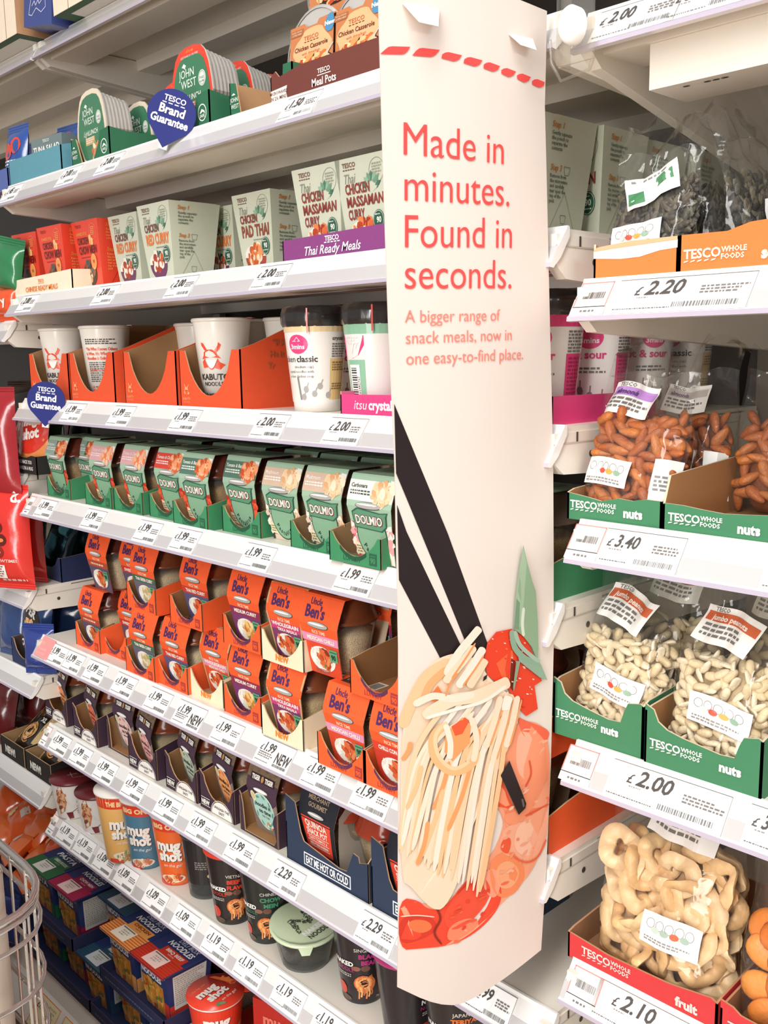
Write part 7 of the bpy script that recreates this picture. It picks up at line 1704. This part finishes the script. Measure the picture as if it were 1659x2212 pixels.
for k in range(4):
    foil_pack('snack_pouch', 'dark navy pouch %s of the row behind the comic-lettered pouch' % ('first', 'second', 'third', 'last')[k], 'food pouch', (-1.905+.012*k, .125+.062*k, zl('L3')+.012), .09, .115, .028, '#1f3152', None, .75, 0, 0, 'navy snack pouches', 'wrap', 31+k)
foil_pack('snack_pouch', 'royal blue pouch with red end lying by the pink slip', 'food pouch', (-1.868, .036, zl('L3')+.012), .07, .082, .035, '#2d3f86', None, .6, 0, 0, 'navy snack pouches', 'wrap', 36)
# wine red bags and black NEW! trays
for k, (x, y, z) in enumerate(((-2.158, .045, .05), (-2.165, .125, .055), (-2.05, .30, .05))):
    foil_pack('snack_pouch', 'glossy wine red bag behind the black NEW! trays, '+('leftmost', 'middle one', 'deepest')[k], 'food pouch', (x, y, zl('L4')+z-.035), .11, .14, .05, '#5f1a1c', None, .3, radians(-15), 0, 'wine red bags', 'wrap', 40+k)
def new_tray():
    w = .118
    def art(b, F): b.text(F, 'NEW!', w*.42, .014, .022, '#e9e4dc', bold=.06, width=.052)
    return tray_mesh(w, .22, [(0, 0), (w, 0), (w, .046), (0, .046)], [(0, 0), (.22, 0), (.22, .06), (0, .046)], .065, '#2b2723', '#a5835c', .002, art=art)
for k, x in enumerate((-2.035, -1.908)):
    tray('new', new_tray, ('black tray reading NEW! at the picture edge', 'black tray reading NEW! beside the maroon-lidded cups')[k], x, .030, Z['L4'], 0, 'black NEW! trays')
def xl_art(b, F):
    b.rect(F, -.05, .0, -.028, .11, '#d2b27c', 'wrap', .0004, 3, 5); b.rect(F, .030, .0, .05, .11, '#d2b27c', 'wrap', .0004, 3, 5)
    b.strands(F, .0, .040, .022, .022, ['#e0a562', '#f0c488', '#c9823c'], 30, .003, 4, .0010, 'wrap'); b.rect(F, .006, .066, .030, .084, '#1c1a18', 'wrap', .0008, 2, 2); b.text(F, 'XL', .018, .070, .014, '#f4efe8', 'wrap', bold=.05, h=.0012); b.blob(F, -.004, .090, .018, .008, ['#8a5a34', '#5a3a24'], 12, .005, 3, .001, 'wrap')
for k, x in enumerate((-2.035, -1.908)):
    foil_pack('noodle_pack', ('black and gold XL noodle pack in the left NEW! tray', 'black and gold XL noodle pack in the right NEW! tray')[k], 'noodle pack', (x, .052, zl('L4')+.018), .098, .12, .035, '#2e2620', xl_art, 0, radians(-52), 0, 'gold and black XL noodle packs', 'wrap', 50+k)
    foil_pack('noodle_pack', ('black and gold noodle pack farther back in the left NEW! tray', 'black and gold noodle pack farther back in the right NEW! tray')[k], 'noodle pack', (x, .135, zl('L4')+.018), .098, .12, .03, '#2e2620', xl_art, 0, radians(-35), 0, 'gold and black XL noodle packs', 'wrap', 54+k)
# orange noodle bags, a grey box and blue bags on the base deck
R = random.Random(12)
ob = 0
for row, (y, z) in enumerate(((.02, .215), (.075, .250), (.13, .285))):
    for k in range(4):
        x = -2.02-.098*k+.01*row
        foil_pack('noodle_bag', 'bright orange noodle bag, %s layer back, %s from the pasta carton' % (('front', 'middle', 'rear')[row], ('first', 'second', 'third', 'fourth')[k]), 'noodle bag', (x, y, z+.085), .11, .085, .05, R.choice(['#e8642a', '#ee7434', '#dc5620']), (lambda b, F: (b.rect(F, .0, .05, .026, .074, '#d8cfc4', 'wrap', .0006, 2, 2), b.blob(F, -.02, .03, .016, .014, ['#f0b468', '#f6cf90'], 14, .005, 3, .0010, 'wrap'))) if (row+k) % 2 else None, R.uniform(-.4, .4), radians(-55), R.uniform(-.4, .4), 'orange noodle bags', 'wrap', 60+ob); ob += 1
for row in range(2):
    for k in range(4):
        b = MB(); b.box(-.055, .055, 0, .10, 0, (.105, .150)[row], '#2a3668', 'card')
        o = b.build('stock_carton'); o.location = (-2.02-.113*k, (.005, .110)[row], Z['B']+.0005); tag(o, 'dark blue stock carton under the orange bags, %s row, %s along' % (('front', 'back')[row], ('first', 'second', 'third', 'fourth')[k]), 'carton', 'dark blue stock cartons')
for k, x in enumerate((-1.985, -2.06)):
    foil_pack('noodle_bag', ('navy pasta bag with white script seen through the wires', 'navy pasta bag farther left seen through the wires')[k], 'noodle bag', (x, -.035, Z['B']+.014), .075, .10, .035, '#26356e', script_art(['pasta'], '#e6e9f2', 0, .06, .02, .2), .3, radians(-6), 0, 'navy pasta bags', 'wrap', 80+k)
foil_pack('noodle_bag', 'navy packet end peeping over the green pasta carton', 'noodle bag', (-1.93, .19, ZU+.014), .10, .115, .04, '#28396f', None, .2, radians(-10), 0, 'navy pasta bags', 'wrap', 84)
b = MB(); b.box(-.12, .12, 0, .10, 0, .09, '#cfc7bf', 'card'); F = frame((0, 0, 0), (1, 0, 0), (0, 0, 1)); b.rect(F, .06, .03, .072, .06, '#4a4440'); b.text(F, 'and', .0, .02, .014, '#8a8480'); o = b.build('shipping_box'); o.location = (-2.13, .16, .395); tag(o, 'plain grey box under the NEW! shelf', 'box')
b = MB(); b.box(-.12, .12, 0, .10, 0, .108, '#b8422a', 'card'); o = b.build('shipping_box'); o.location = (-2.13, .16, .2865); tag(o, 'rust red box under the plain grey box', 'box')
for k, (x, y, z, w, h, c, rx, nm) in enumerate(((-2.03, .05, zl('L3')+.012, .10, .125, '#2c4678', -8, 'navy pouch left of the comic-lettered one'), (-2.13, .05, zl('L3')+.012, .10, .125, '#3a4a68', -8, 'slate blue pouch farther left on the snack shelf'), (-2.24, .05, zl('L3')+.012, .10, .125, '#2c4678', -8, 'navy pouch farthest left on the snack shelf'),
        (-2.275, .12, zl('L4')+.03, .11, .14, '#6a2a20', -15, 'rust red bag farthest left behind the NEW! trays'), (-2.28, .045, zl('L4')+.02, .11, .15, '#4f1c1c', -10, 'dark red bag at the picture edge above the NEW! trays'), (-2.03, .10, zl('L2')+.012, .10, .13, '#26343c', -8, 'dark teal pack behind the bright red pouch'), (-2.13, .06, zl('L2')+.012, .11, .16, '#8a2424', -8, 'dark red pouch farthest left on the red pouch shelf'),
        (-2.03, .10, zl('L1')+.012, .10, .15, '#3a2a26', -5, 'brown pouch behind the crimson one'), (-2.12, .06, zl('L1')+.012, .10, .16, '#6a2220', -5, 'maroon pouch at the picture edge behind the crimson one'))):
    foil_pack('snack_pouch', nm, 'food pouch', (x, y, z), w, h, .04, c, None, .2, radians(rx), 0, 'far left pouches', 'wrap', 120+k)
# ================================================================== wire stand in front
PATH = [(-2.3, -.234), (-1.6, -.234), (-1.45, -.234), (-1.36, -.235), (-1.325, -.238), (-1.298, -.245), (-1.272, -.258), (-1.252, -.274), (-1.238, -.296), (-1.230, -.325), (-1.226, -.37), (-1.225, -.45), (-1.225, -.62)]
ws = thing('wire_stand', 'silver wire stand with rounded corner hoops round a cream liner', 'display stand', (-1.45, -.40, 0))
def wchild(mb, nm):
    o = mb.build(nm, ws); o.location = -Vector(ws.location); return o
WR = '#d9d6d2'
b = MB(); b.tube([(x, y, .700) for x, y in PATH], .0052, WR, 'chrome', 10); wchild(b, 'top_hoop')
b = MB(); b.tube([(x+.001, y-.001, .689) for x, y in PATH], .0042, WR, 'chrome', 10); wchild(b, 'top_hoop')
for z in (.655, .571, .487, .40, .31, .2): b = MB(); b.tube([(x+.002, y-.002+.004, z) for x, y in PATH], .0034, WR, 'chrome', 8); wchild(b, 'hoop')
def along(s):
    P = [Vector((x, y, 0)) for x, y in reversed(PATH)]
    for a, c in zip(P[:-1], P[1:]):
        L = (c-a).length
        if s <= L: return a+(c-a)*(s/L), (c-a).normalized()
        s -= L
    return P[-1], Vector((-1, 0, 0))
for k in range(17):
    p, d = along(.05+k*.058); n = Vector((d.y, -d.x, 0))*-.0045
    b = MB(); b.tube([(p.x+n.x, p.y+n.y, .03), (p.x+n.x, p.y+n.y, .698)], .0024, WR, 'chrome', 6); wchild(b, 'upright_wire')
LIN = [(-2.3, -.258), (-1.45, -.258), (-1.392, -.260), (-1.365, -.266), (-1.347, -.280), (-1.338, -.300), (-1.334, -.33), (-1.332, -.62)]
b = MB(); b.grid([[Vector((x, y, z)) for z in (.02, .35, .70)] for x, y in LIN], '#efe3d4', 'banner_card', True); b.grid([[Vector((x-.002, y-.002, z)) for z in (.02, .35, .70)] for x, y in LIN][::-1], '#efe3d4', 'banner_card', True); wchild(b, 'liner')
b = MB(); b.box(-2.3, -1.24, -.61, -.24, .02, .03, '#b9b4ae', 'steel'); b.box(-2.28, -2.24, -.6, -.56, 0, .02, WR, 'steel'); b.box(-1.3, -1.26, -.6, -.56, 0, .02, WR, 'steel'); wchild(b, 'stand_base')
